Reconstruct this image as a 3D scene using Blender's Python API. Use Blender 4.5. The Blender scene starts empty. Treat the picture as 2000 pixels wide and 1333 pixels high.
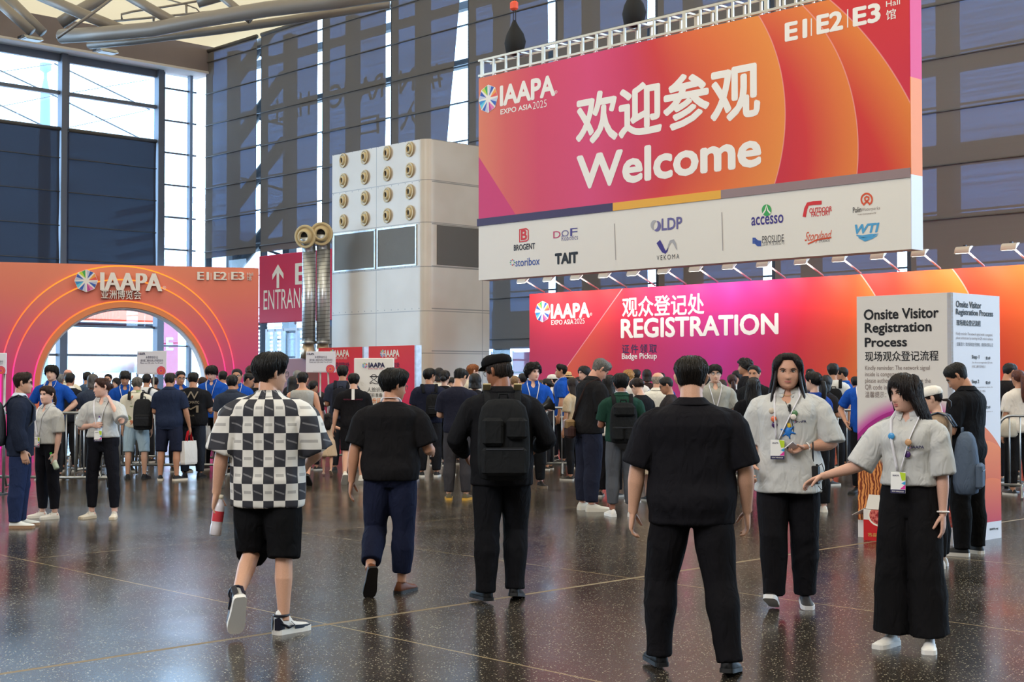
import bpy, math, random
import numpy as np
from mathutils import Vector, Matrix, noise as mnoise
random.seed(7)
SC = bpy.context.scene
COL = SC.collection
PI = math.pi
R = math.radians
# ------------------------------------------------------------------ camera, world, exposure, large lights
F = 2740.0
TH = math.atan(68.5 / F)
CAMH = 1.6
cd = bpy.data.cameras.new('camera')
cd.sensor_width = 36.0
cd.lens = 36.0 * F / 2000.0
cd.clip_end = 900
cam = bpy.data.objects.new('camera', cd)
cam.location = (0, 0, CAMH)
cam.rotation_euler = (PI / 2 + TH, 0, 0)
COL.objects.link(cam)
SC.camera = cam
cd.dof.use_dof = False

SC.view_settings.view_transform = 'Standard'
SC.view_settings.look = 'None'
SC.view_settings.gamma = 1.0
SC.view_settings.use_curve_mapping = False
SC.view_settings.exposure = -0.30

world = bpy.data.worlds.new('sky')
SC.world = world
world.use_nodes = True
bg = world.node_tree.nodes['Background']
bg.inputs[0].default_value = (0.50, 0.74, 1.0, 1)
bg.inputs[1].default_value = 9.0

def area_lamp(name, loc, rot, sx, sy, power, color):
    l = bpy.data.lights.new(name, 'AREA')
    l.shape = 'RECTANGLE'; l.size = sx; l.size_y = sy; l.energy = power; l.color = color
    o = bpy.data.objects.new(name, l); o.location = loc; o.rotation_euler = rot
    COL.objects.link(o)
    return o
area_lamp('hall_fill_light', (3, 14, 15.9), (0, 0, R(-46)), 20, 10, 700, (1.0, 0.90, 0.78))  # added overhead fill under the membrane, not a fixture of the hall
area_lamp('hall_fill_light', (-2, 27, 15.9), (0, 0, R(-46)), 20, 8, 800, (1.0, 0.95, 0.88))  # added overhead fill that lifts the arch and the general level
area_lamp('hall_fill_light', (17, 10, 14), (R(-50), R(20), 0), 10, 6, 900, (1.0, 0.93, 0.84)).rotation_euler = (Vector((-3, 42, 3)) - Vector((17, 10, 14))).to_track_quat('-Z', 'Y').to_euler()  # added fill from the right, aimed at the tower's right-hand face
_l = area_lamp('hall_fill_light', (-11, -4, 13.5), (0, 0, 0), 16, 6, 4200, (0.95, 0.97, 1.0))  # added fill from behind left, brightens the fronts of box and figures
_l.rotation_euler = (Vector((4, 16, 1)) - _l.location).to_track_quat('-Z', 'Y').to_euler()

# ------------------------------------------------------------------ camera geometry helpers (pixels of the 2000x1333 frame -> points in the hall)
_fw = Vector((0, math.cos(TH), math.sin(TH)))
_up = Vector((0, -math.sin(TH), math.cos(TH)))
_rt = Vector((1, 0, 0))
CAM = Vector((0, 0, CAMH))
def ray(px, py):
    return _fw + _rt * ((px - 1000) / F) + _up * ((666.5 - py) / F)
def ground(px, py, z=0.0):
    d = ray(px, py); return CAM + d * ((z - CAMH) / d.z)
def atY(px, py, Y):
    d = ray(px, py); return CAM + d * (Y / d.y)

class Plane:
    """a vertical plane: local x runs along it, local -y faces the viewer"""
    def __init__(s, ang, px, py, Y, z0=0.0):
        s.ang = R(ang)
        s.u = Vector((math.cos(s.ang), math.sin(s.ang), 0)); s.n = Vector((math.sin(s.ang), -math.cos(s.ang), 0))
        s.o = atY(px, py, Y); s.o.z = z0
    def at(s, px, py):
        r = ray(px, py); return CAM + r * ((s.o - CAM).dot(s.n) / r.dot(s.n))
    def uz(s, px, py):
        p = s.at(px, py) - s.o
        return (p.dot(s.u), p.z)

# ------------------------------------------------------------------ materials
def lin(c):
    return tuple(((v / 255) / 12.92 if v / 255 <= 0.04045 else ((v / 255 + 0.055) / 1.055) ** 2.4) for v in c[:3])
class NX:
    """tiny expression layer over math nodes"""
    def __init__(s, nt, k): s.nt, s.k = nt, k
    def _m(s, op, o=None, o2=None, clamp=False):
        n = s.nt.nodes.new('ShaderNodeMath'); n.operation = op; n.use_clamp = clamp
        for i, v in enumerate((s, o, o2)):
            if v is None: continue
            if isinstance(v, NX): s.nt.links.new(v.k, n.inputs[i])
            else: n.inputs[i].default_value = v
        return NX(s.nt, n.outputs[0])
    def __add__(s, o): return s._m('ADD', o)
    def __sub__(s, o): return s._m('SUBTRACT', o)
    def __mul__(s, o): return s._m('MULTIPLY', o)
    def __truediv__(s, o): return s._m('DIVIDE', o)
    def lt(s, o): return s._m('LESS_THAN', o)
    def gt(s, o): return s._m('GREATER_THAN', o)
    def sqrt(s): return s._m('SQRT')
    def abs(s): return s._m('ABSOLUTE')
    def mod(s, o): return s._m('FLOORED_MODULO', o)
    def floor(s): return s._m('FLOOR')
    def atan2(s, o): return s._m('ARCTAN2', o)
    def smooth(s, a, b):
        n = s.nt.nodes.new('ShaderNodeMapRange'); n.interpolation_type = 'SMOOTHSTEP'
        s.nt.links.new(s.k, n.inputs[0]); n.inputs[1].default_value = a; n.inputs[2].default_value = b
        return NX(s.nt, n.outputs[0])
    def ramp(s, stops):
        lo, hi = stops[0][0], stops[-1][0]
        n = s.nt.nodes.new('ShaderNodeValToRGB'); t = (s - lo) * (1.0 / (hi - lo)); s.nt.links.new(t.k, n.inputs[0])
        e = n.color_ramp.elements
        while len(e) < len(stops): e.new(0.5)
        for i, (p, c) in enumerate(stops):
            e[i].position = (p - lo) / (hi - lo)
        for i, (p, c) in enumerate(stops): e[i].color = (*lin(c), 1)
        return NX(s.nt, n.outputs[0])
def dist(u, v, cu, cv):
    a, b = u - cu, v - cv
    return (a * a + b * b).sqrt()
def mixc(nt, f, a, b):
    n = nt.nodes.new('ShaderNodeMix'); n.data_type = 'RGBA'
    if isinstance(f, NX): nt.links.new(f.k, n.inputs[0])
    else: n.inputs[0].default_value = f
    for i, c in ((6, a), (7, b)):
        if isinstance(c, NX): nt.links.new(c.k, n.inputs[i])
        else: n.inputs[i].default_value = (*lin(c), 1)
    return NX(nt, n.outputs[2])
_mats = {}
def new_mat(name):
    m = bpy.data.materials.new(name); m.use_nodes = True
    return m, m.node_tree, m.node_tree.nodes['Principled BSDF']
def mat(name, c=(128, 128, 128), rough=0.6, metal=0.0, bump=0.0, bscale=60, spec=0.4, var=0.0, emit=None, es=1.0):
    if name in _mats: return _mats[name]
    m, nt, b = new_mat(name)
    b.inputs['Base Color'].default_value = (*lin(c), 1)
    b.inputs['Roughness'].default_value = rough; b.inputs['Metallic'].default_value = metal
    b.inputs['Specular IOR Level'].default_value = spec
    if bump or var:
        tc = nt.nodes.new('ShaderNodeTexCoord'); nz = nt.nodes.new('ShaderNodeTexNoise')
        nz.inputs['Scale'].default_value = bscale; nz.inputs['Detail'].default_value = 3
        nt.links.new(tc.outputs['Object'], nz.inputs['Vector'])
        if bump:
            bp = nt.nodes.new('ShaderNodeBump'); bp.inputs['Strength'].default_value = bump; bp.inputs['Distance'].default_value = 0.02
            nt.links.new(nz.outputs[0], bp.inputs['Height']); nt.links.new(bp.outputs[0], b.inputs['Normal'])
        if var:
            f = NX(nt, nz.outputs[0]).smooth(0.3, 0.7)
            cc = mixc(nt, f, tuple(max(0, v * (1 - var)) for v in c), tuple(min(255, v * (1 + var)) for v in c))
            nt.links.new(cc.k, b.inputs['Base Color'])
    if emit:
        b.inputs['Emission Color'].default_value = (*lin(emit), 1); b.inputs['Emission Strength'].default_value = es
    _mats[name] = m
    return m
def obj_coords(nt, kind='Object'):
    tc = nt.nodes.new('ShaderNodeTexCoord'); sp = nt.nodes.new('ShaderNodeSeparateXYZ')
    nt.links.new(tc.outputs[kind], sp.inputs[0])
    return tuple(NX(nt, sp.outputs[i]) for i in range(3))
def fabric(c, name=None, rough=0.88, spec=0.06, folds=0.55):
    key = name or 'fabric_%02x%02x%02x' % tuple(int(v) for v in c)
    if key in _mats: return _mats[key]
    m, nt, b = new_mat(key)
    tc = nt.nodes.new('ShaderNodeTexCoord')
    n1 = nt.nodes.new('ShaderNodeTexNoise'); n1.inputs['Scale'].default_value = 420; n1.inputs['Detail'].default_value = 1
    n2 = nt.nodes.new('ShaderNodeTexNoise'); n2.inputs['Scale'].default_value = 11; n2.inputs['Detail'].default_value = 2; n2.inputs['Distortion'].default_value = 1.2
    nt.links.new(tc.outputs['Object'], n1.inputs['Vector'])
    mp = nt.nodes.new('ShaderNodeMapping'); mp.inputs['Scale'].default_value = (1.25, 1.25, .62); mp.inputs['Rotation'].default_value = (.35, .5, 0)
    nt.links.new(tc.outputs['Object'], mp.inputs[0]); nt.links.new(mp.outputs[0], n2.inputs['Vector'])
    b1 = nt.nodes.new('ShaderNodeBump'); b1.inputs['Strength'].default_value = 0.15; b1.inputs['Distance'].default_value = 0.003
    b2 = nt.nodes.new('ShaderNodeBump'); b2.inputs['Strength'].default_value = folds; b2.inputs['Distance'].default_value = 0.03
    nt.links.new(n1.outputs[0], b1.inputs['Height']); nt.links.new(n2.outputs[0], b2.inputs['Height'])
    nt.links.new(b1.outputs[0], b2.inputs['Normal']); nt.links.new(b2.outputs[0], b.inputs['Normal'])
    b.inputs['Base Color'].default_value = (*lin(c), 1)
    b.inputs['Roughness'].default_value = rough; b.inputs['Specular IOR Level'].default_value = spec
    _mats[key] = m
    return m
def skin(c):
    key = 'skin_%02x%02x%02x' % tuple(c)
    if key in _mats: return _mats[key]
    m = mat(key, c, rough=0.5, spec=0.35, bump=0.02, bscale=240, var=0.025)
    b = m.node_tree.nodes['Principled BSDF']
    b.inputs['Subsurface Weight'].default_value = 0.0
    return m
def hairm(c):
    key = 'hair_%02x%02x%02x' % tuple(c)
    if key in _mats: return _mats[key]
    m, nt, b = new_mat(key)
    tc = nt.nodes.new('ShaderNodeTexCoord'); mp = nt.nodes.new('ShaderNodeMapping'); mp.inputs['Scale'].default_value = (260, 260, 14)
    nz = nt.nodes.new('ShaderNodeTexNoise'); nz.inputs['Scale'].default_value = 1.0; nz.inputs['Detail'].default_value = 2
    nt.links.new(tc.outputs['Object'], mp.inputs[0]); nt.links.new(mp.outputs[0], nz.inputs['Vector'])
    bp = nt.nodes.new('ShaderNodeBump'); bp.inputs['Strength'].default_value = 0.6; bp.inputs['Distance'].default_value = 0.006
    nt.links.new(nz.outputs[0], bp.inputs['Height']); nt.links.new(bp.outputs[0], b.inputs['Normal'])
    f = NX(nt, nz.outputs[0]).smooth(0.35, 0.7)
    cc = mixc(nt, f, tuple(v * 0.6 for v in c), tuple(min(255, v * 1.15) for v in c)); nt.links.new(cc.k, b.inputs['Base Color'])
    b.inputs['Roughness'].default_value = 0.5; b.inputs['Specular IOR Level'].default_value = 0.28
    _mats[key] = m
    return m

# ------------------------------------------------------------------ mesh helpers
class MB:
    def __init__(s): s.v, s.f, s.sm, s.mi, s.cur = [], [], [], [], 0
    def add(s, V, Fs, smooth=False):
        o = len(s.v); s.v.extend(tuple(map(float, p)) for p in V)
        for f in Fs:
            s.f.append(tuple(int(i) + o for i in f)); s.sm.append(smooth); s.mi.append(s.cur)
        return s
    def box(s, c, size, rot=None, smooth=False):
        x, y, z = (v / 2 for v in size)
        V = [Vector((a * x, b * y, d * z)) for d in (-1, 1) for b in (-1, 1) for a in (-1, 1)]
        if rot is not None: V = [rot @ v for v in V]
        V = [v + Vector(c) for v in V]
        return s.add(V, [(0, 2, 3, 1), (4, 5, 7, 6), (0, 1, 5, 4), (1, 3, 7, 5), (3, 2, 6, 7), (2, 0, 4, 6)], smooth)
    def rbox(s, c, size, r=0.01, rot=None):
        """a box with chamfered edges on all sides"""
        x, y, z = (v / 2 for v in size); r = min(r, x * .9, y * .9, z * .9)
        prof = [(x - r, y), (x, y - r), (x, -y + r), (x - r, -y), (-x + r, -y), (-x, -y + r), (-x, y - r), (-x + r, y)]
        inn = [(px * (x - r) / x, py * (y - r) / y) for px, py in prof]
        rings = [[Vector((a, b, -z)) for a, b in inn], [Vector((a, b, -z + r)) for a, b in prof], [Vector((a, b, z - r)) for a, b in prof], [Vector((a, b, z)) for a, b in inn]]
        for q in rings:
            for i, v in enumerate(q):
                q[i] = (rot @ v if rot is not None else v) + Vector(c)
        return s.loft(rings, smooth=False)
    def loft(s, rings, cap=True, smooth=True, closed=True):
        n = len(rings[0]); V = [p for r in rings for p in r]; Fs = []
        for i in range(len(rings) - 1):
            for j in range(n if closed else n - 1):
                k = (j + 1) % n
                Fs.append((i * n + j, i * n + k, (i + 1) * n + k, (i + 1) * n + j))
        if cap:
            Fs.append(tuple(reversed(range(n)))); Fs.append(tuple(range((len(rings) - 1) * n, len(rings) * n)))
        return s.add(V, Fs, smooth)
    def tube(s, path, r, n=10, cap=True, flat=1.0, up=None):
        path = [Vector(p) for p in path]; rr = r if hasattr(r, '__len__') else [r] * len(path)
        rings = []; prev = None
        for i, p in enumerate(path):
            t = (path[min(i + 1, len(path) - 1)] - path[max(i - 1, 0)]).normalized()
            if prev is None:
                a = Vector(up) if up is not None else (Vector((0, 0, 1)) if abs(t.z) < 0.9 else Vector((1, 0, 0)))
            else: a = prev
            b = t.cross(a)
            b = b.normalized() if b.length > 1e-6 else t.orthogonal().normalized()
            a = b.cross(t).normalized(); prev = a
            rings.append([p + (b * math.cos(2 * PI * k / n) + a * (math.sin(2 * PI * k / n) * flat)) * rr[i] for k in range(n)])
        return s.loft(rings, cap)
    def lathe(s, prof, n=24, M=None, cap=True):
        """prof: (radius, height) pairs about local z"""
        M = M or Matrix.Identity(4)
        return s.loft([[M @ Vector((max(r, 1e-4) * math.cos(2 * PI * k / n), max(r, 1e-4) * math.sin(2 * PI * k / n), z)) for k in range(n)] for r, z in prof], cap)
    def prism(s, poly, y0, y1):
        """a polygon in the x-z plane given depth along y (convex or simple; n-gon caps)"""
        n = len(poly); V = [(x, y0, z) for x, z in poly] + [(x, y1, z) for x, z in poly]
        Fs = [tuple(range(n)), tuple(reversed(range(n, 2 * n)))] + [(i, i + n, (i + 1) % n + n, (i + 1) % n) for i in range(n)]
        return s.add(V, Fs)
    def strip(s, A, B, y0, y1):
        """the band between two open outlines of the same length in x-z, given depth"""
        n = len(A)
        V = [(x, y0, z) for x, z in A] + [(x, y0, z) for x, z in B] + [(x, y1, z) for x, z in A] + [(x, y1, z) for x, z in B]
        Fs = []
        for i in range(n - 1):
            a, b, c, d = i, i + 1, n + i + 1, n + i
            Fs += [(a, b, c, d), (2 * n + d, 2 * n + c, 2 * n + b, 2 * n + a), (b, a, 2 * n + a, 2 * n + b), (d, c, 2 * n + c, 2 * n + d)]
        Fs += [(0, n, 3 * n, 2 * n), (2 * n - 1, n - 1, 3 * n - 1, 4 * n - 1)]
        return s.add(V, Fs)
    def build(s, name, m, parent=None, **k):
        me = bpy.data.meshes.new(name); me.from_pydata(s.v, [], s.f)
        me.polygons.foreach_set('use_smooth', s.sm)
        for mm in (m if isinstance(m, (list, tuple)) else [m]): me.materials.append(mm)
        if any(s.mi): me.polygons.foreach_set('material_index', s.mi)
        me.update()
        return put(name, me, parent, **k)
def put(name, data, parent=None, label=None, cat=None, group=None, kind=None):
    o = bpy.data.objects.new(name, data); COL.objects.link(o)
    if parent is not None: o.parent = parent
    return tag(o, label, cat, group, kind)
def tag(o, label=None, cat=None, group=None, kind=None):
    for k, v in (('label', label), ('category', cat), ('group', group), ('kind', kind)):
        if v: o[k] = v
    return o
def thing(name, label, cat, loc=(0, 0, 0), rz=0.0, group=None, kind=None):
    o = put(name, None, None, label, cat, group, kind); o.location = loc; o.rotation_euler = (0, 0, rz)
    return o
def copy_tree(o, parent=None):
    c = o.copy(); COL.objects.link(c); c.parent = parent
    for ch in list(o.children): copy_tree(ch, c)
    return c
def panel_thing(pl, name, label, cat, group=None, kind=None):
    return thing(name, label, cat, pl.o, pl.ang, group, kind)
BOLD = {}
def text_mesh(s, off=0.0, shear=0.0, spacing=1.0):
    c = bpy.data.curves.new('lettering', 'FONT'); c.body = s; c.size = 1; c.offset = off; c.shear = shear; c.space_character = spacing; c.resolution_u = 3
    o = bpy.data.objects.new('lettering', c); COL.objects.link(o)
    me = bpy.data.meshes.new_from_object(o.evaluated_get(bpy.context.evaluated_depsgraph_get()))
    bpy.data.objects.remove(o); bpy.data.curves.remove(c)
    return me
def lettering(parent, s, box, m, off=0.0, y=-0.006, depth=0.0, shear=0.0, name='lettering', spacing=1.0, flip=False):
    """text filling the box (u0, z0, u1, z1) of the parent's local x-z plane"""
    me = text_mesh(s, min(off, 0), shear, spacing)
    n = len(me.vertices); co = np.empty(n * 3); me.vertices.foreach_get('co', co); co = co.reshape(-1, 3)
    lo, hi = co.min(0), co.max(0); u0, z0, u1, z1 = box
    x = (co[:, 0] - lo[0]) / (hi[0] - lo[0]); z = (co[:, 1] - lo[1]) / (hi[1] - lo[1])
    if flip: x = 1 - x
    V = np.stack([u0 + x * (u1 - u0), np.full(n, y), z0 + z * (z1 - z0)], 1)
    polys = [tuple(p.vertices) for p in me.polygons]
    bpy.data.meshes.remove(me)
    mb = MB()
    if off > 0 and not depth:
        # heavier weight: the strokes printed again a hair to every side
        ex = off * (u1 - u0) / (hi[0] - lo[0]) * .9; ez = off * (z1 - z0) / (hi[1] - lo[1]) * .9
        for k, (a, c_) in enumerate(((0, 0), (1, 0), (-1, 0), (0, 1), (0, -1), (.7, .7), (-.7, .7), (.7, -.7), (-.7, -.7))):
            W_ = V.copy(); W_[:, 0] += a * ex; W_[:, 2] += c_ * ez; W_[:, 1] += k * .0002; mb.add(W_, polys)
    elif depth:
        if off > 0:
            ex = off * (u1 - u0) / (hi[0] - lo[0])
            polys = polys + [tuple(i + n for i in p) for p in polys] + [tuple(i + 2 * n for i in p) for p in polys]
            V = np.vstack([V, V + [ex, .001, 0], V + [-ex, .002, 0]]); n = len(V)
        ec = {}
        for p in polys:
            for i in range(len(p)):
                e = (p[i], p[(i + 1) % len(p)]); ec[tuple(sorted(e))] = ec.get(tuple(sorted(e)), []) + [e]
        W = V.copy(); W[:, 1] += depth
        fs = list(polys) + [(e[0][0], e[0][1], e[0][1] + n, e[0][0] + n) for e in ec.values() if len(e) == 1]
        mb.add(np.vstack([V, W]), fs)
    else: mb.add(V, polys)
    return mb.build(name, m, parent)
def letter_px(pl, parent, s, bl, tr, m, off=0.0, **k):
    u0, z0 = pl.uz(*bl); u1, z1 = pl.uz(*tr)
    return lettering(parent, s, (u0, z0, u1, z1), m, off, **k)
WHITE = mat('print_white', (236, 230, 224), 0.6)
PAPER = mat('panel_white', (232, 228, 224), 0.6)
NAVY = mat('print_navy', (38, 34, 78), 0.6)
BLACK = mat('print_black', (24, 22, 26), 0.6)
GREYTXT = mat('print_grey', (128, 110, 104), 0.6)
STEEL = mat('galvanised_steel', (168, 170, 172), 0.35, 0.9, var=0.06, bscale=8)
WHEEL_COLS = [(190, 195, 220), (54, 92, 178), (240, 160, 70), (232, 92, 84), (190, 195, 220), (54, 92, 178), (226, 120, 176), (190, 70, 150), (190, 195, 220), (54, 92, 178), (96, 200, 226), (60, 140, 205), (190, 195, 220), (54, 92, 178), (196, 214, 70), (70, 170, 90)]
def wheel_logo(parent, u, z, ru, rz, y=-0.008, depth=0.0, dark=False):
    """the eight-sailed coloured wheel: a light star with two-tone sails between its points"""
    ms = [WHITE] + [mat('wheel_%02x%02x%02x' % c, c, 0.6) for c in dict.fromkeys(WHEEL_COLS)]
    idx = {c: i + 1 for i, c in enumerate(dict.fromkeys(WHEEL_COLS))}
    mb = MB(); P = lambda r, a: (u + ru * r * math.sin(a), z + rz * r * math.cos(a))
    oct_ = [P(1.0, k * PI / 4) for k in range(8)]
    if not dark: mb.prism(list(reversed(oct_)), y, y + max(depth, 0.001))
    for k in range(8):
        a0, a1 = k * PI / 4, (k + 1) * PI / 4
        A, B = P(0.95, a0 + 0.03), P(0.95, a1 - 0.09); Cc = P(0.22, (a0 + a1) / 2 + 0.1)
        Mid = ((A[0] * .5 + B[0] * .5), (A[1] * .5 + B[1] * .5))
        for t, (p, q) in enumerate(((A, Mid), (Mid, B))):
            mb.cur = idx[WHEEL_COLS[2 * k + t]]
            mb.add([(x, y - 0.003, zz) for x, zz in (p, q, Cc)], [(0, 2, 1)])
    return mb.build('wheel_emblem', ms, parent)
# ------------------------------------------------------------------ the hall
W = Plane(-46, 385, 735, 63.7)       # long curtain wall, local x from the glazed corner towards the right
L = Plane(44, 385, 735, 63.7)        # glazed wall on the left, local x negative away from the corner
ROOF = 16.6
def hall_frame(name, kind='structure'):
    o = put(name, None, kind=kind); o.location = W.o; o.rotation_euler = (0, 0, W.ang); return o

# floor: dark polished terrazzo with pale chips and brass joint lines
m, nt, b = new_mat('polished_terrazzo')
u, v, _ = obj_coords(nt)
tc = nt.nodes.new('ShaderNodeTexCoord')
vo = nt.nodes.new('ShaderNodeTexVoronoi'); vo.inputs['Scale'].default_value = 58
nt.links.new(tc.outputs['Object'], vo.inputs['Vector'])
wn = nt.nodes.new('ShaderNodeSeparateColor'); nt.links.new(vo.outputs['Color'], wn.inputs[0])
chip = NX(nt, vo.outputs['Distance']).lt(0.25) * NX(nt, wn.outputs[0]).gt(0.60)
vo2 = nt.nodes.new('ShaderNodeTexVoronoi'); vo2.inputs['Scale'].default_value = 110
nt.links.new(tc.outputs['Object'], vo2.inputs['Vector'])
wn2 = nt.nodes.new('ShaderNodeSeparateColor'); nt.links.new(vo2.outputs['Color'], wn2.inputs[0])
chip2 = NX(nt, vo2.outputs['Distance']).lt(0.3) * NX(nt, wn2.outputs[1]).gt(0.80)
n1 = nt.nodes.new('ShaderNodeTexNoise'); n1.inputs['Scale'].default_value = 0.9; n1.inputs['Detail'].default_value = 4
nt.links.new(tc.outputs['Object'], n1.inputs['Vector'])
base = mixc(nt, NX(nt, n1.outputs[0]).smooth(0.3, 0.7), (45, 40, 35), (58, 51, 45))
c1 = mixc(nt, chip2 * 0.55, base, (150, 140, 120))
c2 = mixc(nt, chip * 0.75, c1, (205, 196, 168))
_g = ground(260, 1278) - W.o
A0 = _g.dot(W.u); 
_h = ground(860, 989) - W.o
B0 = -_h.dot(W.n)
def joint(t, t0, step, w): return ((t - (t0 - step / 2)).mod(step) - step / 2).abs().lt(w)
jl = joint(u, A0, 4.45, 0.009)._m('MAXIMUM', joint(v, B0, 2.966, 0.008))
big = (u - A0).abs().lt(0.022)
c3 = mixc(nt, jl * 0.8, c2, (160, 142, 108))
c4 = mixc(nt, big * 0.9, c3, (126, 110, 84))
nt.links.new(c4.k, b.inputs['Base Color'])
rg = NX(nt, n1.outputs[0]).smooth(0.25, 0.75) * 0.08 + 0.17
rg = rg + big * 0.4
nt.links.new(rg.k, b.inputs['Roughness'])
b.inputs['Specular IOR Level'].default_value = 0.34
n3 = nt.nodes.new('ShaderNodeTexNoise'); n3.inputs['Scale'].default_value = 1.6; n3.inputs['Detail'].default_value = 1
nt.links.new(tc.outputs['Object'], n3.inputs['Vector'])
bp = nt.nodes.new('ShaderNodeBump'); bp.inputs['Strength'].default_value = 0.10; bp.inputs['Distance'].default_value = 0.02
nt.links.new(n3.outputs[0], bp.inputs['Height']); nt.links.new(bp.outputs[0], b.inputs['Normal'])
FLOORM = m
fl = MB().box((32, -22, -0.1), (90, 62, 0.2)).build('floor', FLOORM, kind='structure')
fl.location = W.o; fl.rotation_euler = (0, 0, W.ang)
# the paved ground outside the glass
og = MB().box((30, 60, -0.16), (260, 118, 0.2)).box((-50, -30, -0.16), (72, 62, 0.2)).build('ground', mat('pale_paving', (214, 214, 210), 0.8, var=0.05, bscale=0.6), kind='structure')
og.location = W.o; og.rotation_euler = (0, 0, W.ang)

# ceiling: cream stretched membrane that lets daylight through
m, nt, b = new_mat('roof_membrane')
out = nt.nodes['Material Output']
tr = nt.nodes.new('ShaderNodeBsdfTranslucent'); tr.inputs[0].default_value = (.34, .205, .105, 1)
df = nt.nodes.new('ShaderNodeBsdfDiffuse'); df.inputs[0].default_value = (*lin((226, 208, 172)), 1)
mx = nt.nodes.new('ShaderNodeMixShader'); mx.inputs[0].default_value = 0.35
nt.links.new(tr.outputs[0], mx.inputs[1]); nt.links.new(df.outputs[0], mx.inputs[2]); nt.links.new(mx.outputs[0], out.inputs[0])
MEMB = m
ce = MB().add([(-1, 1, ROOF), (78, 1, ROOF), (78, -46, ROOF), (-1, -46, ROOF)], [(0, 1, 2, 3)]).build('ceiling', MEMB, kind='structure')
ce.location = W.o; ce.rotation_euler = (0, 0, W.ang)

# the two walls of the hall behind the photographer and on the right
wr_ = thing('wall_right', None, None, W.o, W.ang, kind='structure')
MB().box((78.2, -22, ROOF / 2), (.4, 48, ROOF)).build('wall_sheet', mat('wall_paint', (150, 140, 130), .8), wr_)
wf_ = thing('wall_front', None, None, W.o, W.ang, kind='structure')
MB().box((38, -46.2, ROOF / 2), (80, .4, ROOF)).build('wall_sheet', mat('wall_paint'), wf_)
# glass
m, nt, b = new_mat('window_glass')
out = nt.nodes['Material Output']
tp = nt.nodes.new('ShaderNodeBsdfTransparent'); tp.inputs[0].default_value = (0.93, 0.97, 1.0, 1)
gl = nt.nodes.new('ShaderNodeBsdfGlossy'); gl.inputs['Roughness'].default_value = 0.02
mx = nt.nodes.new('ShaderNodeMixShader'); mx.inputs[0].default_value = 0.07
nt.links.new(tp.outputs[0], mx.inputs[1]); nt.links.new(gl.outputs[0], mx.inputs[2]); nt.links.new(mx.outputs[0], out.inputs[0])
GLASS = m
FRAME = mat('mullion_grey', (112, 116, 128), 0.45, 0.3)
DARKF = mat('dark_steel', (58, 60, 68), 0.5, 0.2)

def blind_mat(name, col, through, tint, fine=True, lo=0.7, hi=1.25):
    """woven sun screen: mostly cloth, partly open to what lies behind"""
    m, nt, b = new_mat(name)
    out = nt.nodes['Material Output']
    tc = nt.nodes.new('ShaderNodeTexCoord'); mp = nt.nodes.new('ShaderNodeMapping'); mp.inputs['Scale'].default_value = (0.22, 1, 16)
    nz = nt.nodes.new('ShaderNodeTexNoise'); nz.inputs['Scale'].default_value = 1.0; nz.inputs['Detail'].default_value = 5; nz.inputs['Roughness'].default_value = 0.7
    nt.links.new(tc.outputs['Object'], mp.inputs[0]); nt.links.new(mp.outputs[0], nz.inputs['Vector'])
    f = (NX(nt, nz.outputs[0]).smooth(0.3, 0.7) * (hi - lo) + lo) * through
    df = nt.nodes.new('ShaderNodeBsdfDiffuse'); df.inputs[0].default_value = (*lin(col), 1)
    tp = nt.nodes.new('ShaderNodeBsdfTransparent'); tp.inputs[0].default_value = (*tint, 1)
    mx = nt.nodes.new('ShaderNodeMixShader'); nt.links.new(f.k, mx.inputs[0])
    nt.links.new(df.outputs[0], mx.inputs[1]); nt.links.new(tp.outputs[0], mx.inputs[2]); nt.links.new(mx.outputs[0], out.inputs[0])
    return m
SCREEN = blind_mat('woven_sun_screen', (116, 111, 108), 0.030, (0.22, 0.44, 0.88), lo=.6, hi=1.4)
SCREEN_L = blind_mat('woven_dark_screen', (68, 72, 86), 0.009, (0.4, 0.65, 1.0))  # blue-grey cloth colour includes the veiling glare of the windows
ROD = mat('blind_rod', (84, 80, 78), 0.6)

# ---- glazed wall on the left
XL = [-20.3, -15.7, -11.1, -6.53, -1.96, 0.0]
wl = thing('wall_left', None, None, L.o, L.ang, kind='structure')
mb = MB()
for x in XL[:-1]:
    mb.box((x, 0.1, 7.7), (0.26, 0.4, 15.4)); mb.box((x + .29, 0.28, 7.7), (0.1, 0.25, 15.4))
mb.box((-0.35, 0.15, 7.7), (0.14, 0.25, 15.4))
mb.build('column', FRAME, wl)
wi = thing('window_1', None, None, L.o, L.ang, kind='structure')
MB().box((-10.2, 0.30, 7.7), (20.3, 0.02, 15.4)).build('pane', GLASS, wi)
mb = MB()
for z, h in ((15.2, .5), (13.62, .16), (12.1, .12)): mb.box((-11.1, 0.22, z), (18.3, 0.2, h))
for z in (2.5, 3.75): mb.box((-11.1, 0.22, z), (18.3, 0.12, .1))
for k in range(10): mb.box((-1.0, 0.22, 1.5 + k * 1.45), (2.0, 0.1, 0.07))
mb.build('window_frame', FRAME, wi)
mb = MB()
for x0, x1 in ((-11.1, -6.53), (-6.53, -1.96)):
    for z0, z1 in ((13.62, 15.0), (12.1, 13.62)):
        mb.tube([(x0, 0.9, z1), (x1, 0.9, z0)], 0.035, 6); mb.tube([(x0, 1.0, z0), (x1, 1.0, z1)], 0.018, 6)
mb.build('brace_rod', mat('brace_white', (200, 206, 214), 0.5), wi)
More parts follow.
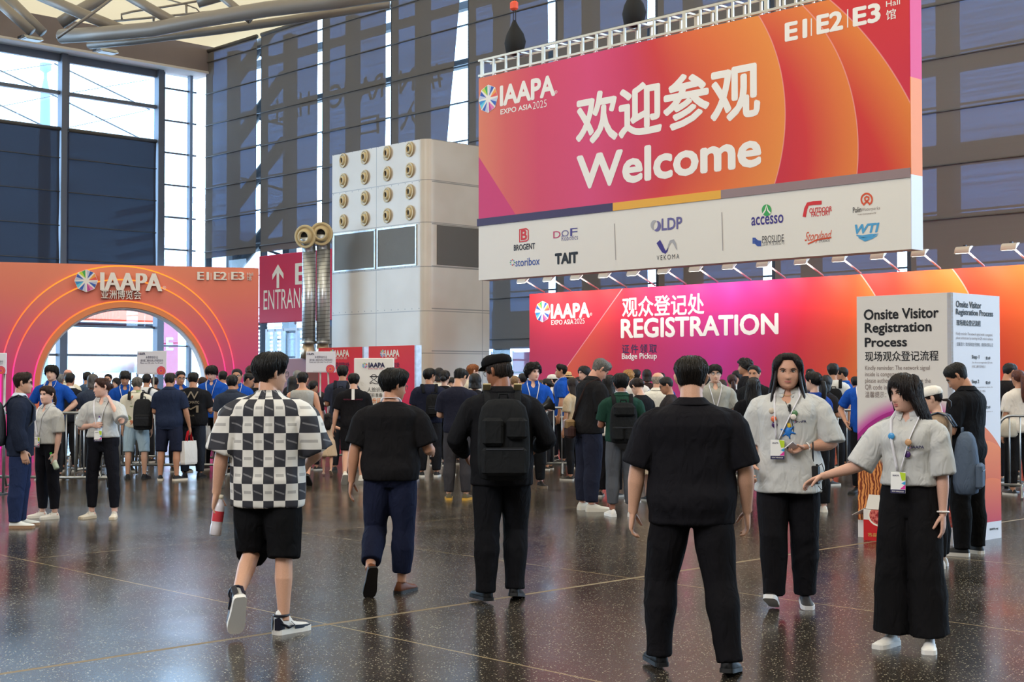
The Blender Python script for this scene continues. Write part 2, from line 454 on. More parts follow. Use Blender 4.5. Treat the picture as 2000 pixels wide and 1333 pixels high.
# corner glazing of the long wall, and its own glass
ww = thing('window_2', None, None, W.o, W.ang, kind='structure')
MB().box((22, 0.62, 8.2), (44, 0.02, 16.4)).build('pane', GLASS, ww)
GX = [0.5 + 4.43 * k for k in range(10)]
mb = MB()
for k in range(12): mb.box((22, 0.66, 1.43 * k + 0.3), (44, 0.08, 0.05))
mb.build('window_frame', FRAME, ww)
wb = thing('wall_back', None, None, W.o, W.ang, kind='structure')
mb = MB()
for x in GX:
    mb.box((x, 0.25, 8.2), (0.11, 0.3, 16.4)); mb.box((x + 0.62, 1.15, 8.2), (0.5, 0.4, 16.4))
mb.build('column', DARKF, wb)
mb = MB()
for z, h in ((3.3, 1.3), (5.6, .9), (7.7, .6), (10.2, .4), (13.0, .35), (15.4, .4)): mb.box((31.5, 1.6, z), (27, 0.3, h))
for z, h in ((7.6, .5), (13.75, .3), (16.0, .3)): mb.box((9, 2.4, z), (18, 0.3, h))
for k in range(4):
    z = 6.3 + 2.9 * k
    mb.tube([(0.6, 1.4, z), (4.8, 1.4, z + 2.7)], 0.26, 8); mb.tube([(0.6, 1.6, z + 1.6), (4.8, 1.6, z + .5)], 0.06, 6)
mb.build('outer_framing', DARKF, wb)
# blinds: each hangs from its own roller
def blind(pl, x0, x1, z0, z1, m, label, group, seam0, dx_bottom=0.0, y=0.0, wob=0.05):
    t = panel_thing(pl, 'roller_blind', label, 'blind', group)
    nx, nz = 16, 40; V = []; Fs = []
    for j in range(nz + 1):
        for i in range(nx + 1):
            s, q = i / nx, j / nz; x = x0 + (x1 - x0) * s + dx_bottom * s * (1 - q); z = z0 + (z1 - z0) * q
            yy = y - wob * (math.sin(s * PI) * .8 + .35 * mnoise.noise((x * .8, z * .5, pl.ang)))
            V.append((x + .03 * mnoise.noise((z * .7, x0, 3)), yy, z))
    for j in range(nz):
        for i in range(nx): a = j * (nx + 1) + i; Fs.append((a, a + 1, a + nx + 2, a + nx + 1))
    MB().add(V, Fs, True).build('screen_cloth', m, t)
    k = 0; z = seam0
    while z < z1 - 0.2:
        if z > z0 + 0.05:
            xe = x1 + dx_bottom * (1 - (z - z0) / (z1 - z0))
            MB().tube([(x0, y - 0.05, z), ((x0 + xe) / 2, y - wob * .9 - .02, z), (xe, y - 0.05, z)], 0.022, 6).build('batten', ROD, t)
        z += 1.43
    MB().tube([(x0, y, z1), (x1, y, z1)], 0.09, 10).build('roller', ROD, t)
    return t
bl = ['at the far left edge of the glazed wall', 'under the second upper window of the glazed wall', 'under the braced upper window next to the corner']
for (x0, x1), lb in zip(((-15.6, -11.3), (-11.0, -6.7), (-6.3, -2.15)), bl):
    blind(L, x0, x1, 4.6, 12.05, SCREEN_L, 'dark slate blind lowered ' + lb, 'dark blinds on the glazed left wall', 5.1)
wl_lab = ['first blind of the long wall from the glazed corner, with diagonal bracing showing through',
          'second blind of the long wall, mirrored word HALL showing through',
          'third blind of the long wall, behind the white ventilation tower',
          'fourth blind of the long wall, its lower edge pulled aside to leave a bright gap',
          'grey blind behind the left end of the hanging welcome banner',
          'grey blind behind the second quarter of the welcome banner',
          'grey blind behind the middle of the welcome banner',
          'grey blind behind the right end of the welcome banner',
          'grey blind to the right of the hanging welcome banner']
for k in range(9):
    blind(W, GX[k] + .13, GX[k + 1] - (0.24 if k < 4 else .3), 6.9 if k < 2 else 2.55, 16.3, SCREEN, wl_lab[k], 'woven blinds on the long wall', 2.9, -1.9 if k == 3 else 0, wob=0.04)
# mirrored letters stuck on the glass behind the blinds
gm = mat('glass_lettering', (46, 44, 46), 0.7)
gt = panel_thing(W, 'glass_lettering', 'dark mirrored entrance hall lettering on the glass behind the blinds', 'lettering')
W2 = Plane(-46, 385, 735, 63.7); W2.o = W.o - W.n * .58
for s, bl, tr in (('HALL', (530, 240), (605, 178)), ('RANC', (645, 213), (748, 142)), ('#EN', (780, 188), (864, 118)), ('入', (782, 256), (820, 194)), ('TJAH', (534, 262), (586, 236)), ('口', (700, 268), (740, 224))):
    if s == 'TJAH': continue
    x0, z0 = W2.uz(*bl); x1, z1 = W2.uz(*tr)
    lettering(gt, s, (x0, z0, x1, z1), gm, 0.012, y=0.58, flip=True)

# fascia over the glazed wall, roof steel
FASC = mat('fascia_grey', (128, 116, 116), 0.7, var=0.03, bscale=0.5)
fa = thing('trim_1', None, None, L.o, L.ang, kind='structure')
MB().box((-10, -0.35, 15.95), (20.6, 0.9, 1.15)).build('fascia', FASC, fa)
MB().box((-10, -0.1, 15.32), (20.6, 1.5, 0.1)).build('soffit', mat('soffit_white', (214, 206, 200), 0.7), fa)
truss = thing('roof_truss', 'grey tubular steel truss under the cream roof above the glazed corner', 'truss', atY(125, 70, 50))
TUBE = mat('truss_grey', (150, 142, 136), 0.4, 0.3)
def tube_px(pts, rpx, d, name='steel_tube', m=TUBE, d2=None):
    n = len(pts); P = [atY(x, y, d + ((d2 or d) - d) * i / max(1, n - 1)) - truss.location for i, (x, y) in enumerate(pts)]
    r = rpx * d / F
    MB().tube(P, r, 14).build(name, m, truss)
tube_px([(120, 71), (200, 66), (300, 57), (400, 38), (520, 18), (640, 4), (780, -16)], 14, 50, d2=44)
tube_px([(175, 88), (260, 80), (420, 60), (560, 40), (760, 8)], 8, 51, d2=46)
tube_px([(70, -12), (160, 27), (242, 60)], 11, 49.5); tube_px([(240, -14), (355, 52)], 10, 48)
tube_px([(425, -14), (490, 40)], 8, 47); tube_px([(605, -10), (640, 10)], 8, 45.5)
tube_px([(-14, -6), (62, 62)], 10, 51); tube_px([(8, -12), (84, 64)], 10, 52.5)
tube_px([(118, 45), (150, 24), (215, -12)], 12, 53); tube_px([(112, 74), (170, 34), (220, -4)], 3, 48)
tube_px([(386, 4), (440, -12)], 12, 52)
rail = thing('catwalk_rail', 'thin grey pipe handrail of the catwalk under the cream roof', 'rail', atY(236, 30, 53))
def rail_px(pts, r=0.045):
    MB().tube([atY(x, y, 53) - rail.location for x, y in pts], r, 6).build('rail_pipe', TUBE, rail)
rail_px([(238, 38), (237, 28), (262, 22), (330, 12), (420, -4)]); rail_px([(215, 42), (300, 34), (420, 22), (520, 8)])
rail_px([(300, 42), (300, 17)]); rail_px([(364, 36), (364, 8)]); rail_px([(390, 24), (384, 17), (360, 8), (310, -6)], 0.03)
for x, y, lb in ((62, 72, 'left'), (209, 97, 'right')):
    t = thing('floodlight', 'silver trough floodlight on the fascia, %s' % ('above the left upper window' if lb == 'left' else 'above the braced upper window'), 'floodlight', atY(x, y, 56.5), L.ang, 'fascia floodlights')
    MB().loft([[Vector((a + .1 * j, -0.25 + .5 * (k / 7), .16 * math.sin(PI * k / 7) - .12)) for k in range(8)] for j, a in enumerate((-.38, .3))], True, False).build('housing', STEEL, t)
    MB().box((0, 0, -.13), (0.62, 0.42, 0.03)).build('lens', mat('lamp_lens', (220, 222, 226), 0.3), t)
    MB().box((-.3, .35, 0), (0.1, 0.4, 0.1)).build('bracket', DARKF, t)

# things outdoors that show through the glass
mk = atY(88, 235, 150)
t = thing('lattice_mast', 'pale tapering mast outdoors beyond the left upper window', 'mast', (mk.x, mk.y, 0))
MB().lathe([(.55, 0), (.62, 24), (.5, 32), (.18, 33.6), (.18, 34.2), (.6, 34.5), (.6, 35.2)], 16).build('mast_shaft', mat('mast_paint', (120, 140, 150), 0.6), t)
c = atY(235, 620, 74)
t = thing('tent_canopy', 'orange tent roof outdoors seen through the arch', 'tent', (c.x, c.y, 0), L.ang)
ORNG = mat('tent_orange', (238, 92, 52), 0.7, emit=None)
MB().add([(-6, -3, 4.35), (7, -3, 4.35), (7, 3, 5.6), (-6, 3, 5.6), (-6, 3.05, 5.65), (7, 3.05, 5.65), (7, -3, 4.45), (-6, -3, 4.45)], [(0, 1, 2, 3), (4, 5, 6, 7), (0, 3, 4, 7), (1, 6, 5, 2), (0, 7, 6, 1)]).build('roof_cloth', ORNG, t)
mb = MB(); mb.tube([(-6, -3.1, 4.4), (0, -3.1, 5.5), (7, -3.1, 4.4)], .07, 6); mb.tube([(-6, -3.1, 4.2), (7, -3.1, 4.2)], .09, 6)
for x in (-6, 7): mb.tube([(x, -3, 0), (x, -3, 4.4)], .08, 8)
for x in (-6, 7): mb.tube([(x, 3, 0), (x, 3, 5.5)], .08, 8)
mb.build('tent_frame', DARKF, t)
c = atY(332, 735, 70)
t = thing('sign_pillar', 'pink outdoor pillar sign with a white letter E seen through the arch', 'pillar sign', (c.x, c.y, 0), R(18))
MB().rbox((0, 0, 2.35), (0.75, 0.4, 4.7), .03).build('pillar_body', mat('pillar_pink', (226, 60, 110), 0.6), t)
lettering(t, 'E', (-.2, 2.9, .12, 3.5), WHITE, .03, y=-.21)
for i, (px, lb) in enumerate(((262, 'nearest the mullion'), (205, 'in the middle of the arch'))):
    c = atY(px, 735, 78 + i * 4)
    t = thing('market_tent', 'white folding tent outdoors, ' + lb, 'tent', (c.x, c.y, 0), R(20 + 30 * i), 'white tents outdoors')
    MB().lathe([(2.3, 1.8), (2.3, 2.1), (1.1, 2.5), (.05, 3.0)], 4).build('tent_roof', mat('tent_white', (225, 228, 230), 0.7), t)
    for a in range(4): MB().tube([(2.2 * math.cos(a * PI / 2), 2.2 * math.sin(a * PI / 2), 0), (2.2 * math.cos(a * PI / 2), 2.2 * math.sin(a * PI / 2), 2)], .05, 6).build('tent_leg', DARKF, t)
c = atY(366, 520, 98)
t = thing('neighbouring_hall', 'pale louvred building outdoors beyond the narrow corner glazing', 'building', (c.x, c.y, 0), R(30))
LOU = mat('louvre_white', (206, 214, 224), 0.7)
for k in range(8): MB().box((-1.5, 0, 6.5 + k * 1.0), (7, .5, .42), Matrix.Rotation(R(-14), 3, 'Y')).build('louvre', LOU, t)
MB().box((3.4, 1.5, 6), (3.4, 2, 12)).build('wall_block', mat('block_paint', (200, 214, 230), 0.7), t)

# ------------------------------------------------------------------ white ventilation tower
HL = Plane(-46, 832, 735, 42)
hv = panel_thing(HL, 'ventilation_tower', 'tall white panelled ventilation tower with sixteen round air nozzles', 'ventilation tower')
m, nt, b = new_mat('tower_panel')
x, y, z = obj_coords(nt)
def seam(t, t0, step, w): return ((t - (t0 - step / 2)).mod(step) - step / 2).abs().lt(w)
zz = [HL.uz(832, q)[1] for q in (350, 433, 520, 607, 690)]
sm = (z - zz[0]).abs().lt(.012)
for q in zz[1:]: sm = sm._m('MAXIMUM', (z - q).abs().lt(.012))
us = HL.uz(735, 500)[0]
sm = sm._m('MAXIMUM', (x - us).abs().lt(.012))._m('MAXIMUM', (y - 2.3).abs().lt(.012))
dot = seam(x, 0, .33, .02) * ((z - zz[0] + .06).mod(zz[0] - zz[1])).lt(.035)
nz = nt.nodes.new('ShaderNodeTexNoise'); nz.inputs['Scale'].default_value = 0.7
tc = nt.nodes.new('ShaderNodeTexCoord'); nt.links.new(tc.outputs['Object'], nz.inputs['Vector'])
cc = mixc(nt, NX(nt, nz.outputs[0]).smooth(.3, .7), (204, 192, 177), (213, 203, 190))
cc = mixc(nt, sm._m('MAXIMUM', dot), cc, (150, 144, 136)); nt.links.new(cc.k, b.inputs['Base Color'])
b.inputs['Roughness'].default_value = 0.32; b.inputs['Specular IOR Level'].default_value = 0.5
HT = 8.76; HW = 4.69; HD = 2.6
foot = [(-HW, HD), (-HW, 0.0)] + [(-.35 + .35 * math.sin(a), .35 - .35 * math.cos(a)) for a in np.linspace(0, PI / 2, 9)] + [(0, HD)]
mb = MB(); n = len(foot)
mb.loft([[Vector((p, q, zv)) for p, q in foot] for zv in (0, HT)], True, False)
mb.build('tower_casing', m, hv)
GR = mat('grille_mesh', (112, 106, 98), 0.5, 0.3, bump=.5, bscale=90)
z0, z1 = zz[2] + .07, zz[1] - .07
for nm, (a, bb) in (('g', (-HW + .14, us - .06)), ('g', (us + .08, -.46))):
    o = MB().box(((a + bb) / 2, -.012, (z0 + z1) / 2), (bb - a, .02, z1 - z0)).build('grille', GR, hv)
    MB().box(((a + bb) / 2, -.006, z1), (bb - a + .06, .05, .05)).box(((a + bb) / 2, -.006, z0), (bb - a + .06, .05, .05)).box((a, -.006, (z0 + z1) / 2), (.05, .05, z1 - z0)).box((bb, -.006, (z0 + z1) / 2), (.05, .05, z1 - z0)).build('grille_frame', STEEL, o)
o = MB().box((.012, 1.32, (z0 + z1) / 2), (.02, 1.8, z1 - z0)).build('grille', GR, hv)
CREAM = mat('nozzle_cream', (206, 186, 144), 0.4); HOLE = mat('dark_bore', (30, 28, 28), 0.8)
def nozzle_mb(r, M):
    """wall flange and eyeball jet about local z"""
    return MB().lathe([(r * q, r * h) for q, h in ((1.0, 0), (1.0, .10), (.99, .12), (.97, .13), (.80, .13), (.79, .12), (.78, .02), (.76, .01), (.66, .01), (.65, .02), (.64, .14), (.58, .26), (.48, .33), (.46, .335), (.40, .335), (.39, .32), (.38, .06))], 28, M)
for j in range(4):
    for i in range(4):
        px = (670, 712, 756, 800)[i]; py = (314, 353, 393, 433)[j] + ((292, 333, 375, 416)[j] - (314, 353, 393, 433)[j]) * (px - 670) / 130
        uu, zq = HL.uz(px, py)
        M = Matrix.Translation((uu, 0, zq)) @ Matrix.Rotation(PI / 2, 4, 'X') @ Matrix.Rotation(R(-9), 4, 'Y')
        o = nozzle_mb(.235, M).build('air_nozzle', CREAM, hv)
        MB().lathe([(.092, .02), (.092, .03)], 20, M).build('bore', HOLE, o)
# pair of spiral ducts with ball nozzles, standing on a mauve plinth
spir, nt, b = new_mat('spiral_duct')
x, y, z = obj_coords(nt)
f = (z + x.atan2(y) * (.12 / (2 * PI))).mod(.12).lt(.018)
cc = mixc(nt, f, (206, 208, 210), (130, 132, 134)); nt.links.new(cc.k, b.inputs['Base Color']); b.inputs['Metallic'].default_value = .7; b.inputs['Roughness'].default_value = .28
pp = atY(578, 745, 45.6)
pl_ = thing('duct_plinth', 'low mauve plinth under the pair of silver ducts', 'plinth', (pp.x - .2, pp.y, 0), HL.ang)
MB().rbox((.28, .6, 1.08), (1.84, 1.6, 2.16), .03).build('plinth_body', mat('plinth_mauve', (148, 104, 108), 0.6), pl_)
for px, top, rn, lb in ((603, 494, .36, 'shorter silver spiral duct with a cream ball nozzle turned sideways, next to the entrance sign'), (631, 488, .37, 'silver spiral duct with a cream ball nozzle, against the white tower')):
    c = atY(px, 690, 44.6)
    t = thing('spiral_duct', lb, 'duct', (c.x, c.y, 2.16), 0, 'pair of silver ducts')
    zt = atY(px, top, 44.6).z - 2.16
    MB().lathe([(.33, 0), (.22, .48)], 4, Matrix.Rotation(PI / 4, 4, 'Z')).build('transition', mat('duct_foil', (190, 170, 150), .3, .8), t)
    MB().lathe([(.22, .46), (.235, .48), (.235, .54), (.22, .56)], 24).build('collar', STEEL, t)
    MB().lathe([(.215, .5), (.215, zt)], 28).build('duct_pipe', spir, t)
    A = Vector((-.12, -.45, .35)) if px < 620 else Vector((-.03, -.5, .33))
    MB().tube([(0, 0, zt), (0, 0, zt + .1), A * .25 + Vector((0, 0, zt + .22)), A * .6 + Vector((0, 0, zt + .3))], .215, 24).build('elbow', STEEL, t)
    d = Vector((-.35, -1, -.12)).normalized() if px < 620 else Vector((-.1, -1, -.1)).normalized()
    M = Matrix.Translation(A * .6 + Vector((0, 0, zt + .28))) @ d.to_track_quat('Z', 'Y').to_matrix().to_4x4()
    o = MB().lathe([(.20, -.16), (.36, -.02), (.37, .0), (.37, .05), (.365, .06), (.355, .065), (.30, .065), (.295, .06), (.29, .02), (.28, .015), (.25, .015), (.245, .02), (.24, .08), (.22, .13), (.19, .16), (.185, .163), (.155, .163), (.15, .158), (.148, .03)], 32, M).build('ball_nozzle', CREAM, t)
    MB().lathe([(.15, .04), (.15, .05)], 24, M).build('bore', HOLE, o)
# red entrance sign over the side doors
ES = Plane(-46, 505, 735, 59.5)
es = panel_thing(ES, 'entrance_sign', 'large red entrance sign with a white arrow above the side doors', 'sign')
a, zb = ES.uz(505, 632); _, zt = ES.uz(505, 501)
MB().rbox((3.0, .08, (zb + zt) / 2), (6.0, .16, zt - zb), .02).build('sign_board', mat('entrance_red', (206, 28, 66), 0.5), es)
CREAMP = mat('print_cream', (240, 226, 206), 0.6)
letter_px(ES, es, 'ENTRANCE', (515, 606), (611, 560), CREAMP, 0.0)
letter_px(ES, es, 'E', (577, 556), (601, 513), CREAMP, 0.01)
ua, za = ES.uz(543, 563); ub, zb2 = ES.uz(543, 517)
MB().prism([(ua - .09, za), (ua + .09, za), (ua + .09, zb2 - .35), (ua + .40, zb2 - .62), (ua + .40, zb2 - .40), (ua, zb2), (ua - .40, zb2 - .40), (ua - .40, zb2 - .62), (ua - .09, zb2 - .35)], -.012, 0).build('arrow', CREAMP, es)
dr = thing('door_1', None, None, ES.o, ES.ang, kind='structure')
MB().box((2.5, .5, 1.7), (5.4, .03, 3.4)).build('pane', GLASS, dr)
mb = MB()
for xx in (0.0, .55, 1.15, 2.2, 3.3, 4.4): mb.box((xx, .45, 1.8), (.14, .14, 3.6))
for z in (1.1, 2.3, 3.55): mb.box((2.3, .45, z), (4.7, .1, .1))
mb.build('door_frame', mat('door_silver', (190, 192, 196), .4, .5), dr)
cpt = atY(556, 735, 76)
t = thing('slatted_wall', 'brick red slatted facade outdoors seen through the side doors', 'facade', (cpt.x, cpt.y, 0), W.ang)
for k in range(22): MB().box((0, 0, .3 + k * .22), (6, .1, .13)).build('slat', mat('slat_paint', (226, 205, 200), .7), t)
cpt = atY(995, 735, 56)
t = thing('outdoor_poster', 'pale pink poster outdoors seen under the blind between tower and registration wall', 'poster', (cpt.x, cpt.y, 0), W.ang)
for x0 in (-.5, .75): MB().box((x0, 0, 2.1), (1.05, .06, .9)).build('poster_sheet', mat('poster_pink', (238, 150, 180), .7), t)
MB().box((.15, .1, 1.3), (.1, .1, 2.6)).box((-1.1, .1, 1.3), (.1, .1, 2.6)).box((1.4, .1, 1.3), (.1, .1, 2.6)).build('poster_frame', STEEL, t)
# ------------------------------------------------------------------ printed designs (own colours, the arch's lightened for window glare)
def print_mat(name, fn, rough=0.55):
    m, nt, b = new_mat(name)
    u, y, z = obj_coords(nt)
    c = fn(nt, u, z); nt.links.new(c.k, b.inputs['Base Color']); b.inputs['Roughness'].default_value = rough
    b.inputs['Specular IOR Level'].default_value = 0.3
    return m
def welcome_design(nt, u, z):
    d1, d2, d3 = dist(u, z, 5.17, 6.79), dist(u, z, 6.39, 5.92), dist(u, z, 4.47, 2.92)
    g = u.smooth(4.2, 7.0); p = (u * (g * -1 + 1)) + (d1 + 5.17) * g
    left = p.ramp([(-.2, (222, 128, 92)), (.9, (214, 92, 88)), (2.0, (210, 66, 96)), (3.6, (214, 68, 116)), (5.0, (204, 54, 92)), (6.2, (206, 56, 58)), (7.6, (222, 104, 54)), (8.88, (230, 138, 62))])
    r1 = d2.ramp([(2.2, (196, 40, 62)), (3.0, (206, 52, 54)), (4.14, (226, 126, 58))])
    r2 = d3.ramp([(6.2, (196, 42, 58)), (7.1, (206, 54, 50)), (8.06, (226, 128, 56))])
    r3 = z.ramp([(5.2, (200, 44, 80)), (8.9, (206, 50, 50))])
    wst = u.lt(5.6)
    c = mixc(nt, d3.lt(8.06), r3, r2); c = mixc(nt, d2.lt(4.14)._m('MAXIMUM', wst), c, r1); c = mixc(nt, d1.lt(3.714)._m('MAXIMUM', wst), c, left)
    tri = ((u + .13) * 1.18 + (z - 7.03)).lt(0)
    c = mixc(nt, tri, c, (204, 50, 108))
    for d, r, lim in ((d1, 3.714, 5), (d2, 4.14, 6), (d3, 8.06, 7)):
        c = mixc(nt, (d - r).abs().lt(.012) * u.gt(5.6) * .5, c, (240, 170, 170))
    return c
def registration_design(nt, u, z):
    d1, d2 = dist(u, z, 5.46, -.56), dist(u, z, 11.02, 1.95)
    ln = (u - 1.47) * .711 - (z - 1.82) * .703
    lft = z.ramp([(0, (184, 34, 108)), (2.2, (195, 32, 75)), (4, (212, 44, 48))])
    rgt = (u - z * .22 + .5).ramp([(0, (221, 101, 45)), (2.2, (212, 72, 50)), (3.4, (199, 32, 57)), (5, (193, 37, 99)), (7, (195, 41, 135)), (8.2, (193, 32, 100)), (9.3, (201, 36, 55)), (10.6, (216, 79, 41)), (11.6, (225, 129, 52))])
    r2 = u.ramp([(10.2, (203, 37, 59)), (12.0, (214, 65, 48)), (13.8, (225, 129, 50))])
    r3 = (u + z * .4).ramp([(13.5, (188, 34, 59)), (15.0, (208, 56, 45)), (17.5, (225, 120, 45))])
    c = mixc(nt, d2.lt(3.174)._m('MAXIMUM', u.lt(11)), r3, r2); c = mixc(nt, d1.lt(7.252), c, rgt); c = mixc(nt, ln.lt(0), c, lft)
    c = mixc(nt, ln.abs().lt(.015) * .7, c, (231, 151, 153))
    c = mixc(nt, (d1 - 7.252).abs().lt(.015) * .7, c, (235, 172, 162)); c = mixc(nt, (d2 - 3.174).abs().lt(.015) * u.gt(11) * .7, c, (235, 172, 162))
    return c
def arch_design(nt, u, z):  # print colours paled to include the veiling glare over the arch
    t = z + (u - 2.6).abs() * -.12
    return t.ramp([(0, (208, 60, 140)), (1.2, (206, 72, 130)), (2.2, (214, 96, 122)), (3.2, (226, 124, 108)), (4.2, (232, 142, 108))])

# ---- hanging welcome banner
B = Plane(-46, 938, 548, 34)
bn = panel_thing(B, 'hanging_banner', 'huge hanging welcome banner in pink and orange with sponsor logos', 'banner')
BW, Z0, Z1 = B.uz(1779, 420)[0], 3.925, 8.86
_, zs = B.uz(936, 442); _, zs2 = B.uz(935, 428)
bn_y = 0.0
MB().box((BW / 2 - .03, .2, (zs2 + Z1) / 2), (BW + .06, .4, Z1 - zs2)).build('upper_print', print_mat('welcome_print', welcome_design), bn)
MB().box((BW / 2 - .03, .2, (Z0 + zs) / 2), (BW + .06, .4, zs - Z0)).build('sponsor_sheet', mat('sponsor_sheet', (224, 218, 210), .6), bn)
MB().box((BW + .008, .2, (Z0 + Z1) / 2), (.012, .40, Z1 - Z0)).build('edge_sleeve', print_mat('edge_print', lambda nt, u, z: mixc(nt, z.lt(5.3), mixc(nt, z.lt(7.1), (214, 40, 104), (232, 130, 70)), (216, 214, 226))), bn)
x1, x2 = B.uz(1198, 405)[0], B.uz(1409, 382)[0]
for a, c_, col in ((-.1, x1, (62, 50, 88)), (x1, x2, (228, 168, 58)), (x2, BW, (144, 122, 124))):
    MB().box(((a + c_) / 2, .19, (zs + zs2) / 2), (c_ - a, .42, zs2 - zs)).build('sponsor_strip', mat('strip_%d' % col[0], col, .6), bn)
def BT(s, bl, tr, m, off=0.0, **k): return letter_px(B, bn, s, bl, tr, m, off, **k)
BT('欢迎参观', (1127, 283), (1482, 118), WHITE, .032)
BT('Welcome', (1129, 369), (1484, 253), WHITE, .036)
BT('IAAPA', (978, 206), (1083, 147), WHITE, .045)
BT('®', (1083, 184), (1089, 176), WHITE)
BT('EXPO ASIA', (978, 224), (1039, 202), WHITE, .02); BT('2025', (1041, 214), (1068, 194), WHITE, -.008)
def wheel_px(pl, par, px, py, rpx, **k):
    u0, zc = pl.uz(px, py); ru = (pl.uz(px + rpx, py)[0] - pl.uz(px - rpx, py)[0]) / 2
    return wheel_logo(par, u0, zc, ru, ru, **k)
wheel_px(B, bn, 954, 193, 19)
BT('E1', (1535, 80), (1575, 38), WHITE, .04); BT('E2', (1597, 66), (1645, 21), WHITE, .04); BT('E3', (1668, 51), (1718, 6), WHITE, .04)
BT('Hall', (1731, 14), (1758, -3), WHITE, .004); BT('馆', (1731, 40), (1750, 16), WHITE, .01)
def line_px(pl, par, p, q, w, m, name='rule', y=-.006):
    (a, za), (c_, zc) = pl.uz(*p), pl.uz(*q)
    v = Vector((c_ - a, 0, zc - za)); nn = Vector((-v.z, 0, v.x)).normalized() * w / 2
    P = [Vector((a, y, za)), Vector((c_, y, zc))]
    return MB().add([P[0] + nn, P[1] + nn, P[1] - nn, P[0] - nn], [(0, 3, 2, 1)]).build(name, m, par)
line_px(B, bn, (1585, 70), (1585, 36), .025, WHITE); line_px(B, bn, (1656, 54), (1656, 18), .025, WHITE)
RULE = mat('print_rule', (160, 152, 150), .6)
line_px(B, bn, (1200, 437), (1203, 508), .02, RULE); line_px(B, bn, (1410, 415), (1412, 490), .02, RULE)
BT('Platinum Sponsors 白金赞助商', (1013, 434), (1107, 410), WHITE, .012); BT('Gold Sponsors 黄金赞助商', (1253, 406), (1350, 382), WHITE, .012); BT('Silver Sponsors 白银赞助商', (1528, 374), (1647, 347), WHITE, .012)
RED = mat('print_red', (206, 44, 50), .6); BLUE = mat('print_blue', (58, 84, 160), .6); LBLUE = mat('print_lightblue', (78, 156, 204), .6); GREEN = mat('print_green', (60, 158, 84), .6); ORRED = mat('print_orange_red', (212, 82, 48), .6); PURP = mat('print_purple', (104, 98, 150), .6); MAG = mat('print_magenta', (190, 40, 100), .6); INDIGO = mat('print_indigo', (60, 48, 130), .6); DK = mat('print_charcoal', (44, 40, 48), .6)
def stroke_px(pl, par, pts, w, m, name='emblem', y=-.006, closed=False):
    """a flat printed stroke along a path of pixels, w metres wide (or a list of widths)"""
    P = [Vector((pl.uz(*p)[0], 0, pl.uz(*p)[1])) for p in pts]; n = len(P)
    ws = w if hasattr(w, '__len__') else [w] * n
    V = []
    for i in range(n):
        t = (P[(i + 1) % n if closed else min(i + 1, n - 1)] - P[(i - 1) % n if closed else max(i - 1, 0)]).normalized()
        q = Vector((-t.z, 0, t.x)) * ws[i] / 2
        V += [P[i] + q + Vector((0, y, 0)), P[i] - q + Vector((0, y, 0))]
    Fs = [(2 * i, 2 * i + 1, (2 * i + 3) % (2 * n), (2 * i + 2) % (2 * n)) for i in range(n if closed else n - 1)]
    return MB().add(V, Fs).build(name, m, par)
def ell(cx, cy, rx, ry, a0=0, a1=2 * PI, n=24):
    return [(cx + rx * math.sin(a0 + (a1 - a0) * i / n), cy - ry * math.cos(a0 + (a1 - a0) * i / n)) for i in range(n + 1)]
def disc_px(pl, par, cx, cy, rx, ry, m, y=-.006, name='emblem'):
    P = [pl.uz(*p) for p in ell(cx, cy, rx, ry)[:-1]]
    return MB().add([(a, y, z) for a, z in P], [tuple(reversed(range(len(P))))]).build(name, m, par)
BT('BROGENT', (1004, 490), (1045, 475), DK, .03); BT('B', (1018, 469), (1029, 449), RED, .03)
stroke_px(B, bn, [(1015, 473), (1015, 449), (1028, 447), (1032, 450), (1032, 468), (1028, 471)], .035, RED, closed=True)
BT('D', (1081, 466), (1095, 451), MAG, .0); BT('O', (1097, 463), (1111, 449), PURP, .0); BT('F', (1114, 462), (1128, 445), INDIGO, .0); BT('Robotics', (1097, 471), (1129, 458), PURP, -.006)
BT('storibox', (1007, 521), (1054, 502), BLUE, .01)
for i in range(8):
    a = i * PI / 4; disc_px(B, bn, 1001 + 4 * math.sin(a), 513 + 5 * math.cos(a), 1.1, 1.3, (RED, BLUE, GREEN, LBLUE)[i % 4])
BT('TAIT', (1085, 516), (1128, 493), BLACK, .06)
BT('LDP', (1293, 450), (1332, 424), PURP, .03)
stroke_px(B, bn, ell(1281, 441, 7, 9, 0.3, PI + .4), [.01 + .09 * math.sin(PI * i / 24) for i in range(25)], PURP); stroke_px(B, bn, ell(1281, 441, 7, 9, PI + .5, 2 * PI + .2), [.01 + .08 * math.sin(PI * i / 24) for i in range(25)], mat('print_silver', (168, 166, 170), .6))
BT('VEKOMA', (1283, 509), (1327, 496), DK, -.004, spacing=1.4)
stroke_px(B, bn, [(1286, 472), (1291, 481), (1296, 490), (1300, 493), (1303, 490), (1305, 485)], [.12, .12, .1, .07, .04, .02], INDIGO); stroke_px(B, bn, [(1303, 490), (1306, 480), (1310, 472), (1315, 471), (1319, 478), (1322, 488)], [.02, .04, .06, .08, .06, .02], mat('print_silver', (168, 166, 170)))
BT('accesso', (1468, 441), (1530, 419), INDIGO, .015); disc_px(B, bn, 1497.5, 411, 9.5, 11.5, GREEN); stroke_px(B, bn, [(1490, 419), (1495, 411), (1497.5, 401), (1500, 411), (1505, 417)], .03, WHITE, y=-.009)
BT('PROSLIDE', (1489, 475), (1531, 458), DK, -.004); BT('加拿大宝澜公司', (1489, 481), (1532, 469), DK, -.01)
for i in range(4): stroke_px(B, bn, [(1470, 466 + i * 3), (1475, 466 + i * 3), (1480, 471 + i * 3), (1487, 472 + i * 2.6)], .03, BLUE)
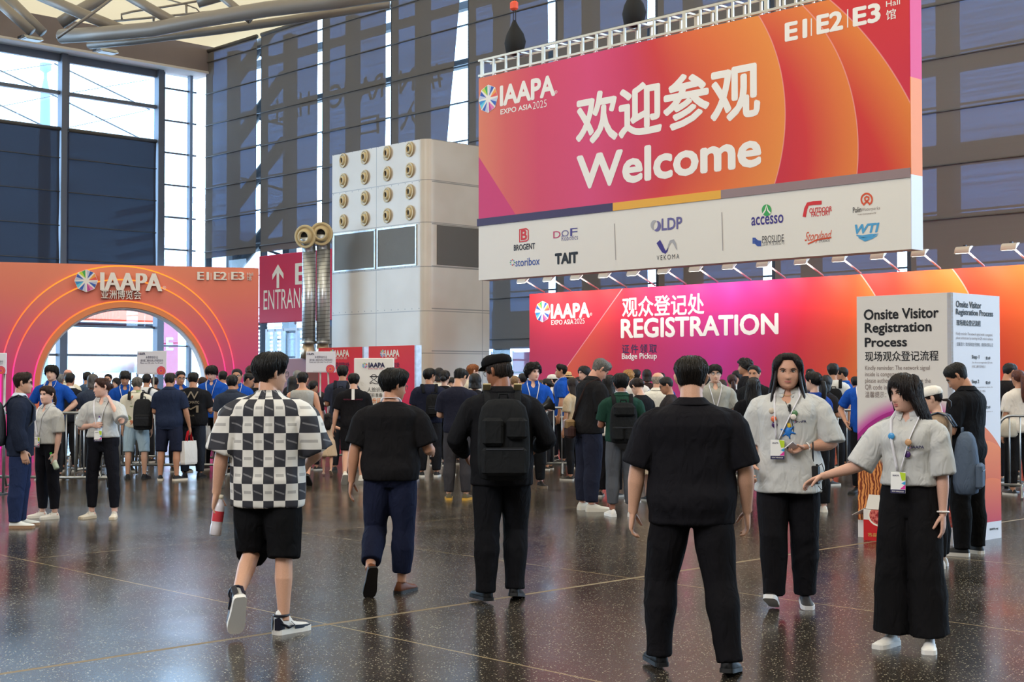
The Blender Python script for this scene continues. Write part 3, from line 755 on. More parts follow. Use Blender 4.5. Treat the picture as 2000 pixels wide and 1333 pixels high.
BT('OUTDOOR', (1581, 417), (1625, 403), RED, .02); BT('FACTORY', (1585, 424), (1622, 411), RED, .02); stroke_px(B, bn, [(1571, 424), (1574, 408), (1578, 399), (1588, 397), (1605, 396)], .075, RED)
BT('Storyland', (1572, 477), (1625, 449), ORRED, .0, shear=.5); BT('STUDIOS', (1600, 474), (1621, 468), DK); stroke_px(B, bn, [(1578, 477), (1595, 469), (1624, 464)], .03, ORRED)
BT('Polin', (1666, 416), (1682, 404), DK, .01); BT('Waterparks', (1682, 415), (1719, 403), GREYTXT, -.01); BT('THE EXPERIENCE', (1675, 421), (1711, 415), GREYTXT)
stroke_px(B, bn, ell(1693, 390, 10.5, 11.5, -2.4, 2.4), .035, ORRED); stroke_px(B, bn, [(1686, 401), (1692, 395), (1697, 390), (1697, 386), (1693, 384), (1689, 387), (1690, 391), (1696, 396), (1700, 400)], .035, ORRED)
BT('WTI', (1671, 457), (1717, 436), LBLUE, .045, shear=.25); stroke_px(B, bn, [(1673, 460), (1685, 463), (1700, 460), (1716, 457)], [.02, .06, .05, .01], LBLUE); stroke_px(B, bn, [(1677, 464), (1690, 468), (1704, 464), (1714, 460)], [.02, .08, .05, .01], LBLUE)
# aluminium truss above the banner
tz0, tz1 = Z1 + .02, Z1 + .44
tt = panel_thing(B, 'banner_truss', 'silver ladder truss carrying the hanging banner', 'truss')
tt.location = B.o
ALU = mat('aluminium', (206, 200, 188), .35, .6)
mb = MB()
for yy in (0.04, .44):
    for z in (tz0 + .05, tz1): mb.box((BW / 2, yy, z), (BW + .2, .05, .05))
mb.build('chord', ALU, tt)
mb = MB(); k = 0; xx = 0.02
while xx < BW:
    wdt = .09 if k % 5 == 0 else .045
    for yy in (0.04, .44): mb.box((xx, yy, (tz0 + tz1) / 2), (wdt, .045, tz1 - tz0))
    mb.box((xx, .24, tz1), (.045, .4, .04)); xx += .42; k += 1
mb.build('rung', ALU, tt)
for px, py, lb, red in ((990, 100, 'black chain bag on an orange hook above the left of the banner', True), (1222, 50, 'black chain bag hanging above the middle of the banner', False), (1500, -40, '', False)):
    if not lb: continue
    uu, zz_ = B.uz(px, py)
    t = thing('chain_hoist', lb, 'hoist', B.o + B.u * uu - B.n * .24 + Vector((0, 0, tz1)), B.ang, 'chain hoists over the banner')
    MB().tube([(0, 0, 0), (.02, 0, .1)], .05, 8).build('clamp', DARKF, t)
    mb = MB(); mb.tube([(-.03, 0, .6), (-.02, 0, 7.0)], .012, 6); mb.tube([(.05, 0, .6), (.05, 0, 7.0)], .012, 6); mb.build('chain', mat('chain_steel', (90, 84, 80), .5, .6), t)
    MB().loft([[Vector((r * math.cos(a) * (1 + .15 * math.sin(3 * a)), .7 * r * math.sin(a), z)) for a in np.linspace(0, 2 * PI, 14)[:-1]] for z, r in ((.0, .12), (.08, .25), (.3, .30), (.5, .24), (.72, .1), (.85, .04))]).build('chain_bag', mat('bag_black', (24, 24, 26), .8), t)
    if red:
        MB().rbox((0, 0, 1.2), (.2, .16, .22), .04).build('hook_block', mat('hook_orange', (232, 84, 52), .5), t)

# ---- registration wall with its arm lamps
G = Plane(-46, 1034, 575, 41)
rg_ = panel_thing(G, 'registration_wall', 'long pink and orange registration backdrop wall with white lettering', 'backdrop')
MB().box((10, .25, 2.0), (20, .5, 4.0)).build('wall_print', print_mat('registration_print', registration_design), rg_)
RW = WHITE
def GT(s, bl, tr, m=RW, off=0.0, **k): return letter_px(G, rg_, s, bl, tr, m, off, **k)
GT('观众登记处', (1216, 620), (1375, 573), off=.02); GT('REGISTRATION', (1214, 660), (1519, 613), off=.035)
GT('证件领取', (1215, 691), (1283, 672), NAVY, .01, spacing=1.3); GT('Badge Pickup', (1215, 705), (1283, 690), off=.02)
GT('IAAPA', (1077, 622), (1151, 592), off=.045); GT('®', (1152, 617), (1157, 611)); GT('EXPO ASIA', (1077, 635), (1120, 624), off=.02); GT('2025', (1122, 633), (1142, 622), off=-.006)
wheel_px(G, rg_, 1060, 609, 15)
LAMP = mat('lamp_body', (206, 196, 184), .4, .3)
lamp_glow = mat('lamp_lens_lit', (255, 250, 240), .3, emit=(255, 244, 226), es=6.0)
bases = [1062, 1113, 1167, 1222, 1278, 1338, 1400, 1465, 1532, 1606, 1680, 1755, 1835, 1920, 2010, 2110]
for i, px in enumerate(bases):
    py = 573 - (px - 1062) * 54 / 858
    uu, _ = G.uz(px, py)
    lb = ('first', 'second', 'third', 'fourth', 'fifth', 'sixth', 'seventh', 'eighth', 'ninth', 'tenth', 'eleventh', 'twelfth', 'thirteenth', 'fourteenth', 'fifteenth', 'sixteenth')[i]
    t = thing('arm_lamp', 'small arm lamp on top of the registration wall, %s from its left end' % lb, 'lamp', G.o + G.u * uu + Vector((0, 0, 4.026)) - G.n * .04, G.ang, 'arm lamps on the registration wall')
    MB().tube([(0, 0, 0), (-.02, -.75, .30)], .022, 8).build('arm', mat('arm_pink', (226, 190, 186), .4, .3), t)
    Q = Matrix.Rotation(R(38), 3, 'X')
    MB().loft([[Vector((-.02 + a, -.86, .30)) + Q @ Vector((0, -.13 + .26 * (k / 7), .07 * math.sin(PI * k / 7))) for k in range(8)] for a in (-.17, .17)], True, False).build('lamp_head', LAMP, t)
    MB().box(Vector((-.02, -.86, .293)) + Q @ Vector((0, 0, -.006)), (.30, .22, .012), Q).build('lens', lamp_glow, t)
    MB().box((-.02, -.80, .36), (.06, .06, .1)).build('yoke', DARKF, t)
    ld = bpy.data.lights.new('lamp_light', 'SPOT'); ld.energy = 95; ld.spot_size = R(112); ld.spot_blend = .8; ld.color = (1.0, .93, .84); ld.shadow_soft_size = .08
    lo = bpy.data.objects.new('lamp_light', ld); COL.objects.link(lo); lo.parent = t
    lo.location = (-.02, -.84, .24); dv = Vector((0, .84, -.72)); lo.rotation_euler = dv.to_track_quat('-Z', 'Y').to_euler()

# ---- arch gate
A = Plane(18.1, 0, 512, 31)
ar = panel_thing(A, 'arch_gate', 'pink and orange arched entrance gate with glowing rings', 'arch')
AM = print_mat('arch_print', arch_design); AW, AH = 5.69, 4.127
def outline(cx, cz, r, n=48, zb=0.0):
    return [(cx - r, zb)] + [(cx - r * math.cos(PI * i / n), cz + r * math.sin(PI * i / n)) for i in range(n + 1)] + [(cx + r, zb)]
O0, O1, O2, O3 = outline(2.676, 1.323, 1.828), outline(2.658, 1.358, 1.918), outline(2.608, 1.458, 2.311), outline(2.587, 1.549, 2.532)
# the rectangle's outline sampled at the same angles
def rect_out():
    P = [(-1.6, 0.0)]; cor = [math.atan2(AH - 1.549, 2.587 + 1.6), PI - math.atan2(AH - 1.549, AW - 2.587)]
    ang = [PI * i / 48 for i in range(49)]
    for c_ in cor: ang[min(range(49), key=lambda i: abs(ang[i] - c_))] = c_
    for a in ang:
        dx, dz = -math.cos(a), math.sin(a); ks = []
        if dx > 1e-6: ks.append((AW - 2.587) / dx)
        if dx < -1e-6: ks.append((-1.6 - 2.587) / dx)
        if dz > 1e-6: ks.append((AH - 1.549) / dz)
        k = min(ks); P.append((2.587 + dx * k, 1.549 + dz * k))
    return P + [(AW, 0.0)]
mb = MB().strip(rect_out(), O3, 0, .6)
mb.build('gate_face', AM, ar)
MB().strip(O3, O2, -.06, .6).build('outer_ring', AM, ar); MB().strip(O2, O1, -.12, .6).build('middle_ring', AM, ar)
MB().strip(O1, O0, -.16, .6).build('inner_ring', print_mat('arch_inner', lambda nt, u, z: z.ramp([(0, (226, 110, 90)), (3.3, (226, 140, 92))])), ar)
OI = outline(2.676, 1.323, 1.80)
MB().strip(O0, OI, -.10, .75).build('reveal', mat('reveal_white', (236, 226, 226), .5), ar)
def glow_mat(name, st):
    m = bpy.data.materials.new(name); m.use_nodes = True; nt = m.node_tree; nt.nodes.remove(nt.nodes['Principled BSDF'])
    u, y, z = obj_coords(nt); em = nt.nodes.new('ShaderNodeEmission'); em.inputs[1].default_value = st
    c = z.ramp([(0.4, (255, 30, 190)), (1.7, (255, 60, 150)), (2.5, (255, 110, 60)), (4.0, (255, 160, 50))]); nt.links.new(c.k, em.inputs[0])
    nt.links.new(em.outputs[0], nt.nodes['Material Output'].inputs[0]); return m
NEON = glow_mat('neon_strip', 1.7)
for (cx, cz, r), y in (((2.587, 1.549, 2.545), -.02), ((2.608, 1.458, 2.325), -.08), ((2.658, 1.358, 1.932), -.135)):
    pts = [p for p in outline(cx, cz, r) if p[1] < AH - .02]
    segs = [[]]
    for p in outline(cx, cz, r): 
        segs[-1].append((p[0], y, min(p[1], AH)))
    MB().tube(segs[0], .018, 6).build('neon_strip', NEON, ar)
def AT(s, bl, tr, m=WHITE, off=0.0, y=-.22, depth=.08, **k): return letter_px(A, ar, s, bl, tr, m, off, y=y, depth=depth, **k)
AT('IAAPA', (197, 568), (314, 536), off=.045); AT('亚洲博览会', (197, 585), (275, 569), off=.005); AT('®', (316, 567), (323, 560), depth=.02)
wheel_px(A, ar, 168, 550, 23, y=-.22, depth=.08)
for s, x0, x1 in (('E1', 386, 407), ('E2', 418, 442), ('E3', 452, 476)): AT(s, (x0, 547), (x1, 532), off=.035, y=-.04, depth=.04)
AT('Hall', (482, 539), (494, 533), y=-.03, depth=.02); AT('馆', (482, 548), (491, 540), y=-.03, depth=.02)
for px in (412, 447): line_px(A, ar, (px, 547), (px, 533), .012, WHITE, y=-.01)

# ---- onsite registration box with printed sides
X = Plane(-46, 1676, 1048, 14)
BXW = X.uz(1857, 571)[0]; BXH = 2.393
cr = X.at(1857, 571); XR = Plane(44, 1857, 571, cr.y)
XR.o = Vector((cr.x, cr.y, 0)); BXD = XR.uz(1952, 578)[0]
bx = panel_thing(X, 'information_cube', 'tall white printed onsite visitor registration information box', 'sign')
def left_design(nt, u, z):
    d = dist(u, z, .62, .45)
    tcs = nt.nodes.new('ShaderNodeTexCoord')
    n = nt.nodes.new('ShaderNodeTexNoise'); n.inputs['Scale'].default_value = 26; n.inputs['Detail'].default_value = 4; nt.links.new(tcs.outputs['Object'], n.inputs['Vector'])
    wv = nt.nodes.new('ShaderNodeTexWave'); wv.inputs['Scale'].default_value = 9; wv.inputs['Distortion'].default_value = 9; nt.links.new(tcs.outputs['Object'], wv.inputs['Vector'])
    fn = NX(nt, n.outputs[0]).smooth(.35, .65)
    wall = mixc(nt, fn, (150, 148, 142), (178, 176, 168))
    win = (u.lt(.2)) * ((u * 16).mod(1.0).lt(.7)); wall = mixc(nt, win, wall, (58, 66, 74))
    rust = mixc(nt, NX(nt, wv.outputs[0]).smooth(.3, .7), (120, 52, 26), (218, 142, 78))
    pic = mixc(nt, (z - .72 + (u - .35) * .5).smooth(-.03, .03), rust, wall)
    pic = mixc(nt, (u.gt(.62)) * (z.lt(.62)), pic, mixc(nt, fn, (146, 142, 134), (196, 192, 184)))
    glow = d.smooth(1.0, .82)
    paper = mixc(nt, glow, (220, 213, 207), (196, 70, 160))
    c = mixc(nt, d.lt(.80), paper, pic)
    c = mixc(nt, (d - .82).abs().lt(.02), c, (168, 40, 130))
    return mixc(nt, z.lt(.17), c, (222, 216, 212))
MB().box((BXW / 2, .02, BXH / 2), (BXW, .04, BXH)).build('front_board', print_mat('cube_front_print', left_design), bx)
def right_design(nt, u, z):
    # local coordinates of a child turned a quarter: u runs along the right side
    c = mixc(nt, dist(u, z, .12, .0).lt(1.22), (226, 226, 236), z.ramp([(.2, (196, 40, 60)), (1.2, (240, 124, 48))]))
    c = mixc(nt, dist(u, z, .62, .25).lt(.72), c, z.ramp([(.2, (208, 52, 46)), (.95, (244, 128, 50))]))
    c = mixc(nt, dist(u, z, .75, -.1).lt(.7), c, z.ramp([(.1, (198, 34, 78)), (.6, (240, 116, 46))]))
    return mixc(nt, z.lt(.17), c, (226, 226, 236))
rb = MB().box((BXD / 2, .02, BXH / 2), (BXD, .04, BXH)).build('side_board', print_mat('cube_side_print', right_design), bx)
rb.location = (BXW, 0, 0); rb.rotation_euler = (0, 0, PI / 2)
MB().box((BXW / 2 - .01, BXD / 2 + .01, BXH / 2), (BXW - .09, BXD - .09, BXH - .01)).build('core', PAPER, bx)
def XT(s, bl, tr, m=BLACK, off=0.0, **k): return letter_px(X, bx, s, bl, tr, m, off, y=-.004, **k)
XT('Onsite Visitor', (1688, 625), (1833, 600), off=.03); XT('Registration', (1690, 656), (1819, 628), off=.03); XT('Process', (1690, 678), (1771, 659), off=.03)
XT('现场观众登记流程', (1690, 706), (1833, 685), off=.012)
for s, y0, y1, xe in (('Kindly reminder: The network signal', 726, 714, 1816), ('inside is congested,', 738, 727, 1758), ('please authenticate by scanning the', 751, 739, 1818), ('QR code in advance.', 763, 752, 1768)):
    XT(s, (1690, y0), (xe, y1), GREYTXT)
XT('温馨提示：馆内网络信号拥堵', (1690, 777), (1818, 766), GREYTXT)
XT('IAAPA.org', (1788, 1049), (1845, 1036), off=.01)
def XS(s, bl, tr, m=BLACK, off=0.0):
    u0, z0 = XR.uz(*bl); u1, z1 = XR.uz(*tr); return lettering(rb, s, (u0, z0, u1, z1), m, off, y=-.004)
XS('Onsite Visitor', (1867, 600), (1916, 591), off=.02); XS('Registration Process', (1867, 618), (1939, 608), off=.02); XS('现场观众登记流程', (1868, 636), (1915, 627), off=.01)
XS('Kindly reminder: The network signal inside is congested,', (1867, 656), (1938, 652), GREYTXT); XS('please authenticate by scanning the QR code in advance.', (1867, 664), (1939, 660), GREYTXT); XS('温馨提示：馆内网络信号拥堵，请提前扫码认证', (1868, 676), (1939, 671), DK)
for k in range(3):
    y = 703 + 48 * k
    XS('Step %d' % (k + 1), (1898, y), (1912, y - 9), off=.01); XS('第%d步' % (k + 1), (1925, y), (1934, y - 6), off=.01)
    XS(('Scan the on-site registration QR code.', 'Fill in the registration to obtain the', 'Show the code to print it')[k], (1898, y + 8), (1938, y + 4), GREYTXT); XS(('扫描二维码现场登记', '现场登记获取二维码', '打印证件入场')[k], (1898, y + 16), (1924, y + 11), GREYTXT)
XS('IAAPA.org', (1933, 1038), (1949, 1030), off=.01)
# torn cardboard box beside it
c = ground(1716, 1050) + X.n * .17 + X.u * .20
cb = thing('cardboard_carton', 'torn open red and white carton standing before the information box', 'carton', c, R(-46))
def carton_design(nt, u, z):
    tcs = nt.nodes.new('ShaderNodeTexCoord'); n = nt.nodes.new('ShaderNodeTexNoise'); n.inputs['Scale'].default_value = 30; nt.links.new(tcs.outputs['Object'], n.inputs['Vector'])
    meat = mixc(nt, NX(nt, n.outputs[0]).smooth(.4, .6), (150, 30, 36), (214, 112, 100))
    d = dist(u, z * 1.3, .0, .32)
    c_ = mixc(nt, d.lt(.12), mixc(nt, z.gt(.2), (196, 30, 34), (224, 216, 208)), meat)
    return mixc(nt, (d - .125).abs().lt(.01), c_, (236, 226, 210))
CM = print_mat('carton_print', carton_design)
mb = MB(); w_, d_, h_ = .36, .26, .30
mb.box((0, -d_ / 2, h_ / 2), (w_, .006, h_)).box((0, d_ / 2, h_ / 2), (w_, .006, h_)).box((-w_ / 2, 0, h_ / 2), (.006, d_, h_)).box((w_ / 2, 0, h_ / 2), (.006, d_, h_)).box((0, 0, .004), (w_, d_, .008))
mb.build('carton_body', CM, cb)
FL = mat('carton_flap', (206, 200, 192), .7)
MB().box((0, -d_ / 2 + .05, h_ + .07), (w_ - .02, .005, .15), Matrix.Rotation(R(-24), 3, 'X')).build('flap', FL, cb)
MB().box((-w_ / 2 - .07, 0, h_ - .03), (.16, d_ * .9, .005), Matrix.Rotation(R(-28), 3, 'Y')).build('flap', FL, cb)
MB().box((w_ / 2 - .04, .02, h_ + .05), (.005, d_ * .8, .14), Matrix.Rotation(R(14), 3, 'Y')).build('flap', FL, cb)
lettering(cb, '吉品', (-.13, .04, -.03, .075), mat('carton_gold', (214, 170, 90), .5), .01, y=-d_ / 2 - .008)

# ---- free-standing signs
def stand_sign(px0, px1, py0, py1, d, label, legs, name='sign_board_on_pole'):
    P = atY((px0 + px1) / 2, (py0 + py1) / 2, d); w = (px1 - px0) * d / F; h = (py1 - py0) * d / F
    t = thing(name, label, 'sign', (P.x, P.y, 0), R(-6), 'white notice boards on poles')
    zc = P.z
    MB().rbox((0, 0, zc), (w, .02, h), .004).build('board', mat('notice_white', (228, 226, 236), .5), t)
    T = lambda s, b, m, o=0.0: lettering(t, s, tuple(v * (w if i % 2 == 0 else h) + (0 if i % 2 == 0 else zc) for i, v in enumerate(b)), m, o, y=-.014)
    T('IAAPA', (-.40, .33, -.22, .43), NAVY, .03)
    wheel_logo(t, -.44 * w, zc + .38 * h, .05 * h, .05 * h, -.014, 0, True)
    T('未携带身份证', (-.2, .17, .22, .29), NAVY); T('请扫描二维码在线上传或验身份', (-.38, .04, .40, .15), NAVY); T('Please scan QR code, if no ID card', (-.38, -.05, .38, .02), NAVY)
    T('IAAPA EXPO ASIA', (-.25, -.46, .2, -.43), GREYTXT)
    for i, (r, c_) in enumerate(((.36, (214, 60, 120)), (.30, (232, 110, 76)), (.24, (220, 70, 96)), (.17, (236, 128, 70)), (.10, (204, 60, 130)))):
        pts = [(.5 * w - .17 * w + r * .42 * w * math.sin(a), zc - .5 * h + .16 * h + r * .42 * w * math.cos(a)) for a in np.linspace(0, 2 * PI, 40)[:-1]]
        pts = [(min(p, .5 * w), max(q, zc - .5 * h)) for p, q in pts]
        MB().add([(p, -.0125 - .001 * i, q) for p, q in pts], [tuple(range(39))]).build('ring_motif', mat('motif_%d' % i, c_, .6), t)
    for lx in legs:
        MB().tube([(lx[0] * w, .0 + .02, zc - h * .45), (lx[1] * w, .25 if len(legs) > 1 else .02, 0)], .018, 8).build('leg', STEEL, t)
    if len(legs) == 1: MB().lathe([(.22, 0), (.22, .015), (.03, .03)], 20).build('foot_plate', DARKF, t)
    return t
stand_sign(267, 326, 686, 732, 26.2, 'white notice board on a single pole inside the arch', [(.05, .05)])
stand_sign(-46, 14, 690, 731, 19, 'white notice board on a pole cut by the edge of the picture', [(.42, .40)])
stand_sign(597, 656, 687, 728, 27, 'white notice board on two legs before the red bag counter panel', [(-.02, -.12), (.24, .26)])
PR = lambda nt, u, z: (z - u * .1).ramp([(0, (200, 30, 96)), (1.4, (214, 34, 72)), (2.6, (226, 66, 50))])
for (x0, x1, y0, lb) in ((622, 708, 680, 'red expo bag panel with the text Expo Bag, nearer the arch'), (720, 810, 677, 'red expo bag panel nearer the welcome banner')):
    P = Plane(-46, x0, 735, 31 if x0 < 700 else 29)
    t = panel_thing(P, 'expo_bag_panel', lb, 'panel', 'red expo bag panels')
    uw = P.uz(x1, 735)[0]; zt = P.uz(x0, y0)[1]
    MB().box((uw / 2, .06, zt / 2), (uw, .12, zt)).build('panel_print', print_mat('bag_print_%d' % x0, PR), t)
    MB().box((uw + .03, .06, zt / 2), (.05, .14, zt)).build('panel_edge', STEEL, t)
    xo = x0 - 622 if x0 < 700 else x0 - 674
    letter_px(P, t, 'IAAPA', (x0 + 33, 697), (x0 + 60, 684), WHITE, .045); letter_px(P, t, 'EXPO ASIA 2025', (x0 + 33, 702), (x0 + 56, 698), WHITE)
    wheel_px(P, t, x0 + 28, 691, 5)
    letter_px(P, t, '展品袋领取处', (x0 + 18, 718.5), (x0 + 61, 708), NAVY, .005); letter_px(P, t, 'Expo Bag', (x0 + 30, 728), (x0 + 51, 720), WHITE)
P = Plane(-2, 691, 735, 24)
t = panel_thing(P, 'notice_stand', 'tall white face recognition notice stand before the red bag panels', 'sign')
uw = P.uz(769, 735)[0]; zt = P.uz(691, 700)[1]
MB().rbox((uw / 2, .05, zt / 2 + .05), (uw, .06, zt - .1), .01).build('stand_board', PAPER, t)
MB().box((uw / 2, .05, .03), (uw * .8, .4, .06)).build('stand_base', STEEL, t)
letter_px(P, t, 'IAAPA', (720, 718), (751, 709), NAVY, .045); letter_px(P, t, 'EXPO ASIA 2025', (719, 722), (748, 719), MAG); wheel_px(P, t, 712.5, 714, 5.5, dark=True)
stroke_px(P, t, [(727, 748), (722, 750), (722, 748), (727, 744), (729, 742), (725, 738), (725, 735), (728, 732), (732, 732), (735, 735), (735, 738), (731, 742), (733, 744), (738, 748), (738, 750), (733, 750)], .012, DK, y=.016, closed=True)
stroke_px(P, t, [(722, 736), (738, 736)], .02, DK, y=.016)
letter_px(P, t, '人脸识别', (717, 766), (751, 757), DK, .0); letter_px(P, t, '提前准备', (717, 776), (747, 768), DK, .0); letter_px(P, t, '身份证', (719, 788), (743, 778), mat('print_orange', (236, 140, 60), .6), .01)
for o in t.children:
    if o.name.startswith(('lettering', 'wheel')): o.location.y = .016
# dark bags lined up on the bag counter behind the barrier
cnt = atY(690, 750, 28.5)
t = thing('bag_counter', 'white topped counter in front of the red bag panels', 'counter', (cnt.x, cnt.y, 0), R(-46))
MB().rbox((-.5, 0, 1.02), (3.0, .6, .06), .01).build('counter_top', PAPER, t); MB().box((-.5, .02, .5), (2.9, .5, 1.0)).build('counter_front', mat('counter_red', (196, 34, 66), .5), t)
for i, dx in enumerate((-1.75, -1.42, -1.1, -.8, -.45)):
    q = cnt + W.u * dx
    o = MB().loft([[Vector((r * math.cos(a) * .17, .12 * r * math.sin(a), z)) for a in np.linspace(0, 2 * PI, 13)[:-1]] for z, r in ((0, .8), (.05, 1), (.14, .95), (.2, .5), (.23, .1))]).build('tote_bag', mat('tote_black', (26, 24, 26), .7), None, label='folded black tote bag on the counter, %s from its left end' % ('first', 'second', 'third', 'fourth', 'fifth')[i], cat='bag', group='black bags on the counter')
    o.location = (q.x, q.y, 1.05); o.rotation_euler = (0, 0, i * .7)

# ---- crowd barriers
TUBEM = mat('barrier_steel', (158, 160, 162), 0.32, 0.85, var=.05, bscale=10)
def barrier_proto():
    t = thing('crowd_barrier', '', 'barrier')
    w, h, r = 2.1, 1.08, .021; c = .16
    pts = [(c * (1 - math.sin(a)), 0, h - c * (1 - math.cos(a))) for a in np.linspace(PI / 2, 0, 6)]
    path = [(0, 0, .14)] + pts + [(w - p[0], 0, p[2]) for p in reversed(pts)] + [(w, 0, .14)]
    mb = MB().tube(path, r, 10); mb.tube([(0, 0, .17), (w, 0, .17)], r, 10); mb.build('rail_frame', TUBEM, t)
    for k in range(15): MB().tube([(.13 + k * .1315, 0, .17), (.13 + k * .1315, 0, h)], .010, 8).build('bar', TUBEM, t)
    for x in (.28, w - .28): MB().tube([(x, -.34, .03), (x, -.27, .02), (x, -.22, .17), (x, .22, .17), (x, .27, .02), (x, .34, .03)], .017, 8).build('foot', TUBEM, t)
    return t
_first = barrier_proto()
def place(i, px, d, ang, label):
    p = atY(px, 735, d); t = _first if i == 0 else copy_tree(_first)
    t.location = (p.x, p.y, 0); t.rotation_euler = (0, 0, R(ang)); t['label'] = label; t['group'] = 'steel crowd barriers'
for i, a in enumerate([
    (-40, 20.0, -8, 'steel crowd barrier behind the man with the grey backpack'),
    (112, 24.9, 4, 'steel crowd barrier behind the woman touching her ear'),
    (226, 22.6, 2, 'steel crowd barrier in front of the visitors with shorts under the arch'),
    (150, 21.4, 80, 'steel crowd barrier seen end on beside the standing woman'),
    (400, 24.6, 14, 'steel crowd barrier behind the staff in blue polos at the arch'),
    (585, 25.5, -6, 'steel crowd barrier by the two legged notice board'),
    (1066, 23.0, -4, 'steel crowd barrier beside the blue shirted man below the registration wall'),
    (1585, 21.6, -18, 'steel crowd barrier behind the woman with the radio'),
    (1950, 18.5, -20, 'steel crowd barrier at the right edge beyond the information box'),
]): place(i, *a)
# belt post
p = ground(1966, 962)
t = thing('belt_post', 'black retractable belt post next to the information box', 'belt post', p)
MB().lathe([(.17, 0), (.17, .015), (.06, .03), (.03, .05)], 28).build('base', DARKF, t)
BLK = mat('post_black', (26, 26, 28), .5)
MB().lathe([(.03, .03), (.03, .88), (.036, .89), (.036, .98), (.02, 1.0)], 20).build('post', BLK, t)
MB().box((.9, -.1, .94), (1.8, .006, .06), Matrix.Rotation(R(-6), 3, 'Z')).build('belt', BLK, t)
# ------------------------------------------------------------------ people
def V3(*a): return np.array(a, float)
def nrm(v): v = np.asarray(v, float); return v / (np.linalg.norm(v) + 1e-12)
def rotz(a): c, s = math.cos(a), math.sin(a); return np.array([[c, -s, 0], [s, c, 0], [0, 0, 1.]])
def rotx(a): c, s = math.cos(a), math.sin(a); return np.array([[1., 0, 0], [0, c, -s], [0, s, c]])
def roty(a): c, s = math.cos(a), math.sin(a); return np.array([[c, 0, s], [0, 1., 0], [-s, 0, c]])
class Shell:
    """closed shells of lofted rings, merged into one skin by voxels"""
    def __init__(s): s.V, s.F, s.n = [], [], 0
    def add(s, V, Fs):
        s.V.append(np.asarray(V, float)); s.F += [tuple(i + s.n for i in f) for f in Fs]; s.n += len(V)
    def rings(s, rs, cap=True):
        n = len(rs[0]); Fs = []
        for i in range(len(rs) - 1):
            for j in range(n):
                k = (j + 1) % n; Fs.append((i * n + j, i * n + k, (i + 1) * n + k, (i + 1) * n + j))
        if cap: Fs += [tuple(reversed(range(n))), tuple(range((len(rs) - 1) * n, len(rs) * n))]
        s.add(np.vstack(rs), Fs)
    def tube(s, pts, rad, n=14, hint=(0, 1, 0), flat=None):
        pts = [np.asarray(p, float) for p in pts]; m = len(pts); rs = []; prev = np.asarray(hint, float)
        for i in range(m):
            t = nrm(pts[min(i + 1, m - 1)] - pts[max(i - 1, 0)])
            a = prev - t * np.dot(prev, t)
            if np.linalg.norm(a) < 1e-4: a = np.cross(t, [1, 0, 0.2])
            a = nrm(a); prev = a; b = np.cross(t, a)
            r = rad[i]; ra, rb = (r if hasattr(r, '__len__') else (r, r))
            th = np.arange(n) * 2 * PI / n
            rs.append(pts[i] + np.outer(np.cos(th) * ra, a) + np.outer(np.sin(th) * rb, b))
        s.rings(rs)
    def ball(s, c, r, n=10):
        r = r if hasattr(r, '__len__') else (r, r, r)
        rs = []
        for i in range(n + 1):
            p = PI * i / n; p = min(max(p, .02), PI - .02); th = np.arange(2 * n) * PI / n
            rs.append(np.asarray(c) + np.stack([r[0] * math.sin(p) * np.cos(th), r[1] * math.sin(p) * np.sin(th), np.full(2 * n, -r[2] * math.cos(p))], 1))
        s.rings(rs)
    def data(s): return np.vstack(s.V), s.F
def fuse(name, sh, voxel, smooth=3, wr=0.0, wscale=7.0, seed=0.0):
    """merge the shells of SH into one continuous surface"""
    V, Fs = sh.data()
    me = bpy.data.meshes.new(name); me.from_pydata(V.tolist(), [], Fs); me.update()
    o = bpy.data.objects.new(name, me); COL.objects.link(o)
    md = o.modifiers.new('r', 'REMESH'); md.mode = 'VOXEL'; md.voxel_size = voxel; md.use_smooth_shade = True
    if smooth:
        ms = o.modifiers.new('s', 'SMOOTH'); ms.iterations = smooth; ms.factor = .5
    out = bpy.data.meshes.new_from_object(o.evaluated_get(bpy.context.evaluated_depsgraph_get()))
    bpy.data.objects.remove(o); bpy.data.meshes.remove(me); out.name = name
    if wr:
        n = len(out.vertices); co = np.empty(n * 3); no = np.empty(n * 3)
        out.vertices.foreach_get('co', co); out.vertices.foreach_get('normal', no)
        co = co.reshape(-1, 3); no = no.reshape(-1, 3)
        d = np.empty(n)
        for i in range(n):
            p = co[i]; w = mnoise.noise((p[0] * 3 + seed, p[1] * 3, p[2] * 2.2))
            d[i] = 1 - 2 * abs(mnoise.noise((p[0] * wscale + seed + w * 1.6, p[1] * wscale, p[2] * wscale * .55 + w * 1.8 + (p[0] + seed) * 1.3)))
        co = co + no * (d * wr)[:, None]
        out.vertices.foreach_set('co', co.ravel()); out.update()
    return out
ZT = [-.12, -.05, .02, .10, .18, .27, .36, .42, .47, .505, .53, .56, .62]
TM = dict(a=[.10, .165, .172, .165, .155, .160, .174, .180, .172, .125, .070, .058, .056], f=[.06, .09, .10, .102, .10, .108, .118, .112, .09, .068, .055, .052, .052], b=[.08, .12, .125, .10, .092, .098, .112, .116, .106, .085, .062, .055, .055])
TF = dict(a=[.10, .168, .172, .155, .135, .138, .150, .156, .148, .105, .060, .047, .045], f=[.06, .088, .098, .096, .09, .112, .140, .112, .080, .058, .046, .042, .042], b=[.08, .122, .122, .095, .084, .088, .100, .102, .094, .074, .052, .046, .046])
HZ = [-1, -.96, -.85, -.7, -.55, -.35, -.1, .1, .35, .6, .8, .93, 1.0]
HWD = [.020, .036, .050, .059, .0655, .071, .0745, .076, .0745, .068, .054, .034, .004]
HFR = [.058, .074, .082, .084, .085, .086, .086, .088, .086, .077, .058, .035, .004]
HBK = [.006, .018, .034, .048, .060, .078, .091, .096, .096, .087, .068, .044, .004]
HH = 0.1125
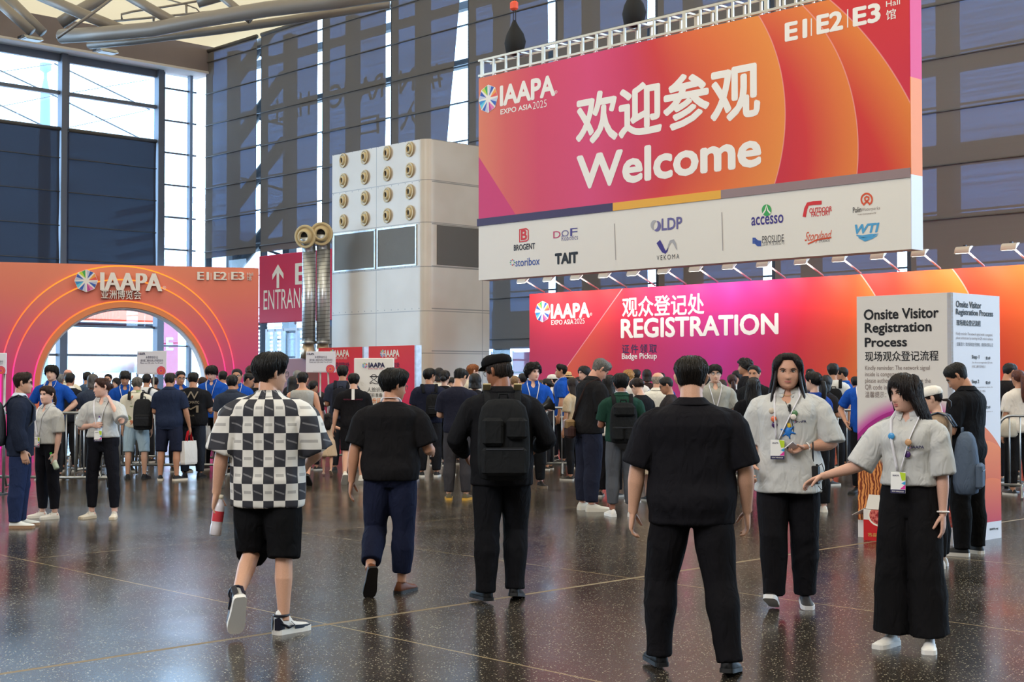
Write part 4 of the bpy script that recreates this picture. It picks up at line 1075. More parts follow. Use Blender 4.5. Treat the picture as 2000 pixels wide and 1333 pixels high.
def head_pt(az, zn, off=0.0, face=True, wid=1.0):
    """a point of the head surface; az 0 = front, positive towards the right ear"""
    w = np.interp(zn, HZ, HWD) * wid; f = np.interp(zn, HZ, HFR); b = np.interp(zn, HZ, HBK)
    c, s = math.cos(az), math.sin(az)
    e = 2.3; k = (abs(c) ** e + abs(s) ** e) ** (-1 / e)
    x = w * s * k; y = (f if c > 0 else b) * c * k
    d = off
    if face and c > 0:
        g = lambda a0, z0, sa, sz: math.exp(-((az - a0) / sa) ** 2 - ((zn - z0) / sz) ** 2)
        d += .0185 * g(0, -.30, .17, .12) + .009 * g(0, -.08, .12, .2) + .006 * g(0, -.36, .30, .09)
        d -= .0085 * (g(.40, .03, .22, .12) + g(-.40, .03, .22, .12))
        d += .004 * (g(.35, .22, .35, .08) + g(-.35, .22, .35, .08)) + .0065 * g(0, -.58, .30, .10) - .003 * g(0, -.575, .34, .022) - .004 * g(0, -.73, .3, .06) + .006 * g(0, -.88, .3, .1) + .004 * (g(.75, -.28, .3, .2) + g(-.75, -.28, .3, .2))
    n = nrm(V3(x / (w + 1e-3), y / ((f if c > 0 else b) + 1e-3), zn * .9))
    return V3(x, y, zn * HH) + n * d
class Fig:
    """one posed figure; the local frame faces +y, x to the person's right, ground at z = 0"""
    def __init__(s, female=False, w=1.0, lean=0.0, twist=0.0, side=0.0, hy=0.0, hp=0.0, hr=0.0, ua=None, fa=None, hand=None, th=None, sh=None, feet=None, belly=0.0, curl=(.35, .35), fw=1.0, armw=1.0, legw=1.0, child=False, sway=0.0, shoulder=0.0):
        s.fem, s.w, s.k = female, w, 1.0
        s.T = TF if female else TM
        s.lean, s.tw, s.side, s.belly = R(lean), R(twist), R(side), belly
        s.hy, s.hp, s.hr = R(hy), R(hp), R(hr)
        d = V3
        s.ua = [nrm(v) for v in (ua or (d(-.16, 0, -1), d(.16, 0, -1)))]
        s.fa = [nrm(v) for v in (fa or (d(-.04, .16, -1), d(.04, .16, -1)))]
        s.hand = hand or [None, None]
        s.th = [nrm(v) for v in (th or (d(-.04, .0, -1), d(.04, 0, -1)))]
        s.shn = [nrm(v) for v in (sh or (d(-.02, -.03, -1), d(.02, -.03, -1)))]
        s.feet = feet or ((12, 0), (-12, 0))          # yaw (degrees, left then right), toe-down pitch
        s.shz = shoulder; s.fw = fw; s.ears = True
        s.curl, s.armw, s.legw, s.child = curl, armw, legw, child
        s.pose()
    def bend(s, p):
        p = np.asarray(p, float); k = min(max(p[2] / .25, 0), 1)
        q = p - V3(0, 0, .04); q = rotx(-s.lean * k) @ q; q = roty(s.side * k) @ q; q = rotz(s.tw * k) @ q
        return q + V3(0, 0, .04)
    def pose(s):
        sw = (.168 if s.fem else .187) * (0.6 + .4 * s.w)
        s.hip = [V3(-.088 * s.w ** .5, 0, -.03), V3(.088 * s.w ** .5, 0, -.03)]
        s.knee = [s.hip[i] + s.th[i] * .425 for i in (0, 1)]
        s.ank = [s.knee[i] + s.shn[i] * .395 for i in (0, 1)]
        s.shd = [s.bend(V3(-sw, -.005, .430 + s.shz)), s.bend(V3(sw, -.005, .430 + s.shz))]
        s.elb = [s.shd[i] + s.ua[i] * .275 for i in (0, 1)]
        s.wri = [s.elb[i] + s.fa[i] * .25 for i in (0, 1)]
        s.neck = s.bend(V3(0, -.005, .53))
        s.HR = rotz(s.tw + s.hy) @ roty(s.side * .5 + s.hr) @ rotx(-s.lean * .5 - s.hp)
        s.hs = 1.12 if s.child else 1.0
        s.hc = s.neck + rotz(s.tw) @ rotx(-s.lean * .6) @ V3(0, .016, .030) + s.HR @ V3(0, .012, .105 * s.hs)
        lows = []
        for i in (0, 1):
            M = s.footM(i)
            for p in (V3(0, -.07, -.08), V3(0, .19, -.08)): lows.append((s.ank[i] + M @ p)[2])
        s.z0 = -min(lows); s.top = (s.hc + s.HR @ V3(0, 0, HH * s.hs))[2] + .008 + s.z0
    def footM(s, i):
        y, p = s.feet[i][0], s.feet[i][1]; return rotz(R(y)) @ rotx(R(-p))
    def P(s, p): return (np.asarray(p) + V3(0, 0, s.z0)) * s.k
    def fit(s, H): s.k = H / s.top; return s
    def prof(s, z, ease=0.0, drape=0.0, cyc=24, flare=0.0):
        a, f, b = (np.interp(z, ZT, s.T[q]) for q in 'afb')
        kw = s.w if z < .44 else 1 + (s.w - 1) * max(0, (.56 - z) / .12) * .8
        a *= kw; f *= kw; b *= kw
        bl = math.exp(-((z - .12) / .14) ** 2) * s.belly; f += bl; a += bl * .45; b += bl * .2
        if drape and z < .34:
            A, Ff, Bb = (np.interp(.34, ZT, s.T[q]) * s.w for q in 'afb')
            a = max(a, A * drape); f = max(f, Ff * drape * .98 + s.belly * .5); b = max(b, Bb * drape * .98)
        a += ease + flare; f += ease + flare; b += ease + flare
        th = np.arange(cyc) * 2 * PI / cyc; c, sn = np.cos(th), np.sin(th); e = 2.35
        k = (np.abs(c) ** e + np.abs(sn) ** e) ** (-1 / e)
        return [V3(a * sn[j] * k[j], (f if c[j] > 0 else b) * c[j] * k[j], z) for j in range(cyc)]
    def torso(s, S, z0, z1, ease, drape=0.0, hem=0.0, n=22, vn=0.0):
        rs = []
        for z in np.linspace(z0, z1, n):
            e = ease * (1 if z < .47 else max(.35, 1 - (z - .47) * 9))
            pr = s.prof(z, e, drape, flare=hem * max(0, 1 - (z - z0) / .25) ** 1.5)
            if vn and z > .44:
                for p in pr: p[2] -= vn * (z - .44) / (z1 - .44) * max(0, p[1] / .06 - abs(p[0]) / .07)
            rs.append(np.array([s.P(s.bend(p)) for p in pr]))
        S.rings(rs)
    def limb(s, S, pts, rad, n=16, hint=(0, 1, 0)):
        S.tube([s.P(p) for p in pts], [r * s.k if not hasattr(r, '__len__') else (r[0] * s.k, r[1] * s.k) for r in rad], n, hint)
    def arm_pts(s, i, upto=2.0, start=.0, e=0.0, taper=0.0):
        """(points, radii) along shoulder, elbow, wrist; UPTO 1 = elbow, 2 = wrist"""
        aw = s.armw * (.9 if s.fem else 1) * (.75 + .25 * s.w)
        T = [(-.16, .044), (-.05, .050), (.05, .054), (.15, .055), (.35, .052), (.7, .046), (.93, .042), (1.0, .041), (1.07, .042), (1.3, .043), (1.6, .035), (1.85, .028), (2.0, .0265)]
        pts, rad = [], []
        inn = s.bend(V3((-1, 1)[i] * .09, -.005, .452))
        def at(t):
            if t < 0: return s.shd[i] + (inn - s.shd[i]) * (-t / .16)
            return s.shd[i] + (s.elb[i] - s.shd[i]) * t if t <= 1 else s.elb[i] + (s.wri[i] - s.elb[i]) * (t - 1)
        ts = [t for t, _ in T if t < upto - .02] + [upto]
        for t in ts:
            r = np.interp(t, [q for q, _ in T], [r for _, r in T]) * aw + e * (1 if t > .1 else .55) + taper * max(0, t)
            pts.append(at(t)); rad.append(r)
        return pts, rad
    def leg_pts(s, i, upto=2.0, e=0.0, flare=0.0, e0=0.0):
        lw = s.legw * (.7 + .3 * s.w)
        T = [(-.10, .078), (.0, .087), (.2, .084), (.5, .073), (.85, .058), (1.0, .055), (1.12, .054), (1.35, .056), (1.65, .044), (1.9, .036), (2.0, .036), (2.2, .040)]
        pts, rad = [], []
        def at(t): return s.hip[i] + (s.knee[i] - s.hip[i]) * t if t <= 1 else s.knee[i] + (s.ank[i] - s.knee[i]) * (t - 1)
        ts = [t for t, _ in T if t < upto - .02] + [upto]
        for t in ts:
            r = np.interp(t, [q for q, _ in T], [r for _, r in T]) * lw + e * min(1, max(.3, t * 2)) + flare * max(0, t) ** 1.2 + e0
            p = at(t)
            if t > 1: p = p + V3(0, -.012 * math.sin(min(1, (t - 1) / .8) * PI) - .012 * min(1, (t - 1)), 0)
            pts.append(p); rad.append((r * 1.04, r * .97))
        return pts, rad
    def hand_frame(s, i):
        h = s.hand[i] or {}
        d = nrm(h.get('d', s.fa[i])); n = np.asarray(h.get('n', (V3(1, 0, 0), V3(-1, 0, 0))[i]), float)
        n = nrm(n - d * np.dot(n, d)); t = np.cross(d, n) * (-1, 1)[i]
        return s.wri[i], d, n, t
    def hand_shells(s, S, i):
        o, d, n, t = s.hand_frame(i); c = s.curl[i]; q = .94 if s.fem else 1.03
        P = lambda a, b, cc: o + (d * a + t * b + n * cc) * q
        th = np.arange(14) * 2 * PI / 14
        rs = []
        for a, hw, hn in ((-.03, .024, .020), (.0, .027, .019), (.03, .036, .018), (.06, .041, .0165), (.085, .040, .014), (.096, .034, .010)):
            rs.append(np.array([s.P(P(a, hw * math.cos(x), hn * math.sin(x))) for x in th]))
        S.rings(rs)
        for b, ln, r0 in ((.030, .072, .0088), (.010, .080, .0090), (-.011, .074, .0086), (-.030, .058, .0078)):
            p = P(.085, b, 0); ang = c * .5 + (.08 if b < 0 else 0); pts = [p]; dirr = None
            for seg in (.45, .32, .23):
                dv = d * math.cos(ang) + n * math.sin(ang) + t * (b * 1.6)
                p = p + nrm(dv) * ln * seg * q; pts.append(p); ang += c * (1.15 if seg > .4 else .9)
            S.tube([s.P(x) for x in pts], [r0 * s.k * f for f in (1.05, 1.0, .92, .72)], 8, n)
        p0 = P(.012, .026, .006); v = nrm(d * .75 + t * .62 + n * (.25 + c * .5)); p1 = p0 + v * .042; v2 = nrm(d * .95 + t * (.3 - c * .45) + n * (.3 + c * .6)); p2 = p1 + v2 * .030; p3 = p2 + nrm(v2 + n * c * .3) * .024
        S.tube([s.P(x) for x in (p0, p1, p2, p3)], [.0135 * s.k, .0112 * s.k, .0100 * s.k, .0072 * s.k], 8, n)
    def grip(s, i, along=.07, out=.035):
        o, d, n, t = s.hand_frame(i); return s.P(o + d * along + n * out), d, n, t
    def H(s, p): return s.P(s.hc + s.HR @ (np.asarray(p) * s.hs))
    def body(s, name, voxel, legs=True, smooth=2):
        S = Shell()
        s.torso(S, -.11, .56, -.006)
        S.tube([s.P(s.bend(V3(0, -.005, .48))), s.P(s.neck), s.P(s.neck * .4 + s.hc * .6 + s.HR @ V3(0, -.015, -.03)), s.P(s.hc + s.HR @ V3(0, -.012, 0))], [(.06 * s.k * (.82 if s.fem else 1) * (.6 + .4 * s.w),) * 2] * 2 + [(.055 * s.k * (.84 if s.fem else 1) * (.6 + .4 * s.w),) * 2] * 2, 16)
        nz = 30; rs = []
        for zn in [-.999] + list(np.linspace(-.97, .985, nz)) + [.999]:
            wd = (.95 if s.fem else 1) * (.93 + .07 * s.w) * s.fw
            rs.append(np.array([s.H(head_pt((2 * PI * j / 40 + PI) % (2 * PI) - PI, zn, 0, True, wd)) for j in range(40)]))
        S.rings(rs)
        for sg in (-1, 1) if s.ears else ():
            e = [s.H((sg * (.073 + dx), -.006 + dy, dz)) for dx, dy, dz in ((.0, .0, .022), (.010, -.006, .026), (.014, -.012, .012), (.012, -.010, -.006), (.005, -.002, -.024), (.0, .0, -.028))]
            S.tube(e, [.008 * s.k, .010 * s.k, .011 * s.k, .010 * s.k, .008 * s.k, .006 * s.k], 8)
        for i in (0, 1):
            p, r = s.arm_pts(i); s.limb(S, p, r); s.hand_shells(S, i)
            p, r = s.leg_pts(i); s.limb(S, p, r)
            M = s.footM(i)
            S.tube([s.P(s.ank[i] + M @ V3(*q)) for q in ((0, -.045, -.02), (0, -.02, -.045), (0, .05, -.05), (0, .12, -.06), (0, .155, -.063))], [.030 * s.k, .033 * s.k, (.030 * s.k, .026 * s.k), (.034 * s.k, .018 * s.k), (.028 * s.k, .013 * s.k)], 12, (1, 0, 0))
        return fuse(name, S, voxel, smooth)
    def shirt(s, name, voxel, hem=-.06, ease=.018, drape=.0, sleeve=.75, se=.016, flare=.0, st=.012, wr=.004, top=.535, smooth=3, vneck=.0):
        S = Shell(); s.torso(S, hem, top, ease, drape, flare, vn=vneck)
        if sleeve:
            for i in (0, 1): p, r = s.arm_pts(i, sleeve, e=se, taper=st); s.limb(S, p, r)
        return fuse(name, S, voxel, smooth, wr * s.k, 7, s.w * 13 + s.lean * 5)
    def trousers(s, name, voxel, waist=.06, end=1.93, ease=.016, flare=.0, e0=0.0, wr=.004, smooth=3, crotch=.0):
        S = Shell(); s.torso(S, -.115, waist, max(.008, ease * .6), n=9)
        for i in (0, 1): p, r = s.leg_pts(i, end, ease, flare, e0); s.limb(S, p, r, 18)
        return fuse(name, S, voxel, smooth, wr * s.k, 6, s.w * 7)
    def skirt(s, name, voxel, waist=.06, end=-.5, ease=.02, flare=.1):
        S = Shell(); c = (s.knee[0] + s.knee[1]) / 2; rs = []
        for z in np.linspace(waist, end, 12):
            k = (waist - z) / (waist - end); zz = max(z, -.05)
            rs.append(np.array([s.P(V3(q[0] * (1 + k * flare * 3) + c[0] * k * .5, q[1] * (1 + k * flare * 3) + c[1] * k * .6, z)) for q in s.prof(zz, ease)]))
        S.rings(rs); return fuse(name, S, voxel, 2, .004)
    def shoe(s, i, kind='sneaker'):
        M = s.footM(i); q = .93 if s.fem else 1.03
        up, so = MB(), MB()
        hi = {'boot': .02, 'high': .055, 'sandal': -.03}.get(kind, .0)
        secs = [(-.070, .018, .045, 0), (-.064, .029, .066 + hi * .5, 0), (-.050, .035, .088 + hi, 0), (-.01, .037, .098 + hi, 0), (.022, .038, .090 + hi * .6, 0), (.06, .041, .072, 0), (.10, .046, .058, 0), (.145, .047, .050, 0), (.175, .040, .044, 0), (.192, .024, .036, 0)]
        n = 16; rs, bs = [], []
        for y, hw, hh, _ in secs:
            ring = []
            for j in range(n):
                a = 2 * PI * j / n; x = hw * math.sin(a); z = math.cos(a)
                z = -.058 + (z * (hh - .022) if z > 0 else z * .008)
                ring.append(Vector(s.P(s.ank[i] + M @ (V3(x, y, z) * q + V3(0, 0, (q - 1) * .08)))))
            rs.append(ring)
        up.loft(rs)
        th = .03 if kind in ('chunky', 'sneaker', 'high') else .022
        for y, hw, _, _ in secs:
            w2 = hw + .004
            bs.append([Vector(s.P(s.ank[i] + M @ (V3(x, y * 1.02, z) * q + V3(0, 0, (q - 1) * .08)))) for x, z in ((-w2, -.08), (-w2 * .98, -.08 + th), (w2 * .98, -.08 + th), (w2, -.08))])
        so.loft(bs, True, False)
        return up, so
    def hair(s, style, parent, m, seed=0.0, t=.016, extra=None, strands=0):
        wid = (.95 if s.fem else 1) * (.93 + .07 * s.w) * s.fw
        mb = MB(); NA, NZ = 56, 14
        st = dict(short=dict(front=.62, temple=.42, side=-.02, nape=-.55, t0=.12), buzz=dict(front=.60, temple=.45, side=.05, nape=-.45, t0=.3), mop=dict(front=.22, temple=.12, side=-.22, nape=-.62, t0=.75), long=dict(front=.66, temple=.30, side=-.9, nape=-3.4, t0=.5), fringe=dict(front=.16, temple=-.2, side=-1.2, nape=-3.0, t0=.7), bob=dict(front=.3, temple=-.1, side=-1.0, nape=-1.0, t0=.7), up=dict(front=.66, temple=.40, side=.0, nape=-.35, t0=.3), bald=dict(front=.3, temple=.2, side=-.02, nape=-.5, t0=.5), curly=dict(front=.42, temple=.22, side=-.25, nape=-.62, t0=.8))[style]
        st = dict(st, **(extra or {})); t = st.get('t', t)
        def line(az):
            a = abs(az)
            return float(np.interp(a, [0, .45, .8, 1.15, 1.5, 1.95, 2.5, PI], [st['front'], st['front'] - .02, st['temple'], min(st['temple'], max(st['side'] + .1, -.05)), st['side'], st['side'] * .6 + st['nape'] * .2 - .08 if st['nape'] > -1 else st['nape'] * .8, st['nape'], st['nape']]))
        longh = st['nape'] < -.7
        def surf(az, zn, off):
            lim = -.15
            if zn >= lim or not longh: return head_pt(az, max(zn, -.98), off, False, wid)
            p = head_pt(az, lim, off, False, wid); dz = lim - zn
            p[2] = zn * HH; c = math.cos(az)
            k = min(dz / 1.2, 1)
            p[0] *= 1 + .28 * k - .12 * max(0, dz - 1.4); p[1] -= .030 * k
            if dz > 1.0 and c < .2: p[1] -= .022 * min(1, dz - 1.0) * s.w
            return p
        def pts(layer):
            rows = []
            for r in range(NZ + 1):
                row = []
                for j in range(NA):
                    az = 2 * PI * j / NA; az = az if az <= PI else az - 2 * PI
                    z0 = line(az); u = r / NZ
                    zn = z0 + (1.0 - z0) * (u ** (.9 if not longh else 1.0))
                    if style == 'bald': zn = min(zn, .45)
                    nn = mnoise.noise((az * 3.2 + seed, zn * 2.6, seed * 2)); n2 = mnoise.noise((az * 11 + seed, zn * 7, 4))
                    amp = .9 if style == 'curly' else .35
                    tt = t * (st['t0'] + (1 - st['t0']) * min(1, u * (2.2 if st['t0'] < .3 else 3))) * (1 + amp * nn + amp * .8 * n2)
                    if st.get('quiff') and abs(az) < 1.1: tt += st['quiff'] * max(0, 1 - abs(az)) * (1 - abs(u - .35) * 1.5 if u < .9 else 0)
                    if st.get('fade') and zn < .38: tt *= max(.22, 1 - (.38 - zn) * 1.7)
                    off = tt if layer == 0 else -.006
                    if layer == 1 and longh and zn < -.15: off = tt - .022
                    p = surf(az, zn, off); row.append(Vector(s.H(p)))
                rows.append(row)
            return rows
        A, B_ = pts(0), pts(1)
        V = [p for r in A for p in r] + [p for r in B_ for p in r]; o = (NZ + 1) * NA; Fs = []
        for r in range(NZ):
            for j in range(NA):
                k = (j + 1) % NA
                Fs.append((r * NA + j, r * NA + k, (r + 1) * NA + k, (r + 1) * NA + j)); Fs.append((o + r * NA + k, o + r * NA + j, o + (r + 1) * NA + j, o + (r + 1) * NA + k))
        for j in range(NA):
            k = (j + 1) % NA
            Fs.append((k, j, o + j, o + k)); Fs.append((NZ * NA + j, NZ * NA + k, o + NZ * NA + k, o + NZ * NA + j))
        mb.add(V, Fs, True)
        if st.get('bun'):
            Sb = Shell(); by, bz, br = st['bun']; Sb.ball(V3(0, by, bz), (br, br * .9, br)); VV, FF = Sb.data(); mb.add([Vector(s.H(p)) for p in VV], FF, True)
        if st.get('tail'):
            y0, z0, ln, r0 = st['tail']
            mb.tube([Vector(s.H((0, y0, z0))), Vector(s.H((0, y0 - .045, z0 - .01))), Vector(s.H((.005, y0 - .06, z0 - ln * .35))), Vector(s.H((.0, y0 - .055, z0 - ln * .75))), Vector(s.H((0, y0 - .045, z0 - ln)))], [r0 * .6, r0, r0 * 1.15, r0 * .9, r0 * .2], 12)
        if strands:
            rnd = random.Random(int(seed * 100) + 5)
            for _ in range(strands):
                az = rnd.uniform(-PI, PI); z0 = line(az); ov = rnd.uniform(-.02, .09) if not longh else (rnd.uniform(-.1, .16) if abs(az) > .8 or style == 'fringe' else rnd.uniform(-.12, .0))
                if style == 'bald': continue
                dr = rnd.uniform(-.12, .12); ub = rnd.uniform(.55, .97); P_ = []
                nseg = 7 if not longh else 10
                for i in range(nseg):
                    q = i / (nseg - 1); zn = z0 - ov + (ub * (1.0 - z0) + ov) * (1 - q)
                    a2 = az + dr * q + (.05 * math.sin(q * 5 + az * 9) if style == 'curly' else 0)
                    tt = t * (st['t0'] + (1 - st['t0']) * min(1, max(0, (zn - z0) / (1 - z0)) * (2.2 if st['t0'] < .3 else 3))) * rnd.uniform(.92, 1.16) + .0012
                    if st.get('fade') and zn < .38: tt *= max(.22, 1 - (.38 - zn) * 1.7)
                    if st.get('quiff') and abs(a2) < 1.1: tt += st['quiff'] * max(0, 1 - abs(a2)) * .8
                    P_.append(Vector(s.H(surf(a2, zn, tt))))
                w_ = rnd.uniform(.0022, .0042) * s.k
                mb.tube(P_, [w_ * f for f in np.linspace(1, .3, nseg)], 4)
        for pth, r0 in st.get('locks', []):
            mb.tube([Vector(s.H(q)) for q in pth], [r0 * f for f in np.linspace(1, .35, len(pth))], 8, flat=.45)
        return mb.build('hair', m, parent)
    def face(s, parent, hc, lips=(184, 118, 106), brow=None, mouth=False):
        wid = (.95 if s.fem else 1) * (.93 + .07 * s.w) * s.fw
        ew = mat('eye_white', (222, 216, 210), .3); ei = mat('eye_dark', (34, 24, 20), .25)
        for sg in (-1, 1):
            Sb = Shell(); Sb.ball(V3(sg * .0305 * wid, .070, .004), (.0135, .0118, .0070), 8); VV, FF = Sb.data()
            mb = MB().add([Vector(s.H(p)) for p in VV], FF, True); mb.cur = 1
            Sb = Shell(); Sb.ball(V3(sg * .0300 * wid, .0785, .0028), (.0060, .0044, .0058), 6); VV, FF = Sb.data(); mb.add([Vector(s.H(p)) for p in VV], FF, True)
            mb.build('eye', [ew, ei], parent)
            pts = [Vector(s.H(head_pt(sg * a, z, .002, True, wid))) for a, z in ((.20, .155), (.36, .20), (.52, .20), (.68, .145))]
            MB().tube(pts, [(.0022 if s.fem else .0030) * s.k, (.0030 if s.fem else .0042) * s.k, (.0026 if s.fem else .0038) * s.k, .0014 * s.k], 6).build('eyebrow', hc, parent)
            pts = [Vector(s.H(head_pt(sg * a, z, .0042, True, wid))) for a, z in ((.19, .035), (.30, .10), (.44, .105), (.60, .05))]
            MB().tube(pts, [.0014 * s.k, .0024 * s.k, .0026 * s.k, .0016 * s.k], 6).build('eyelash', hc, parent)
        lm = mat('lips_%d_%d' % (lips[0], lips[1]), lips, .4)
        for nm, zz, th_ in (('upper', -.545, .0042), ('lower', -.60 - (.05 if mouth else 0), .0052)):
            pts = [Vector(s.H(head_pt(a, zz + .012 * (abs(a) / .3) * (1 if nm == 'lower' else -1), -.0008, True, wid))) for a in np.linspace(-.33, .33, 9)]
            MB().tube(pts, [th_ * .8 * s.k * f for f in (.25, .7, .95, 1, .95 if nm == 'upper' else 1.05, 1, .95, .7, .25)], 8).build('lips', lm, parent)
    def glasses(s, parent, m=None, r=.021, dark=False):
        m = m or mat('spectacle_frame', (50, 48, 50), .3, .4)
        mb = MB()
        for sg in (-1, 1):
            c = V3(sg * .032, .094, .002)
            mb.tube([Vector(s.H(c + V3(r * 1.1 * math.cos(a), -.004 * abs(math.cos(a)), r * .85 * math.sin(a)))) for a in np.linspace(0, 2 * PI, 17)], .0016 * s.k, 6)
            mb.tube([Vector(s.H(q)) for q in ((sg * .055, .09, .006), (sg * .074, .07, .008), (sg * .081, .0, .010), (sg * .080, -.02, -.004))], .0017 * s.k, 6)
        mb.tube([Vector(s.H(q)) for q in ((-.010, .096, .004), (0, .099, .008), (.010, .096, .004))], .0016 * s.k, 6)
        g = mb.build('glasses', m, parent)
        lens = mat('spectacle_lens', (214, 222, 230), .08); lens.node_tree.nodes['Principled BSDF'].inputs['Alpha'].default_value = .28
        mb = MB()
        for sg in (-1, 1):
            c = V3(sg * .032, .0935, .002); mb.add([Vector(s.H(c + V3(r * 1.05 * math.cos(a), -.003 * abs(math.cos(a)), r * .8 * math.sin(a)))) for a in np.linspace(0, 2 * PI, 17)[:-1]], [tuple(range(16))])
        mb.build('lens', lens, g)
    def chest(s, x, z, off=.02):
        """a point on the front of the clothed chest"""
        pr = s.prof(z, off); best = None
        for j in range(len(pr)):
            p, q = pr[j], pr[(j + 1) % len(pr)]
            if p[1] >= 0 or q[1] >= 0:
                lo, hi = min(p[0], q[0]), max(p[0], q[0])
                if lo - 1e-6 <= x <= hi + 1e-6 and hi > lo: best = p[1] + (q[1] - p[1]) * ((x - p[0]) / (q[0] - p[0] + 1e-9)); break
        return s.bend(V3(x, best if best is not None else pr[0][1], z))
    def collar(s, parent, m, ease=.016, drop=.03):
        mb = MB(); n = 30; rs = []
        for z, r, dr in ((.522, .018, .2), (.552, .008, .6), (.562, .009, 1), (.556, .016, 1.1), (.528, .027, 1.5), (.520, .028, 1.6), (.519, .020, 1.5)):
            row = []
            for j in range(n):
                az = .30 + (2 * PI - .60) * j / (n - 1); c = math.cos(az)
                a, f, b = (np.interp(z, ZT, s.T[q]) for q in 'afb'); k = 1 + (s.w - 1) * max(0, (.56 - z) / .12) * .8
                e = 2.2; q = (abs(c) ** e + abs(math.sin(az)) ** e) ** (-1 / e)
                p = V3((a * k + r) * math.sin(az) * q, ((f if c > 0 else b) * k + r) * c * q, z - .022 * dr * max(0, c) ** 2)
                row.append(Vector(s.P(s.bend(p))))
            rs.append(row)
        mb.loft(rs, False, closed=False); return mb.build('collar', m, parent)
    def lanyard(s, parent, band, badge_z=.13, x=.0, style=0, off=.024, badge=True):
        """white neck strap and card"""
        mb = MB()
        front = lambda z: max(s.chest(x, q, off)[1] for q in np.linspace(z, .44, 9)) if z < .36 else 0
        def hang(px_, z):
            p = s.chest(px_, z, off + .006)
            return V3(p[0], max(p[1], front(z) + .004 if z < .36 else p[1]), p[2])
        for sg in (-1, 1):
            pts = [s.bend(V3(sg * .052, -.035, .565)), s.bend(V3(sg * .070, .01, .552))]
            for k in np.linspace(0, 1, 10): pts.append(hang(sg * .075 * (1 - k) + x * k + sg * .008, .50 + (badge_z + .01 - .50) * k))
            mb.tube([Vector(s.P(p)) for p in pts], .0105 * s.k, 6, flat=.22, up=(0, 1, 0))
        pts = [s.bend(V3(.052 * math.cos(a), -.05 - .020 * math.sin(a), .566)) for a in np.linspace(PI, 0, 7)]
        mb.tube([Vector(s.P(p)) for p in pts], .0085 * s.k, 6, flat=.35)
        o = mb.build('lanyard', band, parent)
        if badge:
            c = Vector(s.P(hang(x, badge_z - .06) + V3(0, .012, 0))); w, h = .092 * s.k, .130 * s.k
            z0 = c.z
            b_ = MB().rbox((0, 0, 0), (w, .006, h), .002).build('badge', mat('badge_white', (234, 232, 230), .4), o)
            b_.location = c; b_.rotation_euler = (R(-4), 0, PI)
            if style >= 1:
                MB().box((0, -.0035, -h * .41), (w, .002, h * .17)).build('badge_band', NAVY if style == 1 else ORRED, b_)
                if style == 1:
                    for col, pts in (((178, 204, 40), [(.1, .5), (.5, .46), (.5, .12), (.26, .1)]), ((40, 150, 206), [(.22, -.02), (.5, .08), (.5, -.12)]), ((216, 50, 150), [(.14, -.30), (.5, -.3), (.5, -.06)])):
                        MB().add([(p * w, -.0042, q * h) for p, q in pts], [tuple(range(len(pts)))]).build('badge_print', mat('badge_%d' % col[0], col, .5), b_)
                    lettering(b_, 'IAAPA', (-.36 * w, .30 * h, .06 * w, .38 * h), NAVY, .02, y=-.0042)
                    lettering(b_, 'SHOW AMBASSADOR', (-.40 * w, -.445 * h, .40 * w, -.375 * h), WHITE, .01, y=-.0050)
        return o
def wear_backpack(pos, yaw, label, size=(.30, .16, .44), col=(30, 31, 33), group=None, tilt=0.0, strapcol=None, fig=None, root=None, style=0, pockets=True):
    """a rucksack on a back: POS is the middle of its back panel in the hall"""
    t = thing('backpack', label, 'backpack', pos, yaw, group)
    m = fabric(col, folds=.5); w, d, h = size
    rs = []
    for z, kx, ky in ((-.5, .70, .55), (-.47, .92, .92), (-.3, 1.0, 1.05), (0, 1.0, 1.0), (.25, .96, .86), (.40, .84, .68), (.48, .60, .42), (.5, .3, .2)):
        ring = []
        for j in range(20):
            a = 2 * PI * j / 20; c, sn = math.cos(a), math.sin(a); k = (abs(c) ** 3.4 + abs(sn) ** 3.4) ** (-1 / 3.4)
            ring.append(Vector((w / 2 * kx * sn * k, -d / 2 + d / 2 * ky * c * k, z * h)))
        rs.append(ring)
    MB().loft(rs).build('bag_body', m, t)
    if pockets:
        for px, pz, pw, ph in ((-.0, -.26, .86, .34), (-.22, .10, .40, .34), (.24, .14, .40, .26)) if style == 0 else ((-.24, -.25, .42, .34), (.24, -.25, .42, .34), (0, .30, .8, .25)) if style == 1 else ((0, -.2, .8, .4),):
            MB().rbox((px * w, -d * 1.02, pz * h), (pw * w, d * .34, ph * h), .02).build('pocket', m, t)
        MB().box((0, -d * 1.2, -.11 * h), (w * .7, .006, .008)).build('zip', DARKF, t)
    MB().tube([(-.035, -d * .35, h * .47), (-.03, -d * .35, h * .56), (.03, -d * .35, h * .56), (.035, -d * .35, h * .47)], .009, 8).build('grab_handle', m, t)
    sm = fabric(strapcol, folds=.2) if strapcol else m
    if fig is not None:
        for sg in (-1, 1):
            # straps run over the shoulders in the wearer's frame
            P = [(sg * .10, -.165 * fig.w, .40), (sg * .105, -.10, .505), (sg * .112, -.02, .535), (sg * .120, .07, .50), (sg * .125, .145 * fig.w, .40), (sg * .135, .145 * fig.w, .26), (sg * .16, .05, .14)]
            pts = [t.matrix_basis.inverted() @ (root.matrix_basis @ Vector(fig.P(fig.bend(V3(*p))))) for p in P]
            MB().tube(pts, .026 * fig.k, 8, flat=.3, up=(0, .3, 1)).build('shoulder_strap', sm, t)
    return t
SHOES = {}
